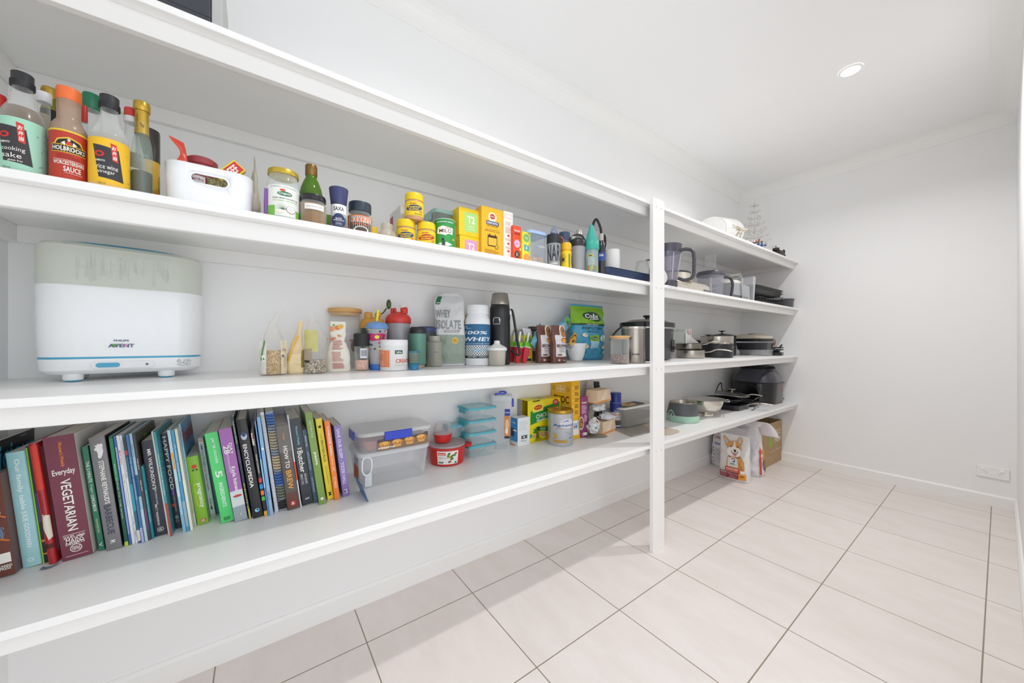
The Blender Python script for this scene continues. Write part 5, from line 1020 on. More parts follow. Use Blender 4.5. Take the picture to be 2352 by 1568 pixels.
gbag('flour_packet', 'cream flour packet with red instructions and vegetable picture, its top folded', 747, 806, 854, 738, 0, [(0, .92, .6), (.03, 1, .66), (.35, .98, .62), (.55, .7, .38), (.62, .5, .25), (.78, .62, .12, .0, 0), (1, .6, .02, -.02, 0)], C('e6e2d4', .5), None, .3, d4, 9)
# bamboo lid jars
BAM = C('d9ab6c', .5, n=.12, ns=30)
def bamboo(nm, lab, F, fillm, f1, labd=None, a=None):
    return vessel(nm, lab, 'jar', F, [(.96, 0), (1, .02), (1, .93)], clear('dfe6e6', .22, .03), [(.93, .88), (.93, .93), (1.08, .932), (1.1, .94), (1.1, .99), (1.06, 1), (0, 1)], BAM, (.015, f1, fillm) if fillm else None, labd, a)
F = fit(757, 829, 709, Z3, vb=846)
bamboo('storage_jar', 'tall glass jar with bamboo lid behind the flour packet', F, None, .1, (.25, .6, .75, 'd2ccd0', lambda d, w, h: (d.text('OATS', -w*.3, h*.75, h*.1, W_, w=w*.6), d.ell(w*.35, -h*.3, w*.28, h*.6, '9a8078'), d.ell(w*.3, h*.2, w*.4, h*.12, 'b88c80')), .3))
F = fit(813, 848, 766, Z3, vb=852)
vessel('salt_grinder', 'glass grinder of pink salt with matte black cap', 'grinder', F, [(.9, 0), (.95, .02), (.95, .6), (.9, .68)], GLASS, [(1, .66), (1.06, .67), (1.04, .8), (1.06, .96), (1, 1), (0, 1)], C('232325', .6), (.02, .28, grain('d89884', 'f4d4c4', 300)), (.34, .6, .55, 'dfe2e6', lambda d, w, h: [d.rect(-w*.8+w*.2*k, -h*.6, -w*.7+w*.2*k, h*.7, '4c5468') for k in range(8)], .35), capn='grinder_head')
# gold lid shaker with green clip
F = fit(828, 884, 716, Z3, X=.075)
def gold_more(t, r, h):
    put('spout', M().lathe([(r*.33, h*.86), (r*.33, h*.97), (r*.28, h*.99), (0, h*.99)], C('d0983c', .4), 20, c=(-r*.35, -r*.2)), t); put('carry_hook', M().ball((r*.45, -r*.1, h*.95), r*.28, C('d0983c', .4), sy=.5), t)
vessel('shaker_bottle', 'dark green shaker with a golden lid behind the comic print cup', 'bottle', F, [(.8, 0), (.84, .02), (1, .78)], C('2f4420', .3), [(1.02, .70), (1.05, .71), (1.05, .8), (.9, .86), (.4, .9), (0, .9)], C('d0983c', .4), more=gold_more)
cx_ = G(872, 838, Z3)
t = thing('kitchen_scoop', 'dark green plastic scoop resting on the golden lid', 'scoop', (F[0][0]+.01, F[0][1]+.035, Z3+F[2]*.93), toward(F[0]))
put('handle', M().tube([(-.02, 0, 0), (0, 0, .012), (.012, 0, .03)], [.006, .005, .006], C('3c5228', .4), 8, flat=.5), t); put('bowl', M().ball((.02, 0, .045), .015, C('3c5228', .4), sx=.6, sy=.45, sz=1.25), t)
# comic print cup
F = fit(841, 891, 738, Z3, vb=851)
def pow_(d, w, h):
    rnd = random.Random(8)
    for k in range(26): x, y = rnd.uniform(-w, w), rnd.uniform(-h*.9, h*.95); d.poly([(x, y), (x+w*.14, y+h*.04), (x+w*.1, y+h*.16), (x-w*.03, y+h*.12)], rnd.choice(['26262c', 'd8d23c', 'c23a78', '26262c', 'e9e9ea'])); d.e -= d.de
    d.e += d.de*2
    d.poly([(-w*.55, h*.0), (-w*.5, h*.62), (-w*.1, h*.55), (w*.2, h*.62), (w*.5, h*.6), (w*.55, h*.0), (w*.1, h*.02), (-w*.2, -.08*h)], 'c02c68')
    d.text('POW', 0, h*.3, h*.4, '26262c', w=w*.95, bold=.1); d.text('POW', -w*.02, h*.31, h*.34, 'd83c80', w=w*.85, bold=.05); d.ell(0, h*.28, w*.14, h*.16, 'dcd848')
vessel('drink_tumbler', 'comic print tumbler with blue dome lid and yellow straw', 'cup', F, [(.6, 0), (.62, .02), (.75, .3), (.98, .85), (1, .86)], C('c9ccd0', .2, alpha=.6), [(1, .84), (1.06, .85), (1.05, .89), (.9, .96), (.4, 1), (0, 1)], C('6c94c8', .35), lab=(.38, .84, 1.7, None, pow_),
       more=lambda t, r, h: (put('straw', M().tube([(-.002, 0, h*.95), (.004, 0, h*1.24)], .0042, C('ece02c', .35)), t), put('base_ring', M().lathe([(r*.66, .0004), (r*.68, .003), (r*.68, h*.12), (r*.64, h*.13)], C('2f6cc0', .35), 28), t)))
# red shaker
F = fit(886, 944, 706, Z3, X=.085)
def red_more(t, r, h):
    rm_ = C('d23c34', .4)
    put('spout', M().lathe([(r*.3, h*.90), (r*.3, h*.985), (r*.26, h*1.0), (0, h*1.0)], rm_, 20, c=(r*.45, -r*.1)), t); put('carry_hook', M().tube([(-r*.5, 0, h*.88), (-r*.5, 0, h*.97), (-r*.28, 0, h*.98), (-r*.25, 0, h*.9)], .006, rm_), t)
    put('flip_cap', M().lathe([(r*.28, 0), (r*.3, .002), (r*.2, .008), (0, .009)], C('ececee', .35), 20), t, loc=(r*.42, -r*.1, h*1.0), rot=(0, -.3, 0)); put('cap_arm', M().tube([(-r*.3, 0, h*.95), (0, 0, h*1.03), (r*.3, -r*.1, h*1.02)], .0022, C('ececee', .35)), t)
vessel('shaker_bottle', 'tall frosted shaker with bright red lid', 'bottle', F, [(.82, 0), (.86, .02), (.95, .78)], C('aeacb2', .3, alpha=.8), [(.98, .73), (1.02, .74), (1.02, .82), (.85, .87), (.4, .92), (0, .92)], C('d23c34', .4), more=red_more)
F = fit(873, 937, 780, Z3, vb=852)
def crea(d, w, h):
    grid_y(d, -w*.98, -h*.82, -w*.25, h*.62, P('e26c2c')); d.lines(-w*.85, -w*.5, h*.5, 3, h*.08, h*.02, 'f6d0b0'); d.lines(-w*.85, -w*.45, -h*.3, 6, h*.08, h*.02, 'f6d0b0', 3)
    grid_y(d, -w*.05, h*.3, w*.28, h*.62, P('2f5c44')); d.text('VPA', w*.12, h*.44, h*.16, W_, w=w*.24, bold=.08)
    d.text('CREATINE', w*.45, -h*.3, h*.34, 'cf5a34', w=w*.95, bold=.03); d.lines(-w*.05, w*.6, -h*.62, 2, h*.1, h*.02, 'c88a78')
vessel('powder_tub', 'round white powder tub with an orange panel', 'tub', F, [(.96, 0), (1, .02), (1, .82)], C('eeeeef', .3), [(1.0, .82), (1.01, .825), (1.01, .97), (.96, 1), (0, 1)], C('ececee', .35), lab=(.05, .8, 1.75, 'dfe0e0', crea, .15))
F = fit(941, 979, 751, Z3, vb=846)
vessel('travel_mug', 'teal steel travel mug with black lid', 'mug', F, [(.82, 0), (.84, .08), (.96, .1), (1, .84)], C('5c8c7c', .45, .1), [(1.02, .84), (1.04, .85), (1.02, .96), (.85, 1), (0, 1)], C('242427', .4), lab=(.002, .08, 3.1, C('a89a84', .4, .5), None))
F = fit(957, 1002, 750, Z3, X=.08)
vessel('travel_mug', 'black insulated mug with navy blue lid behind the teal one', 'mug', F, [(.9, 0), (.95, .88)], C('3a3b40', .4), [(1.0, .86), (1.02, .87), (1.02, .96), (.8, 1), (0, 1)], C('33436c', .4), a=0)
F = fit(938, 965, 806, Z3, vb=850)
vessel('drinking_glass', 'small blue glass with gold leaf pattern', 'glass', F, [(.76, 0), (.82, .03), (.72, .14), (.86, .3), (1, 1), (.94, 1), (.8, .32), (0, .3)], C('3f8c9c', .1, alpha=.55), lab=[(.32, .98, 3.1, None, lambda d, w, h: [(d.ring(-w+w*.12*(k % 16), h*(-.6+.4*(k//16)), w*.05, h*.16, w*.014, 'd0a040', 10), setattr(d, 'e', .0004)) for k in range(64)]), (.02, .28, 3.1, C('2480b0', .2), None)])
F = fit(978, 1017, 771, Z3, vb=843)
vessel('baby_bottle', 'wide frosted baby bottle without a teat, in front of the protein pouch', 'bottle', F, [(.84, 0), (.98, .04), (1, .2), (.92, .35), (.98, .6), (1, .78), (.76, .82), (.74, .84), (.76, .86), (.72, .88), (.76, .9), (.72, .99), (.68, .99), (.68, .85)], C('c9c6b8', .3, alpha=.45), lab=(.2, .75, 1.2, None, lambda d, w, h: (d.text('AVENT', w*.1, 0, h*.12, '4c64a8', w=w*.5), [d.line(-w*.85, -h*.8+h*.16*i, -w*.7, -h*.8+h*.16*i, h*.03, '6c7078') for i in range(10)])), capn='x')
# protein pouch
p = G(1036, 840, Z3); d_ = (Z3+lift(Z3, p.x)-CAMZ)*FPX/(CY-840); w = 70*d_/FPX/2; h = hz(674, d_)-Z3
def whey(d, h_):
    grid_y(d, -w*.96, h*.03, w*.96, h*.42, C('93a092', .5), 10)
    d.poly([(-w*.9, h*.84), (-w*.62, h*.84), (-w*.5, h*.955), (-w*.78, h*.955)], '1f6a4c'); d.text('VPA', -w*.72, h*.86, h*.02, W_, w=w*.24, bold=.05)
    d.text('WHEY', -w*.42, h*.71, h*.11, '8c8e90', w=w*.95, bold=.03); d.text('ISOLATE', -w*.1, h*.56, h*.125, '8c8e90', w=w*1.62, bold=.03); d.rect(-w*.4, h*.455, w*.62, h*.485, '9a9e9a'); d.text('PURE GRASS FED', .1*w, h*.47, h*.013, W_, w=w*.8)
    d.ell(w*.3, h*.34, w*.22, h*.045, 'e6dcb0'); d.ell(w*.3, h*.34, w*.2, h*.04, 'd2a83c'); d.text('CHOC', w*.3, h*.34, h*.012, '6a4a18', w=w*.2)
    d.line(w*.1, h*.26, w*.5, h*.26, h*.004, 'c9d0c4')
b = Bag([(0, .97*w, .5*w), (.02, w, .55*w), (.3, w, .56*w), (.6, .98*w, .42*w, -.02*w, 0), (.85, 1.0*w, .2*w, -.05*w, .1*w), (.93, .95*w, .1*w, -.03*w, .2*w), (.98, .7*w, .04*w, .05*w, .3*w), (1, .5*w, .01, .08*w, .3*w)], h, 2, .003, 3)
bagthing('protein_pouch', 'tall white and sage protein powder pouch with big grey capitals', 'pouch', (p.x-w*.5, p.y+.01, Z3), toward(p)*.9, b, C('d3d4d5', .45), whey)
g = Bag([(0, .02, .02), (.6, .025, .02), (1, .02, .002)], h*.72, 4, .003); 
pp = onX(1067, p.x-.08); bagthing('snack_packet', 'orange yellow packet edge behind the protein pouch', 'packet', (p.x-.08, pp[0], Z3), .3, g, C('e8b040', .4))
F = fit(1067, 1126, 702, Z3, vb=840)
def wl(d, w, h):
    d.text('ON', -w*.52, h*.86, h*.07, W_, w=w*.2, bold=.06); d.rect(-w*.5, h*.74, -w*.25, h*.77, 'a9c4dc')
    d.text('100%', -w*.1, h*.5, h*.2, 'dfe6ee', w=w*.95, bold=.05, shear=.15); d.text('WHEY', 0, h*.12, h*.24, 'e9eef4', w=w*1.15, bold=.06, shear=.15); d.text('100% PLATINUM WHEY', 0, -h*.15, h*.05, 'dfe6ee', w=w)
    grid_y(d, -w, -h*.84, w, -h*.24, P('d9dde0'), 4)
    for i in range(22):
        for j in range(7): d.ell(-w+w*.092*(i+.5*(j % 2)), -h*.3-h*.08*j, w*.03, h*.03, '2c3038', 6); d.e -= d.de
    d.e += d.de
    for k in range(4): d.ell(-w*.15+w*.15*k, -h*.52, w*.06, h*.07, '8ac0d8', 12)
    d.rect(-w*.55, -h*.98, w*.7, -h*.84, '24272e'); d.text('CREAMY VANILLA', 0, -h*.91, h*.07, W_, w=w*.8, bold=.03)
vessel('powder_tub', 'large white whey tub with blue label and screw lid', 'tub', F, [(.95, 0), (1, .02), (1, .70), (.97, .76), (.80, .84), (.78, .86)], C('ebedf0', .25), [(.8, .855), (.86, .86), (.86, .98), (.83, 1), (0, 1)], C('eceef0', .35), lab=(.12, .68, 2.2, '2f6690', wl, .05))
# thermos
F = fit(1125, 1172, 674, Z3, vb=838)
def th_more(t, r, h):
    put('handle', M().tube(smooth_path([(r*1.0, -r*.2, h*.78), (r*1.25, -r*.25, h*.72), (r*1.6, -r*.35, h*.4), (r*1.9, -r*.4, h*.16), (r*1.6, -r*.4, h*.14), (r*1.1, -r*.3, h*.2)], 5), .0055, C('1c1c1e', .3), 8), t)
    put('handle_bracket', M().box(r*.9, r*1.12, -r*.3, r*.1, h*.70, h*.80, C('b4b2ae', .25, 1)), t)
vessel('thermos_flask', 'tall black vacuum flask with steel cup and side handle', 'flask', F, [(.94, 0), (1, .02), (1, .57), (.985, .575), (.985, .635), (1, .64), (1, .79), (.9, .83)], C('1f2023', .38), [(.86, .83), (.92, .84), (.92, .87), (.87, .9), (.78, .99), (.72, 1), (0, 1)], brushed('a9a49c', .3), lab=(.54, .67, .42, None, lambda d, w, h: (d.poly([(-w*.9, h*.4), (-w*.6, h*.75), (w*.6, h*.75), (w*.9, h*.4), (w*.85, -h*.7), (-w*.85, -h*.7)], 'c9c9ca'), d.poly([(-w*.82, h*.36), (-w*.55, h*.64), (w*.55, h*.64), (w*.82, h*.36), (w*.78, -h*.6), (-w*.78, -h*.6)], '2a2c34'), d.text('STANLEY', 0, 0, h*.5, W_, w=w*1.2)), -.35), capn='steel_cup', more=th_more)
F = fit(1118, 1165, 782, Z3, vb=841)
vessel('powder_dispenser', 'small clear milk powder dispenser with white spout lid', 'dispenser', F, [(.74, 0), (.8, .03), (.88, .55), (.9, .62)], C('d6d2c6', .3, alpha=.6), [(.92, .60), (1, .62), (.98, .7), (.8, .76), (.4, .84), (.28, .9), (.3, .95), (.24, 1), (0, 1)], C('e9e9e6', .3), more=lambda t, r, h: put('divider', M().box(-r*.75, r*.75, -.001, .001, .003, h*.58, C('d2cec2', .3)).box(-.001, .001, -r*.75, r*.75, .003, h*.58, C('d2cec2', .3)), t))
# ice lolly moulds
ML = 'ice lolly moulds next to the vacuum flask'
RD = C('d83448', .35); GN = C('7cc838', .35); WT = C('f0f0ee', .35)
proto = None
for k, (u, v, lab) in enumerate(((1176, 831, 'red ice lolly mould nearest the flask, mostly hidden by its handle'), (1190, 833.5, 'red ice lolly mould with white stick, middle of three'), (1206, 833.5, 'red ice lolly mould with white stick, farthest from the flask'))):
    q = G(u, v, Z3); loc = (q.x-.01, q.y, Z3+.0005)
    if proto is None:
        t = thing('ice_lolly_mould', lab, 'mould', loc, .1, ML, ); t.rotation_euler = (0, R(10), R(90)+.0)
        put('cup', M().rr([(0, .011, .008, .003), (.072, .017, .013, .005)], RD), t); put('lid', M().rr([(.072, .0185, .0145, .006), (.078, .0185, .0145, .006), (.082, .0165, .013, .006), (.096, .0155, .012, .006), (.099, .013, .01, .005)], GN), t)
        put('stick', M().bev(-.005, .005, -.002, .002, .099, .148, .001, WT), t); put('drip_ring', M().rr([(.0725, .0195, .0155, .006), (.0755, .0195, .0155, .006)], WT), t); proto = t
    else: dup(proto, loc, 0, lab, rot=(0, R(8 if k == 1 else 12), R(90)))
B_ = bfit(1170, 1210, 1229, 770, Z3, vb=833)
loc, w, d_, h = B_
loc = (loc[0]-.0, loc[1], Z3)
def yel(d, w, h):
    d.ell(-w*.0, h*.84, w*.34, h*.12, '7cb46c'); d.text('MINI', 0, h*.84, h*.05, 'dff0c0', w=w*.4); d.poly([(-w*.3, h*.66), (w*.3, h*.62), (w*.26, h*.46), (-w*.26, h*.48)], '48a8b8'); d.ell(0, h*.3, w*.3, h*.1, 'e8a050'); d.rect(-w*.4, h*.04, w*.4, h*.14, '2c3450')
def flap2(m, w, d_, h):
    m.loft([[(-w/2, -d_/2, h), (w/2, -d_/2, h)], [(-w/2-.004, -d_/2+.006, h+.034), (w/2-.006, -d_/2+.006, h+.032)]], C('e4e4e6', .6), close=False); m.loft([[(-w/2, -d_/2, h), (-w/2, d_/2, h)], [(-w/2+.01, -d_/2, h+.028), (-w/2+.01, d_/2, h+.028)]], C('b4b0a8', .7), close=False)
carton('fruit_snack_box', 'open yellow snack carton with raised flaps behind the lolly moulds', 'box', (loc, w, min(d_, .10), h), 'e8de40', front=yel, side=lambda d, w, h: (d.rect(-w*.45, h*.1, w*.45, h*.9, 'd8d2a0'), d.ell(0, h*.5, w*.25, h*.2, '3c8090'), d.lines(-w*.4, w*.4, h*.8, 5, h*.06, h*.02, '4c4a3a')), extra=flap2)
F = fit(1214, 1239, 750, Z3, X=.045)
vessel('layered_jar', 'dark lidded jar filled in coloured layers behind the rice packets', 'jar', F, [(.95, 0), (1, .02), (1, .86)], clear('8c8c90', .35), [(1.02, .86), (1.06, .87), (1.06, .98), (1, 1), (0, 1)], C('3c3e42', .4), (.01, .3, C('6a4a5c', .7)), lab=[(.3, .42, 3.1, 'c8c4cc', None), (.42, .54, 3.1, 'cfc48c', None), (.54, .84, 3.1, '4c4e52', None)])
# blue popcorn packets behind
PK = 'crumpled popcorn packets behind the brown rice'
def pkt(nm, lab, u, v, X, w, h, a, tilt, col, top=None, sd=1, z=None, draw=None, grp=PK):
    Y, d = onX(u, X); z = z if z is not None else hz(v, d)
    b = Bag([(0, w, .001), (.08, w*.97, .004), (.5, w*.92, .022), (.92, w*.97, .004), (1, w, .001)], h, sd, .005, 2.4, 50); m = M(); b.body(m, C(col, .35), 16)
    if draw: draw(b.D(m, .008), w, h)
    return solo(nm, lab, 'packet', (X, Y, z), m, 0, grp, rot=(0, tilt, R(90)+a))
def cobsmall(d, w, h):
    grid_y(d, -w*.95, h*.5, w*.95, h*.93, P('7fb83c'), 4); d.ell(0, h*.7, w*.6, h*.14, '2c4a3c'); d.text('Cobs', 0, h*.7, h*.16, W_, w=w*.9, bold=.05, shear=.2); d.lines(-w*.5, w*.5, h*.35, 3, h*.07, h*.02, 'dff0f4')
pkt('popcorn_packet', 'blue green popcorn packet standing on its corner above the yellow carton', 1226, 800, .15, .03, .12, .2, R(35), '5ca4bc', sd=3, z=Z3+.075, draw=lambda d, w, h: (d.poly([(-w*.9, h*.5), (-w*.9, h*.9), (w*.2, h*.93)], '5a9a5c'), d.lines(-w*.5, w*.6, h*.6, 4, h*.1, h*.01, '2f6c8c')))
def brown(d, w, h):
    grid_y(d, -w*.68, h*.17, w*.98, h*.74, P('dfdadc'), 6); d.ell(w*.5, h*.82, w*.5, h*.22, 'e6dcd2'); d.ell(w*.55, h*.83, w*.38, h*.15, 'b4744c'); d.ell(w*.6, h*.86, w*.12, h*.04, '4c7030')
    d.poly([(-w*.7, h*.6), (w*.9, h*.6), (w*.9, h*.603), (-w*.7, h*.603)], 'a08c8c')
    d.ell(w*.55, h*.6, w*.38, h*.07, 'd84830'); d.ell(w*.52, h*.59, w*.26, h*.045, 'efc43c'); d.text('SunRice', w*.55, h*.59, h*.018, '8c2c20', w=w*.4)
    d.text('BROWN', w*.1, h*.455, h*.085, '5a3c38', w=w*1.35, bold=.03); d.text('WHOLEGRAIN RICE', w*.2, h*.385, h*.025, '6a4c48', w=w*1.1); d.lines(-w*.3, w*.8, h*.34, 3, h*.025, h*.007, '9a8480')
    d.rect(-w*.5, h*.2, w*.1, h*.235, '6a3c34'); d.ell(-w*.35, h*.085, w*.22, h*.035, 'e9e4e0'); d.ell(-w*.35, h*.085, w*.19, h*.03, '4a342f'); d.ell(-w*.35, h*.08, w*.12, h*.015, 'e9e4e0'); d.text('250g', w*.35, h*.07, h*.03, 'e9e4e0', w=w*.35)
proto = None
for k, (u0, u1, vb, lab) in enumerate(((1238.5, 1271, 834, 'brown rice pouch nearer the vacuum flask'), (1272.5, 1304, 834.5, 'brown rice pouch beside the white bowl'))):
    p = G(u0, vb, Z3); Y1, _ = onX(u1, p.x); w = (Y1-p.y)/2-.0005; h = hz(746, (Z3+lift(Z3, p.x)-CAMZ)*FPX/(CY-vb))-Z3-lift(Z3, p.x); loc = (p.x-.02, p.y+w, Z3)
    b = Bag([(0, w*.98, .018), (.03, w, .02), (.5, w*.98, .018), (.8, w*.97, .009), (.93, w*.98, .003), (1, w, .0012)], h, 20+k, .0015, 3.5)
    bagthing('rice_pouch', lab, 'pouch', loc, 0, b, C('6c4238', .4), lambda d, h_: brown(d, w, h), 'pouches of brown rice')
# bowl of snacks
F = fit(1296, 1341, 788, Z3, vb=829); loc, r_, h_ = F; loc = (loc[0]+.03, loc[1]-.014, Z3)
def shell(m, prof, th, mat, seg=40, **k):
    inner = [(max(.0001, r-th), z+th*.6 if i == 0 else z) for i, (r, z) in enumerate(prof)]
    return m.lathe(prof, mat, seg, caps=(1, 0), **k).lathe(inner, mat, seg, caps=(1, 0), **k).lathe([prof[-1], (prof[-1][0]-th, prof[-1][1]+.0005)], mat, seg, caps=(0, 0), **k)
solo('mixing_bowl', 'white plastic bowl full of snack packets beside the rice', 'bowl', loc, shell(M(), [(r_*.35, .0004), (r_*.6, .004), (r_*.86, h_*.45), (r_*.97, h_*.85), (r_*1.06, h_*.98), (r_*1.06, h_)], .002, C('f0f1f3', .25)))
bx_, by_ = loc[0], loc[1]
pkt('popcorn_packet', 'lime and blue popcorn packet lying on the snacks in the bowl', 1281, 765, bx_-.012, .030, .115, .15, R(58), '74aec8', sd=5, z=hz(764, onX(1281, bx_-.012)[1]), draw=cobsmall)
pkt('popcorn_packet', 'small lime popcorn packet leaning against the big popcorn bag', 1290, 748, bx_-.055, .022, .11, .1, R(60), '74b0c4', sd=7, z=hz(750, onX(1290, bx_-.055)[1]), draw=cobsmall)
t = pkt('chocolate_bar', 'yellow and brown chocolate bar stuck upright in the bowl', 1310, 780, bx_+.02, .013, .08, .2, R(38), 'e8a828', sd=9, z=Z3+h_*.9, grp='snacks in the white bowl', draw=lambda d, w, h: d.rect(-w*.8, h*.2, -w*.1, h*.8, '4a302c'))
pkt('snack_packet', 'silver snack packet in the bowl under the chocolate bar', 1308, 790, bx_, .02, .05, -.4, R(20), 'b8b4bc', sd=12, z=Z3+h_*.6, grp='snacks in the white bowl')
solo('wooden_spatula', 'pale piece of wood lying under the bowl rim at the shelf edge', 'spatula', tuple(G(1322, 829, Z3)), M().bev(-.05, .035, -.012, .012, .0003, .004, .001, C('b8ae9c', .6)), -.5)
# big popcorn bag
u0, u1, vb, vt = 1325, 1397, 829, 695
p = G(u0, vb, Z3); Y1, _ = onX(u1, p.x); w = (Y1-p.y)/2; h = hz(vt, (Z3+lift(Z3, p.x)-CAMZ)*FPX/(CY-vb))-Z3-lift(Z3, p.x)
def cobs(d, h_):
    grid_y(d, -w*.99, h*.655, w*.99, h*.965, P('86b92c'), 8); grid_y(d, -w*.99, h*.62, w*.99, h*.655, P('2f5048'), 2); d.text('NATURAL', 0, h*.637, h*.02, 'dfe8d8', w=w*.7, bold=.03)
    d.ell(0, h*.79, w*.5, h*.075, '2f5048'); d.ell(w*.25, h*.745, w*.28, h*.055, '2f5048'); d.text('Cobs', 0, h*.79, h*.085, W_, w=w*.8, bold=.04, shear=.2); d.line(-w*.2, h*.73, w*.4, h*.735, h*.012, W_)
    d.text('POPCORN', 0, h*.57, h*.045, '2c4450', w=w*1.15); d.text('SEA SALT', 0, h*.51, h*.03, '2c4450', w=w*.65)
    d.poly([(-w*.22, h*.44), (w*.3, h*.45), (w*.34, h*.22), (-w*.16, h*.21)], 'a9d0e0'); d.poly([(-w*.22, h*.44), (w*.3, h*.45), (w*.28, h*.34), (-w*.2, h*.34)], '86b92c'); d.ell(w*.04, h*.39, w*.18, h*.03, '2f5048'); d.text('Cobs', w*.04, h*.39, h*.03, W_, w=w*.28)
    d.ell(w*.62, h*.39, w*.26, h*.06, 'e6eef0'); d.text('5', w*.6, h*.42, h*.04, '3c5460', w=w*.09); d.text('SNACK', w*.62, h*.375, h*.018, '3c5460', w=w*.3); d.text('PACKS', w*.64, h*.35, h*.018, '3c5460', w=w*.3)
    for x, y in ((-.5, .45), (-.5, .27), (-.42, .25), (.66, .23)): d.ell(w*x, h*y, w*.14, h*.035, 'e6dfc8'); d.ell(w*x+.003, h*y+.003, w*.06, h*.02, 'cdb888')
    d.text('Nut free and gluten free', 0, h*.17, h*.013, '2c4450', w=w*.8); d.text('50g NET', 0, h*.12, h*.016, '2c4450', w=w*.25); d.ell(w*.68, h*.14, w*.12, h*.03, 'a9d0dc'); d.ell(-w*.5, h*.14, w*.09, h*.022, '2c4450')
b = Bag([(0, w*.97, .012), (.04, w*1.0, .03), (.3, w*.98, .048), (.65, w*.94, .045), (.85, w*.94, .028), (.95, w*.96, .006), (1, w*.98, .001, .002, 0)], h, 31, .004, 2.3, 30)
bagthing('popcorn_bag', 'big lime and sky blue popcorn bag standing upright', 'bag', (p.x-.045, p.y+w, Z3), -.05, b, C('4aa0c4', .35), cobs)
F = fit(1402, 1445, 771, Z3, X=.385)
bamboo('storage_jar', 'small glass jar of dark peppery grains with bamboo lid', F, grain('5a4038', 'b8a094', 260, '7c5c50'), .31)
F = fit(1428, 1482, 750, Z3, X=.375)
t = vessel('electric_kettle', 'brushed steel coffee grinder or kettle beside the slow cooker', 'kettle', F, [(.96, 0), (1, .02), (1, .93), (.98, .95)], brushed('a8a29a', .3), [(1.0, .93), (1.03, .94), (1.03, .99), (.95, 1), (0, 1)], C('c9c4bc', .25, .8), lab=(.2, .3, .5, None, lambda d, w, h: d.text('Breville', w*.2, 0, h*1.2, '2a2a2c', w=w*1.3, bold=.04), .1), capn='rim')
t['label'] = 'brushed steel kettle body standing beside the slow cooker'
r_, h_ = F[1], F[2]
put('handle', M().tube(smooth_path([(-r_*.6, 0, h_*1.0), (-r_*1.1, 0, h_*.98), (-r_*1.7, 0, h_*.8), (-r_*2.0, 0, h_*.62)]), .0045, C('1c1c1e', .4), 8), t)
# slow cooker (seen either side of the post)
Xs = .255; ya, yb, db = 1.665, 1.995, 2.07; w = (yb-ya)/2; h = hz(752, db)-Z3; hd = .105
t = thing('slow_cooker', 'large charcoal slow cooker partly hidden behind the post', 'slow cooker', (Xs-.015, (ya+yb)/2, Z3)); CK = C('35363a', .3)
put('body', M().rr([(.004, w*.9, hd*.88, .08), (.008, w*.93, hd*.92, .085), (.03, w*.93, hd*.92, .085), (.034, w*.95, hd*.95, .09), (h*.93, w, hd, .095)], CK, seg=12), t)
put('rim', M().rr([(h*.93, w*1.01, hd*1.01, .096), (h*.97, w*1.01, hd*1.01, .096)], C('c9c7c4', .25, .8), seg=12), t)
put('lid', M().rr([(h*.97, w*1.05, hd*1.06, .1), (h*1.1, w*1.05, hd*1.06, .1), (h*1.12, w*.98, hd*.98, .095)], C('252527', .25), seg=12), t)
put('glass_dome', M().rr([(h*1.12, w*.92, hd*.9, .09), (h*1.19, w*.7, hd*.66, .07), (h*1.22, w*.3, hd*.3, .03)], C('7c8078', .1, alpha=.6), seg=12), t)
put('lid_knob', M().lathe([(.012, h*1.21), (.012, h*1.27), (.024, h*1.29), (.022, h*1.34), (0, h*1.35)], C('252527', .3), 24), t)
put('control_panel', M().rr([(0, .0155, .038, .0155), (.004, .0145, .037, .0145)], C('252629', .3)), t, loc=(w*.55, -hd*.975, h*.42), rot=(R(90), 0, 0))
put('dial', M().lathe([(.011, 0), (.010, .012), (0, .013)], C('35363a', .3), 24), t, loc=(w*.55, -hd*.975-.004, h*.36), rot=(R(90), 0, 0))
m = M(); d = D(m, mfront(-hd*.985)); d.text('Crock-Pot', w*.42, h*.82, .007, 'cfcfd2', w=.034); put('logo', m, t)
# white file rack with booklets
X_ = .2; ya, da = onX(1565, X_); yb, db = onX(1626, X_); yc = (ya+yb)/2; zt = hz(782, db)
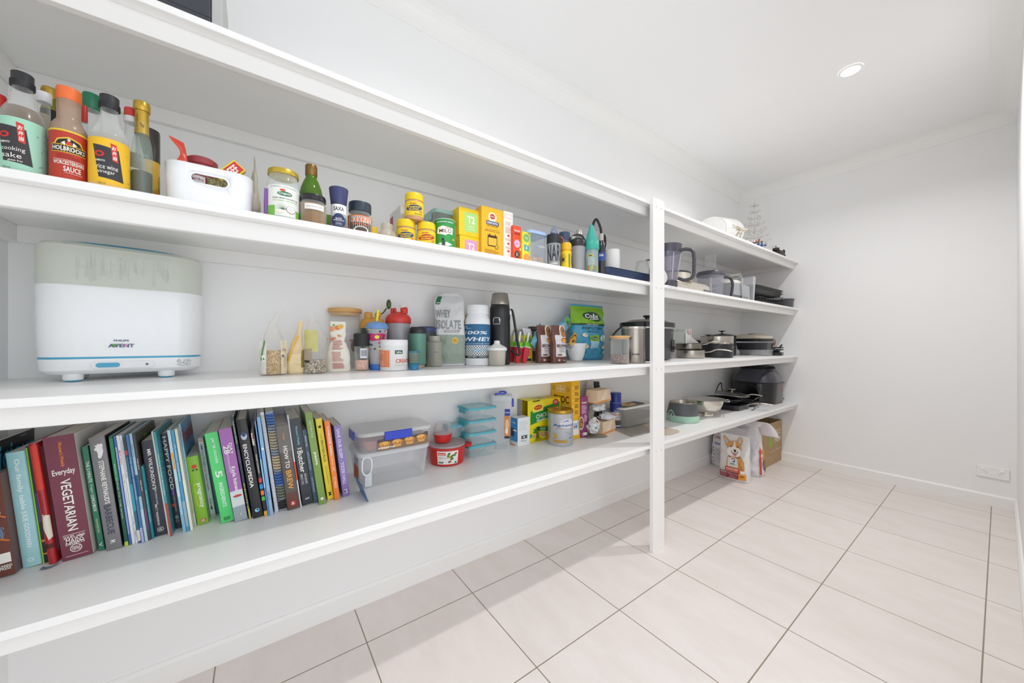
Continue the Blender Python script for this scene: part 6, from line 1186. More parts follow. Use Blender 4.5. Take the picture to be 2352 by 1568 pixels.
# pans: stacked steel ones under it
PN = 'pots and pans on the third shelf beyond the post'
def pot(nm, lab, loc, r, h, mat, rim=None, hd=(), lid=None, a=0, th=.002, inner=None, grp=PN, sidehandles=False):
    t = thing(nm, lab, 'pot', loc, a, grp); m = M()
    shell(m, [(r*.93, .0004), (r*.98, .004), (r, h*.2), (r, h*.96), (r*1.02, h)], th, mat); put('vessel', m, t)
    if rim: put('steel_band', M().lathe([(r*1.003, h*rim), (r*1.01, h*rim+.001), (r*1.012, h*.99), (r*1.03, h)], metal('c4c0b8', .25), 40, caps=(0, 0)), t)
    for ang, L, z, kind in hd:
        c, s_ = math.cos(ang), math.sin(ang)
        if kind == 'long': pts = [(c*r*.98, s_*r*.98, z), (c*(r+.03), s_*(r+.03), z+.004), (c*(r+L*.45), s_*(r+L*.45), z+.018), (c*(r+L*.8), s_*(r+L*.8), z+.014), (c*(r+L), s_*(r+L), z+.006)]; put('long_handle', M().tube(smooth_path(pts), [.006]*8+[.008]*8+[.0095]*8+[.008]*8+[.006], metal('c2bcb2', .22), 10, flat=.45), t)
        else:
            p_ = Vector((-s_, c, 0)); q = Vector((c, s_, 0)); pts = [q*r*.99+p_*.028+Vector((0, 0, z)), q*(r+.022)+p_*.026+Vector((0, 0, z+.004)), q*(r+.03)+Vector((0, 0, z+.006)), q*(r+.022)-p_*.026+Vector((0, 0, z+.004)), q*r*.99-p_*.028+Vector((0, 0, z))]; put('side_handle', M().tube(smooth_path(pts), .0042, metal('c2bcb2', .22), 10), t)
    if lid: 
        lm, gl = lid; m = M().lathe([(r*1.03, h+.0006), (r*1.04, h+.004), (r*.98, h+.008), (r*.5, h+.02), (0, h+.024)], lm, 40)
        l = put('lid', m, t); put('lid_knob', M().lathe([(.006, h+.022), (.006, h+.036), (.026, h+.042), (.024, h+.046), (0, h+.047)], gl, 24), l)
    return t
DK = C('26272c', .35)
y1, _ = onX(1600, .30); pot('steel_saucepan', 'shallow steel saucepan with long handle beside the slow cooker', (.25, 2.295, Z3), .085, .05, metal('b4aea6', .25), hd=((-1.05, .15, .038, 'long'),))
pot('steel_saucepan', 'steel saucepan nested on the lower one under the white file rack', (.235, 2.30, Z3+.052), .08, .042, metal('8c8880', .25), hd=((-.75, .14, .034, 'long'),))
t = thing('file_rack', 'white magazine file holding thin booklets on top of the saucepans', 'file', (.20, 2.31, Z3+.096)); WM = C('e6e5e3', .4)
L_ = .085; m = M(); m.box(-L_, L_, -.055, .055, 0, .002, WM); m.add([(-L_, -.055, .002), (L_, -.055, .002), (-L_, -.055, .07), (-L_, -.0535, .002), (L_, -.0535, .002), (-L_, -.0535, .07)], [(0, 1, 2), (3, 5, 4), (1, 4, 5, 2), (0, 2, 5, 3)], WM); m.add([(-L_, .055, .002), (L_, .055, .002), (L_, .055, .07), (-L_, .055, .09), (-L_, .0535, .002), (L_, .0535, .002), (L_, .0535, .07), (-L_, .0535, .09)], [(0, 1, 2, 3), (7, 6, 5, 4), (1, 5, 6, 2), (3, 2, 6, 7)], WM); m.add([(L_, -.055, .002), (L_, .055, .002), (L_*.5, .055, .085), (L_*.998, -.055, .002), (L_*.998, .054, .002), (L_*.498, .054, .085)], [(0, 1, 2), (3, 5, 4)], WM); put('tray', m, t)
fx, fy, fz = RAW[t.name]; FB = 'booklets standing in the white file'
for k, (dx, w_, h_, col, pr, lab) in enumerate(((-.07, .012, .075, 'dfe4dc', '3c9a4c', 'white booklet with green lettering at the near side of the file'), (-.052, .01, .09, 'e9ece8', '3c9a4c', 'thin white booklet with a green foot in the file'), (-.03, .018, .088, 'c9cac8', '7c8084', 'thicker grey booklet in the middle of the file'), (-.004, .022, .092, 'f0efed', 'e07a3c', 'white booklet with an orange stripe in the file'))):
    m = M().bev(-w_/2, w_/2, -.045, .04, 0, h_, .0008, C(col, .5)); d = D(m, mfront(-.045)); d.rect(-w_*.2, h_*.55, w_*.2, h_*.95, pr) if k in (3,) else d.line(0, h_*.3, 0, h_*.85, w_*.25, pr); d.text('RECIPES', 0, h_*.3, w_*.4, '6c7074', w=h_*.35, rot=-R(90)); solo('booklet', lab, 'booklet', (fx, fy+dx, fz+.0025), m, 0, FB)
g = Bag([(0, .03, .002), (.5, .035, .006), (1, .02, .002)], .03, 5, .006, cs=70); bagthing('ribbon_bundle', 'crumpled green and white ribbon behind the slow cooker lid', 'ribbon', (fx-.06, fy-.06, fz+.078), .5, g, C('2f9a4c', .5))
y2, _ = onX(1655, .27)
pA = G(1683, 822, Z3); rr_ = .098
pot('cooking_pot', 'dark pot with a long handle behind the two handled one', (.115, 2.83, Z3), .09, .115, DK, hd=((-2.0, .15, .06, 'long'),), lid=(metal('b0aaa2', .2), C('3a3a3c', .4)))
pot('cooking_pot', 'wide charcoal pot with steel upper band and two loop handles', (pA.x-.10, pA.y, Z3), rr_, .145, DK, rim=.66, hd=((-2.35, 0, .09, 'loop'), (.8, 0, .09, 'loop')), grp=PN)
pot('cooking_pot', 'black lidded pan at the back of the third shelf', (.118, 3.045, Z3), .098, .15, DK, lid=(C('3c3d42', .2), C('2c2c2e', .3)))
# roasting tins and press
X_ = .36; ya, da = onX(1718, X_); yb, db = onX(1776, X_); h1_ = .05; w1 = .105
yc = yb-.09
RT = 'roasting tins piled at the far end of the third shelf'
pan('roasting_tin', 'light grey aluminium roasting tin at the bottom of the pile', (.27, yc, Z3), w1*.9, .10, .045, C('a8a9ac', .35, .5), group=RT, rr=.03)
t = thing('roasting_pan', 'deep black roasting pan with copper coloured wire handle', 'pan', (.265, yc+.005, Z3+.0475), group=RT)
m = M().rr([(0, w1*.9, .105, .02), (.055, w1*.98, .112, .022)], C('35353a', .3), caps=(1, 0)).rr([(.002, w1*.88, .103, .02), (.055, w1*.965, .11, .022)], C('35353a', .3), caps=(1, 0)); put('pan_body', m, t)
put('wire_handle', M().tube(smooth_path([(w1*.25, -.115, .03), (w1*.22, -.12, .06), (w1*.35, -.12, .08), (w1*.48, -.12, .06), (w1*.46, -.115, .03)]), .003, metal('a08070', .3), 8), t)
put('handle_plate', M().bev(w1*.12, w1*.58, -.116, -.11, .018, .036, .002, metal('b09484', .35)), t)
t = thing('sandwich_press', 'beige and black sandwich press lying on the roasting pan', 'press', (.235, yc+.04, Z3+.112), -.1, RT)
put('lower_plate', M().rr([(0, .13, .10, .03), (.022, .135, .105, .03)], C('26262a', .4)), t); put('upper_shell', M().rr([(.023, .135, .105, .05), (.045, .13, .10, .05), (.058, .10, .08, .05), (.062, .06, .05, .04)], C('c9c3ae', .35)), t); put('hinge_cover', M().rr([(.05, .11, .03, .02, -.0, -.02), (.0635, .09, .022, .02, 0, -.02)], C('2c2c2e', .35)), t)
t = thing('grill_plates', 'stack of removable black grill plates beside the roasting tins', 'plates', (.33, yb+.065, Z3), .15, RT)
for k, (z, w_) in enumerate(((.0005, .05), (.014, .055), (.042, .055), (.058, .05))): put('plate', M().rr([(z, w_, .07, .01), (z+.011, w_*1.04, .073, .012)], C(('3c3d3f', '2c2c2e', '3a3a3d', '2c2c2e')[k], .4)), t)
put('spacer', M().bev(-.04, .04, -.05, .05, .026, .042, .002, C('1e1e20', .6)), t)
put('latch', M().tube(smooth_path([(-.03, -.06, .07), (0, -.065, .085), (.02, -.06, .08), (.045, -.05, .072)]), .006, C('222224', .4)), t)
# ------------------------------------------------------------ lowest shelf beyond the books
CLR = clear('d5dade', .30)
def tub_box(nm, lab, loc, w, d, h, mat, lidm, lid_h=.012, r=.02, grp=None, clips=None, a=0, taper=.93, handle=False, more=None, lidr=.006):
    t = thing(nm, lab, 'container', loc, a, grp)
    m = M(); m.rr([(.0004, w*taper-.002, d*taper-.002, r), (.003, w*taper, d*taper, r), (h-lid_h, w, d, r)], mat, caps=(1, 0)).rr([(h-lid_h, w, d, r), (h-lid_h, w+.003, d+.003, r), (h-lid_h+.003, w+.003, d+.003, r)], mat, caps=(0, 0)); put('tub', m, t)
    put('lid', M().rr([(h-lid_h+.001, w+lidr, d+lidr, r+.004), (h-.003, w+lidr, d+lidr, r+.004), (h, w+lidr-.004, d+lidr-.004, r)], lidm), t)
    for c in clips or ():
        sx, sy, half, col = c
        if sx: put('clip', M().bev(min(sx*(w+lidr), sx*(w+lidr+.005)), max(sx*(w+lidr), sx*(w+lidr+.005)), -half, half, h-lid_h-.018, h-.002, .0015, col), t)
        else: put('clip', M().bev(-half, half, min(sy*(d+lidr), sy*(d+lidr+.005)), max(sy*(d+lidr), sy*(d+lidr+.005)), h-lid_h-.018, h-.002, .0015, col), t)
    if more: more(t, w, d, h)
    return t
BLU = C('2440c0', .3)
X_ = .185; y0, d0 = onX(826, X_); y1, d1 = onX(992, X_); yc = (y0+y1)/2; w = (y1-y0)/2
dd_ = .083; xc = X_-dd_
h1 = hz(1045, d0)-Z4-lift(Z4, X_); h2 = hz(998, d0)-Z4-lift(Z4, X_)-h1
def grip(t, w, d, h):
    put('wide_grip', M().tube(smooth_path([(-w*.93, -d*1.0, h*.80), (-w*.93, -d*1.02, h*.5), (-w*.82, -d*1.02, h*.36), (-w*.70, -d*1.02, h*.5), (-w*.70, -d*1.0, h*.80), (-w*.8, -d*1.0, h*.88), (-w*.88, -d, h*.87), (-w*.93, -d, h*.80)]), .003, C('e6e9ec', .3), 8), t)
    put('leg_strip', M().box(-w*.86, -w*.68, -d*.985, -d*.965, h*.03, h*.40, C('e4e8ea', .35, alpha=.85)), t)
CG = 'two clear plastic tubs stacked at the end of the books'
def inbox(t, w, d, h):
    m = M(); q = D(m, mleft(-w*.97)); q.rect(-d*.2, h*.15, d*.6, h*.6, 'd86a3c'); q.rect(-d*.2, h*.6, d*.6, h*.85, '3c3f48'); put('label', m, t); grip(t, w, d, h)
tub_box('plastic_tub', 'clear plastic tub with a white loop grip, below the blue clipped one', (xc, yc-.004, Z4), w*.97, dd_, h1, clear('eef1f4', .30, .2), C('eceef0', .3, alpha=.5), .014, .03, CG, more=inbox)
def sist(t, w, d, h):
    m = M(); q = D(m, mfront(-d*.975)); x0, x1, z0, z1 = -w*.55, w*.88, h*.02, h*.66
    q.rect(x0, z0, x1, z1, '8c6c50'); q.rect(x0, z1-h*.25, x1, z1, '5c4c48'); rnd = random.Random(4)
    for k in range(4):
        cx = x0+(x1-x0)*(.14+.24*k); cz = z0+h*.26+h*.03*k
        q.poly([(cx-w*.12, cz), (cx+w*.12, cz), (cx+w*.09, cz-h*.22), (cx-w*.09, cz-h*.22)], 'd8a460'); q.ell(cx, cz+h*.03, w*.15, h*.14, 'c88438'); q.ell(cx-.003, cz+h*.07, w*.12, h*.09, 'e6b060'); 
        for j in range(4): q.ell(cx+rnd.uniform(-.012, .012), cz+h*.06+rnd.uniform(-.005, .006), .002, .0015, ('6a3020', 'f0d49a')[j % 2], 6)
    q.text('sistema', x0+(x1-x0)*.17, z0+h*.13, h*.11, W_, w=w*.46, bold=.06); put('label', m, t)
    put('contents', M().rr([(.006, w*.86, d*.8, .02), (h*.5, w*.9, d*.84, .02)], C('c98a84', .5, alpha=.6)), t)
tub_box('plastic_tub', 'clear plastic tub with royal blue clips and a muffin picture label', (xc, yc, Z4+h1+.0006), w, dd_, h2, clear('eef1f4', .30, .2), C('eceeed', .25, alpha=.5), .014, .03, CG, clips=((0, -1, w*.38, BLU), (-1, 0, .035, BLU)), more=sist)
solo('dough_scraper', 'thin blue plastic strip standing between the lilac book and the tubs', 'strip', tuple(G(828, 1127, Z4)), M().bev(-.0012, .0012, -.10, .0, .0, .055, .0004, C('2f6090', .3)), rot=(0, R(-18), R(90)))
# red microwave dish
F = fit(984, 1070, 1019, Z4, vb=1074); loc, r_, h_ = F; loc = (max(loc[0], r_+.004), loc[1], Z4)
t = thing('microwave_dish', 'round red microwave dish with clear lid and salad picture label', 'dish', loc, toward(loc))
RDM = C('c8241f', .3)
m = M(); shell(m, [(r_*.82, .0004), (r_*.9, .004), (r_*.96, h_*.6), (r_, h_*.9)], .003, RDM); m.lathe([(r_, h_*.88), (r_*1.06, h_*.93), (r_*1.06, h_*.99), (r_*.98, h_)], RDM, 40, caps=(0, 0)); put('body', m, t)
put('side_grip', M().rr([(h_*.86, .014, .024, .012, r_*1.12, 0), (h_*.98, .016, .026, .012, r_*1.12, 0)], RDM), t)
put('lid', M().lathe([(r_*.98, h_*.98), (r_*.96, h_*1.08), (r_*.6, h_*1.13), (0, h_*1.14)], C('d6cfd0', .2, alpha=.5), 40), t)
m = M(); pr = lambda z: r_*(.9+.1*max(0, min(1, z/(h_*.9)))); q = D(m, mcyl(lambda z: pr(z+h_*.5)), step=.006)
mp0 = q.mp; q.mp = lambda s, z, e: (lambda a: ((pr(z+h_*.5)+e)*math.sin(a), -(pr(z+h_*.5)+e)*math.cos(a), z+h_*.5))(s/r_)
H2 = h_*.36
q.grid(-r_*.55, -H2, r_*.62, H2, P('e9e4de'), 3); q.rect(-r_*.5, H2*.35, -r_*.08, H2*.78, 'd8342c'); q.text('decor', -r_*.29, H2*.56, H2*.28, W_, w=r_*.36, bold=.06); q.text('microsafe', -r_*.12, H2*.02, H2*.26, '8c8c90', w=r_*.74)
for k in range(16):
    rnd = random.Random(k); q.ell(r_*rnd.uniform(.0, .5), H2*rnd.uniform(-.8, .7), r_*.07, H2*.15, ('3c7034', '5c9044', 'b8342c', 'e0b040', '4c8038')[k % 5] if k % 4 else '3c7034', 9)
q.rect(-r_*.48, -H2*.8, -r_*.2, -H2*.6, '2f7a4c'); put('label', m, t)
lc, lz = loc, Z4+h_*1.14
F2 = fit(998, 1040, 968, Z4, X=loc[0]-.0)
r2 = F2[1]*.98; hh = max(.03, hz(968, onX(1019, loc[0])[1])-lz-lift(Z4, loc[0]))
t = thing('microwave_mug', 'small red cup with clear dome standing on the red dish', 'cup', (loc[0]-.002, F2[0][1]-.004, lz+.0005))
m = M(); shell(m, [(r2*.7, .0), (r2*.9, .004), (r2*1.05, hh*.42)], .002, RDM, 32); put('cup', m, t)
put('dome_lid', M().lathe([(r2*1.0, hh*.42), (r2*.96, hh*.75), (r2*.8, hh*.97), (r2*.6, hh)], clear('d9cfd0', .35), 32), t)
# teal containers
TL = C('58b4c4', .3); TL2 = C('a8d4da', .25, alpha=.7); TG = 'small square containers with teal lids'
X_ = G(1078, 1055, Z4).x; y0, d0 = onX(1078, X_); y1, d1 = onX(1140, X_); w = (y1-y0)/2; dd_ = min(X_/2-.006, .055); yc = (y0+y1)/2
def tealmore(t, w, d, h): put('lid_frame', M().rr([(h-.009, w+.0075, d+.0075, .014), (h-.001, w+.0072, d+.0072, .014), (h-.0004, w+.003, d+.003, .012)], TL, caps=(0, 0)), t); put('lid_latch', M().bev(-.006-w, -w-.001, -d*.5, d*.5, h-.012, h+.0012, .001, C('2a9aa8', .3)), t)
zt = [1055, 1026, 997, 968, 939]
hts = [hz(v, d0)-Z4-lift(Z4, X_) for v in zt[1:]]; z = 0; first = None
for k, hh in enumerate(hts):
    lab = ('lowest of the four stacked teal lidded containers', 'second lowest of the four stacked teal lidded containers', 'second highest of the four stacked teal lidded containers', 'topmost of the four stacked teal lidded containers')[k]
    tub_box('food_container', lab, (X_-dd_, yc, Z4+z), w*.95, dd_*.95, hts[0]-.0008 if k < 3 else hts[0], clear('e6f1f4', .36, .2), TL2, .008, .012, TG, clips=((-1, 0, dd_*.5, C('2a9aa8', .3)),), more=tealmore); z = hts[0]*(k+1)
loc2 = (loc[0]-.05, onX(1046, loc[0]-.05)[0], Z4+hz(1000, onX(1046, .1)[1])-Z4+.002)
t = tub_box('food_container', 'single teal lidded container perched on the red dish against the stack', (loc2[0]-.012, loc2[1]+.004, Z4+h_*1.16), .036, .036, .052, clear('e6eef0', .36, .2), TL2, .008, .01, TG, clips=((-1, 0, .018, C('2a9aa8', .3)),), more=tealmore)
# tall jug with blue handle
F = fit(1126, 1176, 900, Z4, vb=1034)
t = thing('beverage_container', 'tall clear container with royal blue handle and clip', 'container', F[0], toward(F[0])); r_, h_ = F[1], F[2]
put('body', M().rr([(.0004, r_*.74, r_*.66, .012), (h_*.88, r_*.92, r_*.8, .014)], clear('eef2f5', .42, .2)), t)
put('lid', M().rr([(h_*.86, r_*.98, r_*.86, .016), (h_*.95, r_*1.0, r_*.88, .016), (h_*.96, r_*.9, r_*.8, .014)], C('dde2e6', .25, alpha=.75)), t)
put('blue_handle', M().tube(smooth_path([(-r_*.5, -r_*.5, h_*.96), (-r_*.45, -r_*.62, h_*.985), (r_*.2, -r_*.62, h_*.985), (r_*.45, -r_*.3, h_*1.0), (r_*.2, .0, h_*1.01), (-r_*.2, .0, h_*1.0)]), .004, C('4c62d8', .3), 8), t)
put('clip', M().bev(r_*.98, r_*1.16, -r_*.35, r_*.35, h_*.74, h_*.88, .002, BLU), t)
m = M(); q = D(m, mfront(-r_*.84)); q.rect(r_*.32, h_*.60, r_*.80, h_*.72, '2c3ca0'); q.rect(r_*.3, h_*.24, r_*.78, h_*.60, 'dc8844'); q.ell(r_*.54, h_*.45, r_*.16, h_*.09, 'f0c48c'); q.ell(r_*.5, h_*.33, r_*.12, h_*.06, 'f4e6d4'); q.rect(r_*.3, h_*.2, r_*.78, h_*.24, '2a2c3c'); q.text('sistema', r_*.56, h_*.66, h_*.025, W_, w=r_*.4); put('label', m, t)
# blue and white box, rotated with a corner forward
pc = G(1189, 1026, Z4); pr_ = G(1217, 1019.5, Z4); pl = G(1174, 1020, Z4)
h = hz(961, (Z4+lift(Z4, pc.x)-CAMZ)*FPX/(CY-1026))-Z4-lift(Z4, pc.x)
v1 = Vector((pr_.x-pc.x, pr_.y-pc.y)); v2 = Vector((pl.x-pc.x, pl.y-pc.y)); ang = math.atan2(v1.y, v1.x)
w, dp = v1.length, v2.length; nrm = Vector((-math.sin(ang), math.cos(ang)))
if nrm.dot(v2) < 0: nrm = -nrm
cen = Vector((pc.x, pc.y))+v1*.5+nrm*dp*.5
def wsub(d, w, h): d.lines(-w*.38, w*.38, h*.86, 7, h*.05, h*.01, 'b4bcc8'); d.ring(0, h*.5, w*.1, w*.1, w*.01, 'dfe3e8'); d.rect(-w*.2, h*.24, w*.28, h*.36, '55585c'); d.rect(-w*.05, h*.27, w*.08, h*.33, 'e8e8e8'); d.text('Medela', -w*.0, h*.17, h*.035, '3a3c40', w=w*.45); d.text('12 M', w*.25, h*.09, h*.02, '8c9094', w=w*.3)
def bsub(d, w, h): d.rect(-w*.5, h*.16, w*.5, h*.995, '3f8fc8'); d.rect(-w*.5, h*.32, w*.0, h*.62, '2f3c4c'); d.text('ing', -w*.1, h*.82, h*.07, W_, w=w*.5); d.ell(w*.1, h*.55, w*.3, h*.03, 'e8ecf0'); d.lines(-w*.4, w*.4, h*.13, 2, h*.03, h*.008, '8c9094'); d.rect(-w*.5, 0, w*.1, h*.045, 'd8703c')
carton('appliance_box', 'small upright white and blue box left of the noodle carton', 'box', ((cen.x, cen.y, Z4), w, dp, h), 'eceef0', front=wsub, side=bsub, a=ang-R(90))
# noodle carton and its cups
Xn = .086
y0, d0 = onX(1212, Xn); y1, d1 = onX(1288, Xn); h = hz(921, d0)-Z4-lift(Z4, Xn); w = y1-y0; dp = .082
YB = C('ecdc1c', .45)
t = thing('noodle_carton', 'yellow and green chicken noodle multipack carton with an open cut-out base', 'carton', (Xn-dp/2, y0+w/2, Z4))
m = M(); zc_ = h*.36
m.box(-w/2, w/2, -dp/2, -dp/2+.0008, zc_, h, YB).box(-w/2, w/2, -dp/2, dp/2, h-.0008, h, YB).box(-w/2, w/2, dp/2-.0008, dp/2, zc_, h, YB).box(w/2-.0008, w/2, -dp/2, dp/2, .0006, h, YB).box(-w/2, -w/2+.0008, dp*.05, dp/2, .0006, h, C('a8a49c', .7)).box(-w/2, w/2, -dp/2, dp/2, .0004, .0012, YB)
m.box(-w/2, -w/2+w*.16, -dp/2, -dp/2+.0008, .0006, zc_, YB)
q = D(m, mfront(-dp/2)); q.poly([(-w*.42, h*.46), (w*.46, h*.66), (w*.46, h*.9), (-w*.42, h*.74)], '1f8c34'); q.poly([(-w*.42, h*.42), (w*.2, h*.56), (w*.46, h*.66), (-w*.42, h*.74)], '1f8c34')
q.poly([(-w*.36, h*.70), (-w*.05, h*.73), (-w*.03, h*.93), (-w*.35, h*.91)], 'f2dc5c'); q.ell(-w*.2, h*.82, w*.12, h*.055, 'c8301c', rot=.12); q.text('MAGGI', -w*.2, h*.82, h*.04, 'f2dc2c', w=w*.17, rot=.12, bold=.05)
q.text('CHICKEN', -w*.02, h*.625, h*.10, W_, w=w*.48, rot=.12, bold=.05); q.text('Noodles', -w*.1, h*.52, h*.07, W_, w=w*.28, rot=.12, bold=.05); q.ell(w*.33, h*.9, w*.09, h*.075, 'd0302c'); q.text('VALUE', w*.33, h*.92, h*.025, W_, w=w*.1); q.text('PACK', w*.33, h*.885, h*.025, W_, w=w*.1)
q.poly([(-w*.38, h*.985), (-w*.14, h*.995), (-w*.16, h*.965), (-w*.34, h*.96)], '4a4030'); q.rect(-w*.46, h*.12, -w*.37, h*.2, '4fa04c')
put('box', m, t)
q = M(); d = D(q, mtop(h)); d.rect(-w*.2, -dp*.1, w*.25, dp*.25, '9fb49c'); d.rect(-w*.05, 0, w*.1, dp*.12, '4a5a4c'); d.ell(w*.3, 0, w*.08, dp*.08, 'c86030'); put('top_print', q, t)
bxn, byn = Xn-dp/2, y0+w/2
def cup(lab, dx, dy):
    def cl(d, w2, h2): 
        d.grid(-w2, -h2, w2, h2, P('ecdc1c'), 3); d.grid(-w2, h2*.05, w2, h2*.7, P('1f8c34'), 2); d.text('CHICKEN', 0, h2*.45, h2*.2, W_, w=w2*.7, bold=.05); d.text('Noodles', 0, h2*.2, h2*.14, W_, w=w2*.5); d.ell(0, h2*.86, w2*.2, h2*.1, 'c8301c'); d.ell(w2*.1, -h2*.42, w2*.45, h2*.42, 'e9e6dc'); d.ell(w2*.1, -h2*.38, w2*.38, h2*.34, 'c8964c'); d.ell(w2*.05, -h2*.34, w2*.25, h2*.2, 'e0b870')
    return vessel('noodle_cup', lab, 'cup', ((bxn-dy, byn+dx, Z4+.0014), .030, h*.38), [(.8, 0), (1, .93), (1.05, .95), (1.05, 1)], C('ecdc1c', .4), lab=(.03, .92, 1.9, None, cl), group='noodle cups inside the carton')
cup('noodle cup at the near front corner of the carton', -w*.28, -dp*.06); cup('noodle cup behind, near the baby formula tin', w*.10, -dp*.0)
# formula tin
F = fit(1258, 1316, 938, Z4, vb=1026)
def apt(d, w, h):
    grid_y(d, -w*.95, -h*.55, -w*.42, h*.85, C('b9c4c8', .3, .5)); grid_y(d, -w*.95, -h*.62, -w*.42, -h*.45, P('c49a3c')); d.rect(-w*.9, h*.4, -w*.5, h*.7, '98b4bc'); d.lines(-w*.9, -w*.5, h*.3, 6, h*.1, h*.02, '7c8c94')
    d.ell(w*.28, h*.42, w*.28, h*.34, 'cfd2d8'); d.text('Aptamil', w*.18, h*.3, h*.22, '30488c', w=w*.85, bold=.02); d.text('PROFUTURA', w*.08, h*.1, h*.055, 'b0964c', w=w*.45)
    for k in range(4): d.ell(w*(.12+.06*k), h*(.56+.02*k), w*.025, h*(.02+.012*k), '2f5ca8', 10)
    d.text('3', -w*.18, -h*.42, h*.36, 'c49a3c', w=w*.2, bold=.03); d.rect(-w*.22, -h*.82, w*.28, -h*.66, 'c49a3c'); d.lines(-w*.2, w*.26, -h*.7, 3, h*.045, h*.014, '8c6c24')
    d.line(w*.2, -h*.1, w*.5, -h*.35, w*.012, '4c90c0'); d.ell(w*.42, -h*.55, w*.05, h*.04, '4c90c0'); d.ell(w*.5, -h*.5, w*.035, h*.03, '4c90c0')
vessel('formula_tin', 'large silver baby formula tin with a gold lid', 'tin', F, [(.98, 0), (1, .015), (1, .9), (1.01, .91)], C('bfc1c5', .3, .45), [(1.01, .9), (1.03, .91), (1.03, .965), (.98, 1), (.9, 1), (.9, .985), (0, .985)], C('b08c34', .25, .7), lab=(.03, .88, 2.2, None, apt, -.05))
# tall yellow cereal box
def choc(d, w, h):
    d.text('KEEP CRUNCHY', -w*.05, h*.965, h*.03, '4a2c14', w=w*.5); d.rect(-w*.22, h*.74, w*.18, h*.86, 'f0e4c0'); d.rect(-w*.205, h*.745, w*.165, h*.855, 'ecb41c'); d.text('NO', 0-w*.02, h*.84, h*.02, W_, w=w*.1); d.text('NO NASTIES', -w*.02, h*.80, h*.04, W_, w=w*.34, bold=.05); d.text('BAKED', -w*.02, h*.762, h*.02, W_, w=w*.18)
    d.text('CHOC', 0, h*.63, h*.12, '5a2c10', w=w*.78, bold=.07); d.text('OATS', w*.2, h*.5, h*.07, 'f0e4c0', w=w*.3, bold=.06)
    for x in (-.36, .36): d.lines(w*(x-.08), w*(x+.08), h*.83, 4, h*.02, h*.006, '8c641c')
def chocs(d, w, h):
    for k in range(5): d.line(-w*.38, h*(.83-.1*k), -w*.32, h*(.815-.1*k), w*.03, W_); d.line(-w*.32, h*(.815-.1*k), -w*.24, h*(.85-.1*k), w*.03, W_); d.lines(-w*.15, w*.35, h*(.85-.1*k), 3, h*.022, h*.009, '6a4418', k)
    d.rect(-w*.42, h*.06, w*.3, h*.3, 'ece9e0'); d.rect(-w*.3, h*.16, w*.15, h*.26, 'a8c4dc'); d.ell(-w*.15, h*.2, w*.07, h*.02, 'c83c34'); d.ell(w*.05, h*.2, w*.07, h*.02, '2c5cb0')
Xf_ = .16; yR, dR = onX(1313, Xf_); yE, _ = onX(1333, Xf_); h = hz(868, dR)-Z4-lift(Z4, Xf_)
def flap3(m, w, d_, h): m.loft([[(-w/2, -d_/2, h), (w/2, -d_/2, h)], [(-w/2+.004, -d_/2-.006, h+.02), (w/2-.004, -d_/2-.006, h+.02)]], C('ecb41c', .5), close=False)
carton('cereal_box', 'tall yellow chocolate cereal box behind the formula tin', 'box', (((Xf_+.004)/2, (yR+yE)/2, Z4), yE-yR, Xf_-.006, h), 'ecb41c', front=chocs, side=choc)
Bp = bfit(1326, 1334, 1350, 912, Z4, X=.165, dep=.13)
def purp(d, w, h):
    d.text("Carman's", -w*.02, h*.86, h*.06, W_, w=w*.7, bold=.03); d.lines(-w*.38, w*.4, h*.77, 6, h*.035, h*.016, 'e0b8d4'); d.lines(0, w*.4, h*.53, 5, h*.035, h*.018, 'e6c4dc')
    d.ell(-w*.45, h*.36, w*.4, h*.16, 'e0dcd6'); d.ell(-w*.45, h*.36, w*.34, h*.135, '9a6c3c'); rnd = random.Random(2)
    for k in range(12): d.ell(-w*.45+w*rnd.uniform(-.25, .25), h*.36+h*rnd.uniform(-.1, .1), w*.06, h*.018, ('d8b060', '6a4020', 'a84c30')[k % 3], 8)
    for k in range(5): d.ell(w*(.05+.07*k), h*(.25-.03*(k % 3)), w*.03, h*.012, 'c89048', 7)
    d.rect(-w*.25, h*.05, w*.35, h*.12, 'ece8ea'); d.poly([(-w*.18, h*.06), (-w*.05, h*.06), (-w*.115, h*.11)], '2a2a2c')
carton('muesli_box', 'narrow purple muesli carton beside the yellow cereal box', 'box', Bp, '8c3c70', front=purp)
g = Bag([(0, .02, .02), (.5, .022, .015), (.85, .024, .008), (1, .02, .001)], .29, 14, .004)
bagthing('cereal_liner_bag', 'pale beige paper liner rising behind the purple carton', 'bag', (.075, onX(1356, .075)[0], Z4), -.2, g, C('c4bcb2', .6))
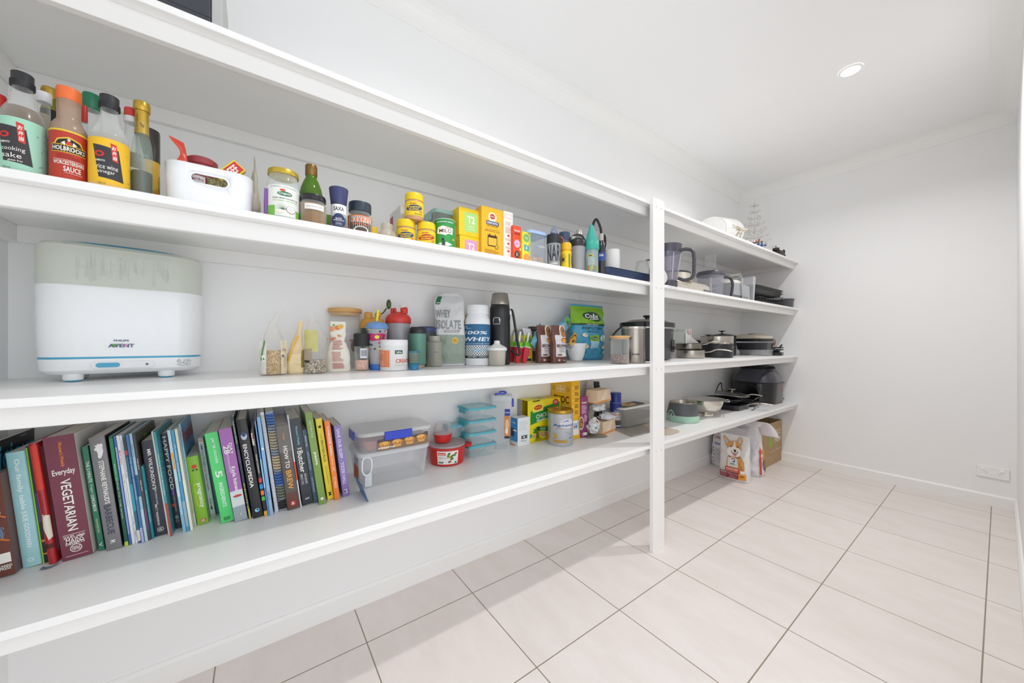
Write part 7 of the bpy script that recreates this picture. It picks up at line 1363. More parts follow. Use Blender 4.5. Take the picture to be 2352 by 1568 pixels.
# peach tissue boxes and bags
TS = 'peach tissue boxes on the lowest shelf'
def tiss(nm, lab, C_, R_, vtop, z, X, tilt=0, dp=.075):
    yc_, d = onX(C_[0], X); pc = Vector((X, yc_)); zc = hz(C_[1], d); hh = hz(vtop, d)-zc
    # far corner of the broad face: on the ray of R_, at the same height
    t = (R_[0]-CX)/FPX; d2 = (zc-CAMZ)*FPX/(CY-R_[1]); pr = Vector((CAMX+d2*(CS*t-SN), CAMY+d2*(SN*t+CS)))
    v = pr-pc; w = v.length; a = math.atan2(v.y, v.x); n_ = Vector((-math.sin(a), math.cos(a)))
    if n_.dot(Vector((-1, 0))) < 0: n_ = -n_
    cen = pc+v*.5+n_*dp*.5
    m = M(); m.rr([(0, w*.5, dp*.5, .001), (hh*.16, w*.495, dp*.495, .001), (hh, w*.45, dp*.45, .001)], C('e8cdae', .6, n=.08, ns=25), seg=1, smooth=False)
    q = D(m, lambda s, t, e: (s, -dp*.5+(t/hh)*dp*.055-e, t)); q.rect(-w*.49, hh*.0, w*.49, hh*.16, 'e0984c'); q.poly([(-w*.3, hh*.18), (w*.05, hh*.18), (w*.35, hh*.98), (w*.1, hh*.98)], 'f0dcc2'); q.text('tissues', w*.3, hh*.09, hh*.08, 'f0dcc0', w=w*.2)
    q = D(m, lambda s, t, e: (-w*.5+(t/hh)*w*.055-e, -s, t)); q.rect(-dp*.49, 0, dp*.49, hh*.16, 'e0984c'); q.text('tissues', dp*.2, hh*.08, hh*.08, 'f0dcc0', w=dp*.3); q.poly([(-dp*.3, hh*.18), (dp*.05, hh*.18), (dp*.3, hh*.98), (dp*.1, hh*.98)], 'eed8bc')
    return solo(nm, lab, 'box', (cen.x, cen.y, Z4+.0004 if z else zc-lift(Z4, cen.x)), m, 0, TS, rot=(tilt, 0, a))
tiss('tissue_box', 'lower peach tissue box standing on the shelf next to the spray can', (1385.5, 999), (1415, 987), 971, 1, G(1385.5, 999, Z4).x)
tiss('tissue_box', 'upper peach tissue box resting on the crumpled bags', (1373, 927.5), (1404, 919), 898, 0, .20)
WB = 'crumpled white plastic bags between the tissue boxes'
def crump(lab, u, v, X, w, dp, h, a, tilt, sd, col='d4d6d6', draw=None):
    Y, d = onX(u, X); b = Bag([(0, w*.5, dp*.4), (.25, w, dp), (.6, w*.95, dp*.9), (.85, w*.6, dp*.45), (1, w*.3, dp*.1)], h, sd, .012, 2.2, 45); m = M(); b.body(m, C(col, .3), 22)
    if draw: draw(b.D(m), w, h)
    return solo('plastic_bag', lab, 'bag', (X, Y, hz(v, d)), m, 0, WB, rot=(0, tilt, R(90)+a))
crump('white plastic bag wedged right under the upper tissue box', 1372, 944, .16, .045, .04, .045, 0, 0, 1)
crump('grey white plastic bag puffed out towards the spray can', 1393, 964, .16, .04, .04, .04, .3, 0, 2, 'dcdede')
crump('white plastic bag with a green mark hanging over the purple carton side', 1361, 996, .19, .034, .03, .085, 0, .25, 5, 'd9dbda', lambda d, w, h: (d.line(-w*.4, h*.35, w*.1, h*.6, w*.18, '3f8a5c'), d.ell(-w*.2, h*.78, w*.35, h*.08, 'a8482c')))
solo('foil_tray', 'flat grey foil sheet lying under the bags at the shelf front', 'tray', tuple(G(1365, 1001, Z4)), M().rr([(.0004, .05, .035, .01), (.003, .055, .04, .012), (.006, .06, .044, .012), (.004, .054, .039, .01)], C('a9a59c', .35, .5)), -.4)
F = fit(1358, 1377, 876, Z4, X=.055); vessel('sauce_bottle', 'tall bottle with a black cap at the back behind the tissue boxes', 'bottle', F, [(1.6, 0), (1.6, .7), (1.2, .85), (.95, .9)], C('2c2320', .2), [(.98, .88), (1.15, .885), (1.15, .91), (1.0, .915), (1.0, .99), (.9, 1), (0, 1)], C('1c1c1e', .4), capn='cap')
F = fit(1401, 1427, 901, Z4, vb=984)
def oven(d, w, h):
    grid_y(d, -w, h*.25, w, h, P('2c3a8c'), 3); grid_y(d, -w, -h, w, -h*.9, P('2c3a8c'), 1); d.text('RAPID', w*.2, h*.55, h*.06, W_, w=w*.3); d.text('Selleys', w*.2, h*.35, h*.12, W_, w=w*.6, bold=.06); d.text('Oven', w*.15, h*.08, h*.2, 'c8402c', w=w*.6, bold=.08); d.text('Cleaner', w*.3, -h*.12, h*.12, '4c4c50', w=w*.5); d.rect(-w*.2, -h*.8, w*.6, -h*.4, '4c4c48'); d.lines(-w*.1, w*.5, -h*.25, 3, h*.06, h*.02, 'b84c5c')
vessel('spray_can', 'white and navy oven cleaner spray can', 'can', F, [(.96, 0), (1, .01), (1, .72), (.97, .73)], C('e6e4e0', .3), [(.97, .72), (1.0, .725), (1.0, .99), (.96, 1), (0, 1)], C('2c3a8c', .3), lab=(.02, .72, 2.3, None, oven), capn='cap')
# clear tub with printed lid by the post, rack mat and pale mat
Xb = .19; ya, da = onX(1426, Xb); yb, db = onX(1515, Xb); w = (yb-ya)/2
t = thing('food_tub', 'clear rectangular food tub with a meal picture on its card lid, by the post', 'tub', (Xb-.07, ya+w+.03, Z4+.008)); h = hz(938, da)-Z4
put('tub', M().rr([(0, w*.86, .055, .03), (h*.78, w*.98, .062, .03), (h*.8, w*1.02, .066, .03)], C('bcbab6', .2, alpha=.5)), t)
put('inner_dish', M().rr([(h*.18, w*.6, .04, .03), (h*.5, w*.66, .045, .03)], C('4c4c52', .3)), t)
put('card_lid', M().rr([(h*.8, w*1.02, .066, .03), (h*.88, w*.98, .062, .03)], C('e2dfd9', .4)), t)
m = M(); q = D(m, mtop(h*.885)); q.rect(-w*.9, -.045, w*.4, .055, '4c4e56'); q.ell(-w*.3, .012, w*.38, .05, 'b49468'); q.ell(-w*.3, .012, w*.33, .043, 'd0a878'); q.ell(-w*.2, .02, w*.12, .018, '9a5c34'); q.rect(-w*.9, -.057, -w*.2, -.045, '8c9a5c'); q.poly([(w*.1, -.057), (w*.9, .04), (w*.9, -.057)], 'dcdad6'); put('card_print', m, t)
def mat_mat():
    m = bpy.data.materials.new('perforated_mat'); m.use_nodes = True; nt = m.node_tree; p = nt.nodes['Principled BSDF']
    tc = nt.nodes.new('ShaderNodeTexCoord'); mp = nt.nodes.new('ShaderNodeMapping'); mp.inputs['Scale'].default_value = (110, 110, 110); mp.inputs['Rotation'].default_value = (0, 0, .78); ck = nt.nodes.new('ShaderNodeTexVoronoi'); ck.inputs['Scale'].default_value = 1; ck.inputs['Randomness'].default_value = 0
    cr = nt.nodes.new('ShaderNodeValToRGB'); cr.color_ramp.elements[0].color = (*rgb('6c6862'), 1); cr.color_ramp.elements[0].position = .25; cr.color_ramp.elements[1].color = (*rgb('b4aea6'), 1); cr.color_ramp.elements[1].position = .42
    nt.links.new(tc.outputs['Object'], mp.inputs[0]); nt.links.new(mp.outputs[0], ck.inputs['Vector']); nt.links.new(ck.outputs['Distance'], cr.inputs[0]); nt.links.new(cr.outputs[0], p.inputs['Base Color']); p.inputs['Metallic'].default_value = .3; p.inputs['Roughness'].default_value = .4
    return m
q0, q1, q2, q3 = G(1404, 984, Z4), G(1450, 1003, Z4), G(1493, 992, Z4), G(1452, 972, Z4)
cx, cy = (q0.x+q1.x+q2.x+q3.x)/4, (q0.y+q1.y+q2.y+q3.y)/4; m = M()
ring = [(q.x-cx, q.y-cy) for q in (q0, q1, q2+Vector((0, .03, 0)), q3+Vector((-.02, .06, 0)))]
m.loft([[(x, y, .0004) for x, y in ring], [(x, y, .005) for x, y in ring]], mat_mat()); solo('oven_rack_sheet', 'perforated grey metal sheet under the clear food tub', 'sheet', (cx, cy, Z4), m, rot=(0, 0, 0))
q0 = G(1552, 974, Z4); m = M()
m.rr([(.0003, .085, .16, .05), (.0035, .085, .16, .05)], C('c9b9a9', .85, n=.1, ns=200)); solo('placemat', 'beige rounded felt mat lying just beyond the post', 'mat', tuple(G(1500, 985, Z4)-Vector((.03, 0, 0))), m, 0)
# pet bowl
F = fit(1530, 1606, 922, Z4, vb=972); loc, r_, h_ = F
t = thing('pet_bowl', 'grey pet bowl with steel dish and mint green base', 'bowl', loc, toward(loc)); GB = C('5c5e62', .5); MB_ = C('a8cdb8', .45)
m = M(); m.lathe([(r_*1.0, .0005), (r_*1.02, .004), (r_*.99, h_*.32), (r_*.96, h_*.36)], MB_, 48).lathe([(r_*.98, h_*.34), (r_*.95, h_*.5), (r_*.84, h_*.9), (r_*.80, h_*.985)], GB, 48, caps=(0, 0))
put('outer_bowl', m, t)
m = M(); d = D(m, lambda s, z, e: (lambda rr2: ((rr2+e+.0005)*math.sin(s/r_-.75), -(rr2+e+.0005)*math.cos(s/r_-.75), z))(r_*(.98-.14*max(0, (z-h_*.34))/(h_*.6))), step=.01)
d.poly([(-r_*.5, h_*.3), (-r_*.3, h_*.55), (-r_*.1, h_*.62), (r_*.12, h_*.55), (r_*.3, h_*.3)], 'a8cdb8'); d.ell(-r_*.12, h_*.35, r_*.1, h_*.09, '2a2c2c'); d.ell(r_*.1, h_*.33, r_*.08, h_*.08, '2a2c2c'); d.ell(-r_*.02, h_*.36, r_*.08, h_*.07, 'e0dcd6'); put('dog_print', m, t)
put('steel_dish', M().lathe([(r_*.84, h_*.97), (r_*.82, h_), (r_*.78, h_*.99), (r_*.70, h_*.6), (r_*.5, h_*.48), (0, h_*.46)], metal('b4aba0', .28), 48, caps=(0, 0)), t)
# colander
F = fit(1566, 1672, 910, Z4, vb=956); loc, r_, h_ = F; loc = (.25, onX(1620, .25)[0], Z4); r_ = .126; 
t = thing('colander', 'stainless steel colander with pierced bowl and foot ring', 'colander', loc, toward(loc)); ST = metal('d8d2ca', .2)
prof = [(r_*.12, h_*.16), (r_*.5, h_*.22), (r_*.72, h_*.42), (r_*.84, h_*.72), (r_*.88, h_*.93), (r_*1.0, h_*.985), (r_*1.02, h_*.97)]
m = M(); m.lathe([(0, h_*.155)]+prof, ST, 56); m.lathe([(r_*.40, .0005), (r_*.42, .002), (r_*.36, h_*.18), (r_*.34, h_*.2)], ST, 40, caps=(0, 0)); put('bowl', m, t)
m = M(); pr = prof_r(prof)
for cl in range(3):
    for i in range(7):
        for j in range(6):
            z = h_*(.36+.075*j); a = -1.0+cl*2.1+(i-3)*.085+(j % 2)*.04; rr2 = pr(z)+.0006
            m.T = Matrix.Translation((rr2*math.sin(a), -rr2*math.cos(a), z)) @ Matrix.Rotation(a, 4, 'Z') @ Matrix.Rotation(R(90-18), 4, 'X'); m.lathe([(.0021, 0), (0, .0002)], P('3a3632'), 8, caps=(0, 0))
m.T = None; put('drain_holes', m, t)
put('handle', M().tube(smooth_path([(-r_*.9, -r_*.3, h_*.93), (-r_*1.1, -r_*.35, h_*.94), (-r_*1.12, 0, h_*.95), (-r_*1.1, r_*.35, h_*.94), (-r_*.9, r_*.3, h_*.93)]), .003, ST), t); put('handle', M().tube(smooth_path([(r_*.9, -r_*.3, h_*.93), (r_*1.1, -r_*.35, h_*.94), (r_*1.12, 0, h_*.95), (r_*1.1, r_*.35, h_*.94), (r_*.9, r_*.3, h_*.93)]), .003, ST), t)
# frying pans
FP = 'frying pans piled between the colander and the black air fryer'
def fry(lab, loc, r, h, a, L, dz, mat=DK, tilt=(0, 0), rect=False, rise=.02):
    t = thing('frying_pan', lab, 'pan', loc, 0, FP, rot=(tilt[0], tilt[1], R(90))); m = M()
    if rect: m.rr([(.0004, r*.9, r*.9, .03), (h, r, r, .035)], mat, caps=(1, 0)).rr([(.003, r*.88, r*.88, .03), (h, r*.975, r*.975, .034)], C('252528', .35), caps=(1, 0)).rr([(h, r, r, .035), (h+.0005, r*.975, r*.975, .034)], mat, caps=(0, 0))
    else: shell(m, [(r*.74, .0004), (r*.8, .003), (r*.95, h*.6), (r, h)], .0022, mat, 48)
    put('pan_body', m, t); c, s_ = math.cos(a), math.sin(a)
    pts = [(c*r*.97, s_*r*.97, h*.75), (c*(r+.03), s_*(r+.03), h+rise*.3), (c*(r+L*.5), s_*(r+L*.5), h+rise), (c*(r+L*.8), s_*(r+L*.8), h+rise*.8), (c*(r+L), s_*(r+L), h+rise*.4)]
    put('long_handle', M().tube(smooth_path(pts), [.0065]*8+[.0075]*8+[.0105]*8+[.009]*8+[.005], metal('c9c0b4', .22), 10, flat=.5), t)
    put('rivet_plate', M().ball((c*r*1.0, s_*r*1.0, h*.72), .009, metal('c9b090', .3), 10, sz=.6), t); return t
q = G(1690, 948, Z4); q2 = G(1640, 946, Z4)
yA = onX(1668, .21)[0]
fry('square black grill pan with steel handle at the bottom of the pile', (.215, yA+.02, Z4), .118, .04, -1.2, .17, 0, rect=True, rise=.012)
fry('round black frying pan stacked on the square grill pan', (.195, yA-.015, Z4+.042), .125, .036, -.55, .19, 0, rise=.022)
fry('shallow black pan on the square grill pan, its handle pointing to the far wall', (.225, yA+.25, Z4), .112, .04, -.35, .19, 0, rise=.024)
t = thing('pan_lid', 'grey glass pan lid with knob lying across the frying pans', 'lid', (.20, yA+.12, Z4+.094), rot=(R(4), 0, R(90)))
put('glass', M().lathe([(.118, 0), (.116, .004), (.06, .012), (0, .015)], C('6c706c', .12, alpha=.75), 48), t); put('rim', M().lathe([(.119, -.001), (.121, .001), (.119, .004)], metal(), 48, caps=(0, 0)), t); put('lid_knob', M().lathe([(.006, .014), (.006, .034), (.025, .040), (.024, .044), (0, .046)], metal('b0a898', .3), 24), t)
fry('thin black crepe pan leaning at the back near the colander', (.13, yA-.16, Z4+.06), .11, .015, 2.6, .05, 0, C('2a2a2c', .3), rise=.002)
solo('kitchen_tongs', 'pair of thin steel utensils lying in front of the grill pan handle', 'utensil', tuple(G(1735, 940, Z4)), M().tube([(-.09, 0, .004), (.05, .01, .005), (.1, .02, .003)], .0022, metal(), 6).tube([(-.09, .012, .004), (.05, .0, .005), (.1, -.008, .003)], .0022, metal(), 6), .2)
# air fryer
Xa = .255; ya, _ = onX(1702, .16); yb, _ = onX(1824, .33)
yc = min((ya+yb)/2, YF-.205); w = .185; h = .325; hd = .165; Xa = .215
t = thing('air_fryer', 'large glossy black air fryer with a domed smoky lid', 'air fryer', (Xa, yc, Z4)); BKM = C('121214', .16, coat=.3)
put('base', M().rr([(.0005, w*.9, hd*.9, .10), (.008, w*.95, hd*.95, .11), (.03, w*.97, hd*.96, .12), (h*.42, w, hd, .13), (h*.5, w*1.0, hd*1.0, .13)], BKM, seg=12), t)
put('seam_ring', M().rr([(h*.5, w*1.04, hd*1.03, .14), (h*.525, w*1.05, hd*1.04, .14), (h*.54, w*1.0, hd, .13)], C('1c1c1f', .3), seg=12), t)
put('dome_lid', M().rr([(h*.54, w*.99, hd*.99, .13), (h*.66, w*.95, hd*.94, .13), (h*.78, w*.85, hd*.82, .12), (h*.87, w*.72, hd*.68, .10)], C('3a3a46', .08, coat=.5), seg=12), t)
put('vent_cap', M().rr([(h*.865, w*.73, hd*.69, .10), (h*.93, w*.62, hd*.56, .09), (h*.965, w*.42, hd*.36, .06)], C('232325', .35), seg=12), t)
m = M()
for k in range(40):
    q = 2*math.pi*k/40; c, s_ = math.cos(q), math.sin(q); rx, ry = w*.685, hd*.635; f = (abs(c)**3+abs(s_)**3)**(-1/3)
    m.T = Matrix.Translation((rx*c*f, ry*s_*f, h*.90)) @ Matrix.Rotation(q, 4, 'Z') @ Matrix.Rotation(R(-46), 4, 'Y'); m.box(-.0015, .0015, -.0025, .0025, -.012, .012, C('08080a', .5))
m.T = None; put('vent_slots', m, t)
put('front_grip', M().rr([(0, .045, .010, .01), (.01, .04, .007, .007)], C('141416', .25)), t, loc=(-w*1.002, -.02, h*.45), rot=(R(90), 0, R(-90)))
put('badge', M().bev(.03, .048, -hd-.0015, -hd+.001, h*.34, h*.44, .001, metal('c09a84', .3)), t)
put('power_lead', M().tube(smooth_path([(w*.85, -.03, .02), (w*1.0, -.06, .02), (w*1.05, -.1, .015), (w*1.08, -.13, .02)]), .004, C('1a1a1c', .4)), t)
solo('power_cord', 'black cord looping up against the back wall beside the air fryer', 'cord', (0, 0, 0), M().tube(smooth_path([(.06, yc-.42, Z4+.08), (.04, yc-.33, Z4+.13), (.035, yc-.26, Z4+.16), (.04, yc-.25, Z4+.10), (.05, yc-.22, Z4+.085), (.06, yc-.17, Z4+.085)]), .004, C('18181a', .4), 8), rot=(0, 0, 0))
# ------------------------------------------------------------ on top of the highest shelf
ya, da = onX(362, .36); yb, db = onX(489, .36)
t = thing('storage_case', 'dark grey case with a pale end flap on the topmost shelf near the doorway end', 'case', (.31, yb-.17, Z1))
put('case', M().bev(-.17, .17, -.10, .11, .0004, .18, .004, C('3c3f48', .45)), t)
put('end_flap', M().bev(.171, .190, -.095, .10, .0004, .18, .002, C('b9bab8', .6)), t)
m = M(); d = D(m, mfront(-.10)); d.rect(-.17, .030, .17, .032, '26282e'); d.rect(.05, .10, .055, .18, '1c1d22'); put('seam', m, t)
X_ = .16; yc, dc = onX(1655, X_)
t = thing('lamp_shade', 'translucent white paper lamp shade lying on the topmost shelf', 'lamp shade', (X_-.01, yc-.02, Z1+.145))
PS = C('f6f6f4', .7, alpha=.88)
m = M(); n = 40
rings = []
for i in range(9):
    q = i/8; x = -.13+.26*q; r = .118+.016*q; rings.append([(x, r*math.cos(2*math.pi*k/n), .01+r*.92*math.sin(2*math.pi*k/n)+.02*q) for k in range(n)])
m.loft(rings, PS, True, (1, 1), True); put('shade', m, t)
for i in (0, 8): put('wire_ring', M().tube([tuple(Vector(p)) for p in rings[i]], .0014, C('d2d0cc', .4), 5, closed=True), t)
m = M(); 
for k in (4, 12, 20, 28, 36): m.tube([rings[0][k], rings[8][k]], .001, C('dcdad6', .5), 5)
put('seam_wires', m, t)
yd, dd_ = onX(1697, .37); hD = hz(516, dd_)-Z1
t = thing('reindeer_figurine', 'small silver reindeer ornament between the lamp shade and the wire tree', 'ornament', (.37, yd, Z1), -1.15); SI = C('c9bfae', .3, .7)
s_ = hD/.16
m = M(); P0 = lambda x, z, y=0: (x*s_, y*s_, z*s_)
m.tube(smooth_path([P0(-.02, .0), P0(-.02, .04), P0(-.005, .07), P0(.01, .10), P0(.018, .118)]), [.026*s_]*8+[.024*s_]*8+[.018*s_]*8+[.013*s_]*8+[.012*s_], SI, 12)
m.tube(smooth_path([P0(.008, .118), P0(.035, .113), P0(.058, .108)]), [.014*s_]*8+[.011*s_]*8+[.008*s_], SI, 12); put('body', m, t)
for sy in (-1, 1):
    put('antler', M().tube(smooth_path([P0(.01, .128, .004*sy), P0(-.01, .142, .02*sy), P0(-.03, .15, .028*sy), P0(-.045, .162, .02*sy)]), [.0045*s_]*8+[.004*s_]*8+[.003*s_]*8+[.001*s_], SI, 8), t)
    put('ear', M().ball(P0(-.006, .124, .018*sy), .009*s_, SI, 10, sx=1.6, sz=.6), t)
m = M(); d = [(.014, .127, -.010)]; m.ball(P0(.03, .12, -.010), .0022*s_, C('2a2622', .4), 8); put('eye', m, t)
# wire snowflake tree
X_ = .27; yt, dt = onX(1733, X_); Ht = hz(460, dt)-Z1
t = thing('wire_tree', 'tall thin silver wire christmas tree with snowflake tips', 'decoration', (X_, yt, Z1)); WI = C('cbc5ba', .4, .3)
put('trunk', M().tube([(0, 0, 0), (.002, 0, Ht)], [.0022, .0008], WI, 6), t); put('stand', M().lathe([(.03, .0004), (.03, .004), (0, .005)], WI, 20), t)
rnd = random.Random(21); k = 0
for lv in range(8):
    z0 = Ht*(.12+.11*lv); L = Ht*.25*(1-lv/8.6); nb = 6 if lv < 5 else 4
    for j in range(nb):
        a = 2*math.pi*(j/nb)+lv*.5+rnd.uniform(-.15, .15); e = Vector((math.cos(a)*L, math.sin(a)*L, z0+L*.22)); m = M(); m.tube([(0, 0, z0), tuple(e)], .0009, WI, 4)
        for c_, rr2 in ((e, .018), (Vector((0, 0, z0))*.45+e*.55, .012)):
            for i in range(7):
                v = Vector((rnd.gauss(0, 1), rnd.gauss(0, 1), rnd.gauss(0, 1))).normalized()*rr2*(1-lv*.04); m.tube([tuple(c_-v*.1), tuple(c_+v)], .0007, WI, 3); m.ball(tuple(c_+v), .0018, C('dcd8d0', .3), 4)
        put('branch', m, t)
for nm, lab, u0, col, n_ in (('bead_garland', 'heap of red and white beads at the foot of the wire tree', 1728, ('8c3a34', '4a2c2c', 'd8d0cc'), 26), ('bead_garland', 'small heap of blue beads beyond the red ones', 1744, ('3a55a8', '2c3f88', '4a68c0'), 16)):
    X_ = .415; yq, dq = onX(u0-4, X_); m = M(); rnd = random.Random(n_)
    for k in range(n_*2): m.ball((rnd.gauss(0, .022), rnd.gauss(0, .018), .008+abs(rnd.gauss(0, .008))), .007, C(rnd.choice(col), .3), 8)
    pts = [(rnd.gauss(0, .02), rnd.gauss(0, .018), .006+abs(rnd.gauss(0, .006))) for k in range(12)]; m.tube(smooth_path(pts, 4), .0015, C('3a3230', .5), 4)
    o = solo(nm, lab, 'beads', (X_, yq, Z1), m, 0, 'strings of beads on the topmost shelf'); o['kind'] = 'stuff'
X_ = .41; yq, dq = onX(1786, X_); m = M(); BLK = C('232020', .5)
t = thing('camera_mount', 'small black clamp gadget at the far end of the topmost shelf', 'gadget', (X_, yq, Z1))
put('body', M().rr([(.0005, .055, .03, .015), (.02, .06, .032, .015), (.04, .045, .025, .012)], BLK), t)
put('knob', M().lathe([(.02, .038), (.022, .042), (.022, .056), (0, .058)], BLK, 16, c=(-.035, 0)).tube([(-.035, 0, .055), (-.035, 0, .075)], .003, BLK), t)
put('arm', M().tube(smooth_path([(.03, 0, .03), (.06, -.01, .035), (.08, -.01, .03), (.105, 0, .012)]), .01, BLK), t)
put('lever', M().ball((.10, -.01, .046), .02, BLK, 10, sx=.6, sy=.5), t); put('strap', M().tube(smooth_path([(.06, 0, .03), (.09, -.02, .02), (.12, -.01, .004)]), .004, BLK), t)
# ------------------------------------------------------------ on the floor
pR = G(1795, 1055.7, 0); Xf_ = .328; yR = YF-.006; yL = yR-.50; hB = hz(963.6, (0-CAMZ)*FPX/(CY-1055.7)); KR = C('b3966f', .75, n=.06, ns=25); KI = C('7c5a3c', .8)
t = thing('cardboard_box', 'open brown cardboard delivery box in the far corner of the floor', 'box', ((Xf_+.03)/2, (yL+yR)/2, 0)); w = (yR-yL)/2; d_ = (Xf_-.03)/2; tk = .004
bx_m = M(); (bx_m.box(-w, w, -d_, -d_+tk, .0005, hB, KR).box(-w, w, d_-tk, d_, .0005, hB, KR).box(-w, -w+tk, -d_+tk, d_-tk, .0005, hB, KR).box(w-tk, w, -d_+tk, d_-tk, .0005, hB, KR).box(-w+tk, w-tk, -d_+tk, d_-tk, .0005, .0045, KR))
m = bx_m; q = D(m, mfront(-d_)); q.text('HELLO', w*.62, hB*.74, hB*.13, 'e2d8c4', w=w*.56, bold=.05); q.text('FRESH', w*.62, hB*.57, hB*.13, 'e2d8c4', w=w*.56, bold=.05); q.text('Inspiration Delivered', w*.4, hB*.32, hB*.07, 'e2d8c4', w=w*1.05, bold=0); q.ell(-w*.02, hB*.55, w*.16, hB*.12, '8cb83c', rot=.5); q.poly([(-w*.1, hB*.6), (w*.16, hB*.58), (w*.03, hB*.40)], '8cb83c'); put('box', m, t)
# small bag of dog food, its front towards the doorway end
pa, pb_ = G(1650, 1095, 0), G(1718, 1113, 0); w = (pb_-pa).length/2; cen = (pa+pb_)/2; ang = math.atan2(pb_.y-pa.y, pb_.x-pa.x)
h = hz(1000, (0-CAMZ)*FPX/(CY-1103)); 
b = Bag([(0, w*.98, .04), (.02, w, .045), (.25, w, .045), (.6, w*.98, .03), (.85, w*.98, .012), (.97, w*.99, .003), (1, w*.98, .001)], h, 41, .0025, 3.2, 22)
def corgi(d, h_):
    O, C1, WHT = 'd09a54', 'b87c3c', 'efe9e2'
    cx = w*.0; s = w
    # body
    d.poly([(cx-s*.42, h*.5), (cx-s*.46, h*.36), (cx-s*.36, h*.22), (cx-s*.1, h*.16), (cx+s*.7, h*.16), (cx+s*.78, h*.3), (cx+s*.72, h*.44), (cx+s*.5, h*.56), (cx, h*.58)], O)
    d.poly([(cx-s*.36, h*.5), (cx-s*.38, h*.34), (cx-s*.2, h*.18), (cx+s*.2, h*.16), (cx+s*.34, h*.3), (cx+s*.3, h*.5)], WHT)
    for k in range(10): d.line(cx+s*(.42+.03*k), h*(.42-.015*k), cx+s*(.5+.02*k), h*(.32-.012*k), s*.02, C1); 
    d.poly([(cx+s*.5, h*.26), (cx+s*.78, h*.26), (cx+s*.76, h*.14), (cx+s*.5, h*.14)], WHT)
    # ears
    d.poly([(cx-s*.78, h*.93), (cx-s*.66, h*.95), (cx-s*.28, h*.85), (cx-s*.42, h*.72), (cx-s*.6, h*.77)], O); d.poly([(cx-s*.7, h*.92), (cx-s*.64, h*.925), (cx-s*.38, h*.84), (cx-s*.48, h*.77), (cx-s*.6, h*.8)], 'cdbcae')
    d.poly([(cx+s*.2, h*.88), (cx+s*.3, h*1.0-.012), (cx+s*.46, h*.99-.006), (cx+s*.56, h*.9), (cx+s*.5, h*.8), (cx+s*.3, h*.82)], O); d.poly([(cx+s*.28, h*.88), (cx+s*.34, h*.955), (cx+s*.44, h*.955), (cx+s*.5, h*.89), (cx+s*.46, h*.83), (cx+s*.34, h*.85)], 'cdbcae')
    # head
    d.ell(cx+s*.04, h*.72, s*.46, h*.155, O, 30); d.ell(cx+s*.04, h*.64, s*.48, h*.115, WHT, 30); d.poly([(cx+s*.0, h*.86), (cx+s*.09, h*.86), (cx+s*.14, h*.72), (cx-s*.02, h*.72)], WHT)
    d.ell(cx-s*.16, h*.745, s*.06, h*.018, '3a2a22'); d.ell(cx+s*.26, h*.755, s*.06, h*.018, '3a2a22'); d.ell(cx-s*.15, h*.75, s*.015, h*.006, W_, 8); d.ell(cx+s*.27, h*.76, s*.015, h*.006, W_, 8)
    d.ell(cx+s*.12, h*.67, s*.085, h*.028, '262426'); d.ell(cx+s*.12, h*.68, s*.04, h*.009, '5c5a60', 10)
    d.line(cx-s*.14, h*.655, cx-s*.04, h*.612, s*.03, '2a2222'); d.line(cx-s*.04, h*.612, cx+s*.24, h*.612, s*.03, '2a2222'); d.line(cx+s*.24, h*.612, cx+s*.34, h*.665, s*.03, '2a2222'); d.line(cx+s*.12, h*.645, cx+s*.12, h*.612, s*.012, '2a2222')
    d.poly([(cx-s*.02, h*.608), (cx+s*.24, h*.61), (cx+s*.22, h*.56), (cx+s*.13, h*.54), (cx+s*.03, h*.56)], 'd88c94')
    d.line(cx-s*.3, h*.545, cx+s*.0, h*.5, s*.035, '6a2c34'); d.line(cx+s*.0, h*.5, cx+s*.4, h*.54, s*.035, '6a2c34')
    # signs
    d.rect(cx-s*.2, h*.35, cx+s*.24, h*.515, 'f0eeea'); d.poly([(cx-s*.1, h*.5), (cx+s*.0, h*.5), (cx-s*.1, h*.45)], 'c8342c'); d.poly([(cx-s*.02, h*.5), (cx+s*.16, h*.5), (cx+s*.16, h*.485), (cx+s*.02, h*.48)], 'c8342c'); d.poly([(cx-s*.08, h*.425), (cx+s*.16, h*.48), (cx+s*.16, h*.425)], '2c4aa0'); d.line(cx+s*.03, h*.425, cx+s*.06, h*.48, s*.02, 'f0eeea')
    d.text("Hill's", cx+s*.02, h*.385, h*.04, '2a2c34', w=s*.34, bold=.02)
    d.poly([(cx-s*.48, h*.31), (cx+s*.48, h*.31), (cx+s*.48, h*.215), (cx-s*.48, h*.215)], 'd2442c'); d.text('SCIENCE DIET', cx, h*.27, h*.035, W_, w=s*.84, bold=.05); d.line(cx-s*.4, h*.235, cx+s*.4, h*.235, h*.007, 'f0c0b0')
    grid_y(d, -w*.88, h*.07, w*.42, h*.2, P('8c2c3c'), 2); grid_y(d, w*.42, h*.07, w*.88, h*.2, P('e0982c'), 2); d.ell(w*.65, h*.15, w*.16, h*.02, '9a5420'); d.text('ADULT 1-6', -w*.48, h*.175, h*.028, W_, w=w*.68, bold=.05); d.text('SMALL BITES', w*.1, h*.165, h*.015, W_, w=w*.5); d.lines(-w*.82, -w*.3, h*.14, 4, h*.016, h*.005, 'd8a4ac'); d.lines(-w*.2, w*.34, h*.13, 4, h*.016, h*.005, 'd8a4ac'); d.lines(-w*.85, -w*.4, h*.05, 2, h*.015, h*.006, '8c9094'); d.ell(-w*.72, h*.62, w*.12, h*.03, 'e8c4c4')
o = bagthing('dog_food_bag', 'small white dog food bag with a smiling orange and white dog picture', 'bag', (cen.x-math.sin(ang)*.045, cen.y+math.cos(ang)*.045, 0), ang-R(90), b, C('e3e1df', .4), corgi)
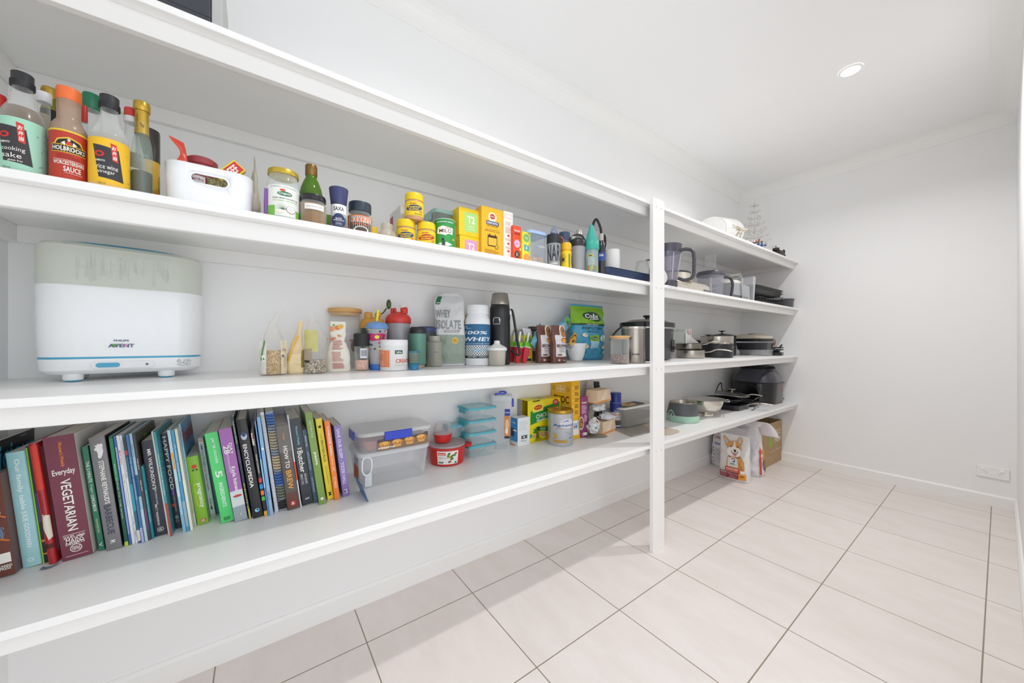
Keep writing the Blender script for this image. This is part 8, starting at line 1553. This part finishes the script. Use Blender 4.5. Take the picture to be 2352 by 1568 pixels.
# big dog food bag behind with its top folded over
pa, pb_ = G(1625, 1066, 0), G(1742, 1100, 0); pa.x = max(pa.x, .016); w = (pb_-pa).length/2; cen = (pa+pb_)/2; ang = math.atan2(pb_.y-pa.y, pb_.x-pa.x)
h = .40; dpt = .075
b = Bag([(0, w*.95, dpt*.9), (.03, w, dpt), (.35, w*.98, dpt), (.7, w*.9, dpt*.75), (.9, w*.82, dpt*.3), (1, w*.8, dpt*.12)], h, 17, .006, 3.0, 18)
def bigp(d, h_):
    d.poly([(-w*.86, h*.5), (-w*.45, h*.5), (-w*.45, h*.82), (-w*.8, h*.82)], 'd9d8da'); d.lines(-w*.82, -w*.5, h*.78, 8, h*.03, h*.007, '8c8890'); d.rect(-w*.8, h*.72, -w*.72, h*.77, 'd2442c'); d.text('SCIENCE', -w*.62, h*.6, h*.03, 'c84c40', w=w*.3); d.text('Natural', -w*.6, h*.48, h*.05, '4c64a8', w=w*.34)
    for k in range(5): d.ell(-w*.82, h*(.38-.07*k), w*.03, h*.012, '5c5860', 8)
    d.lines(-w*.74, -w*.4, h*.38, 9, h*.033, h*.006, '9a969c'); d.lines(-w*.1, w*.6, h*.93, 3, h*.03, h*.008, '6c6870'); d.line(-w*.5, h*.86, -w*.3, h*.9, h*.008, '3a3a48'); d.line(-w*.3, h*.9, w*.5, h*.84, h*.005, 'a09ca4')
def foldp(t, b):
    lv = []
    m = M(); n = 14; prof = [(0, h*.93), (.012, h*1.0), (.03, h*1.03), (.055, h*1.0), (.085, h*.9), (.105, h*.76)]
    pr = smooth_path([(x, 0, z) for x, z in prof], 5)
    rows = [[(-w*.1+q*w*1.0+p.x*.6, -.01+p.x*.5, p.z) for q in (0, .25, .5, .75, 1)] for p in pr]
    m.loft([[(x+w*.25*i/len(pr), y, z) for x, y, z in r] for i, r in enumerate(rows)], C('e6dfe2', .4), close=False, smooth=True); m2 = M()
    o = put('folded_top', m, t); so = o.modifiers.new('thick', 'SOLIDIFY'); so.thickness = .0012
def sidep(m):
    pass
t = bagthing('dog_food_bag', 'large white dog food bag with a folded over top, behind the small one', 'bag', (cen.x-math.sin(ang)*dpt, cen.y+math.cos(ang)*dpt, 0), ang-R(90), b, C('dedce0', .4), bigp, parts=foldp)
m = M(); q = D(m, lambda s, z, e: (w*.985+e+.002-.12*w*max(0, z-h*.3)/h, s, z)); q.poly([(-.045, .02), (-.015, .02), (-.02, .2), (-.04, .24)], 'd2442c'); q.rect(-.01, .13, .03, .2, 'c8944c'); q.ell(.02, .09, .018, .05, '8c7460'); q.ell(.02, .05, .02, .02, '6a4a3c'); put('side_print', m, t)
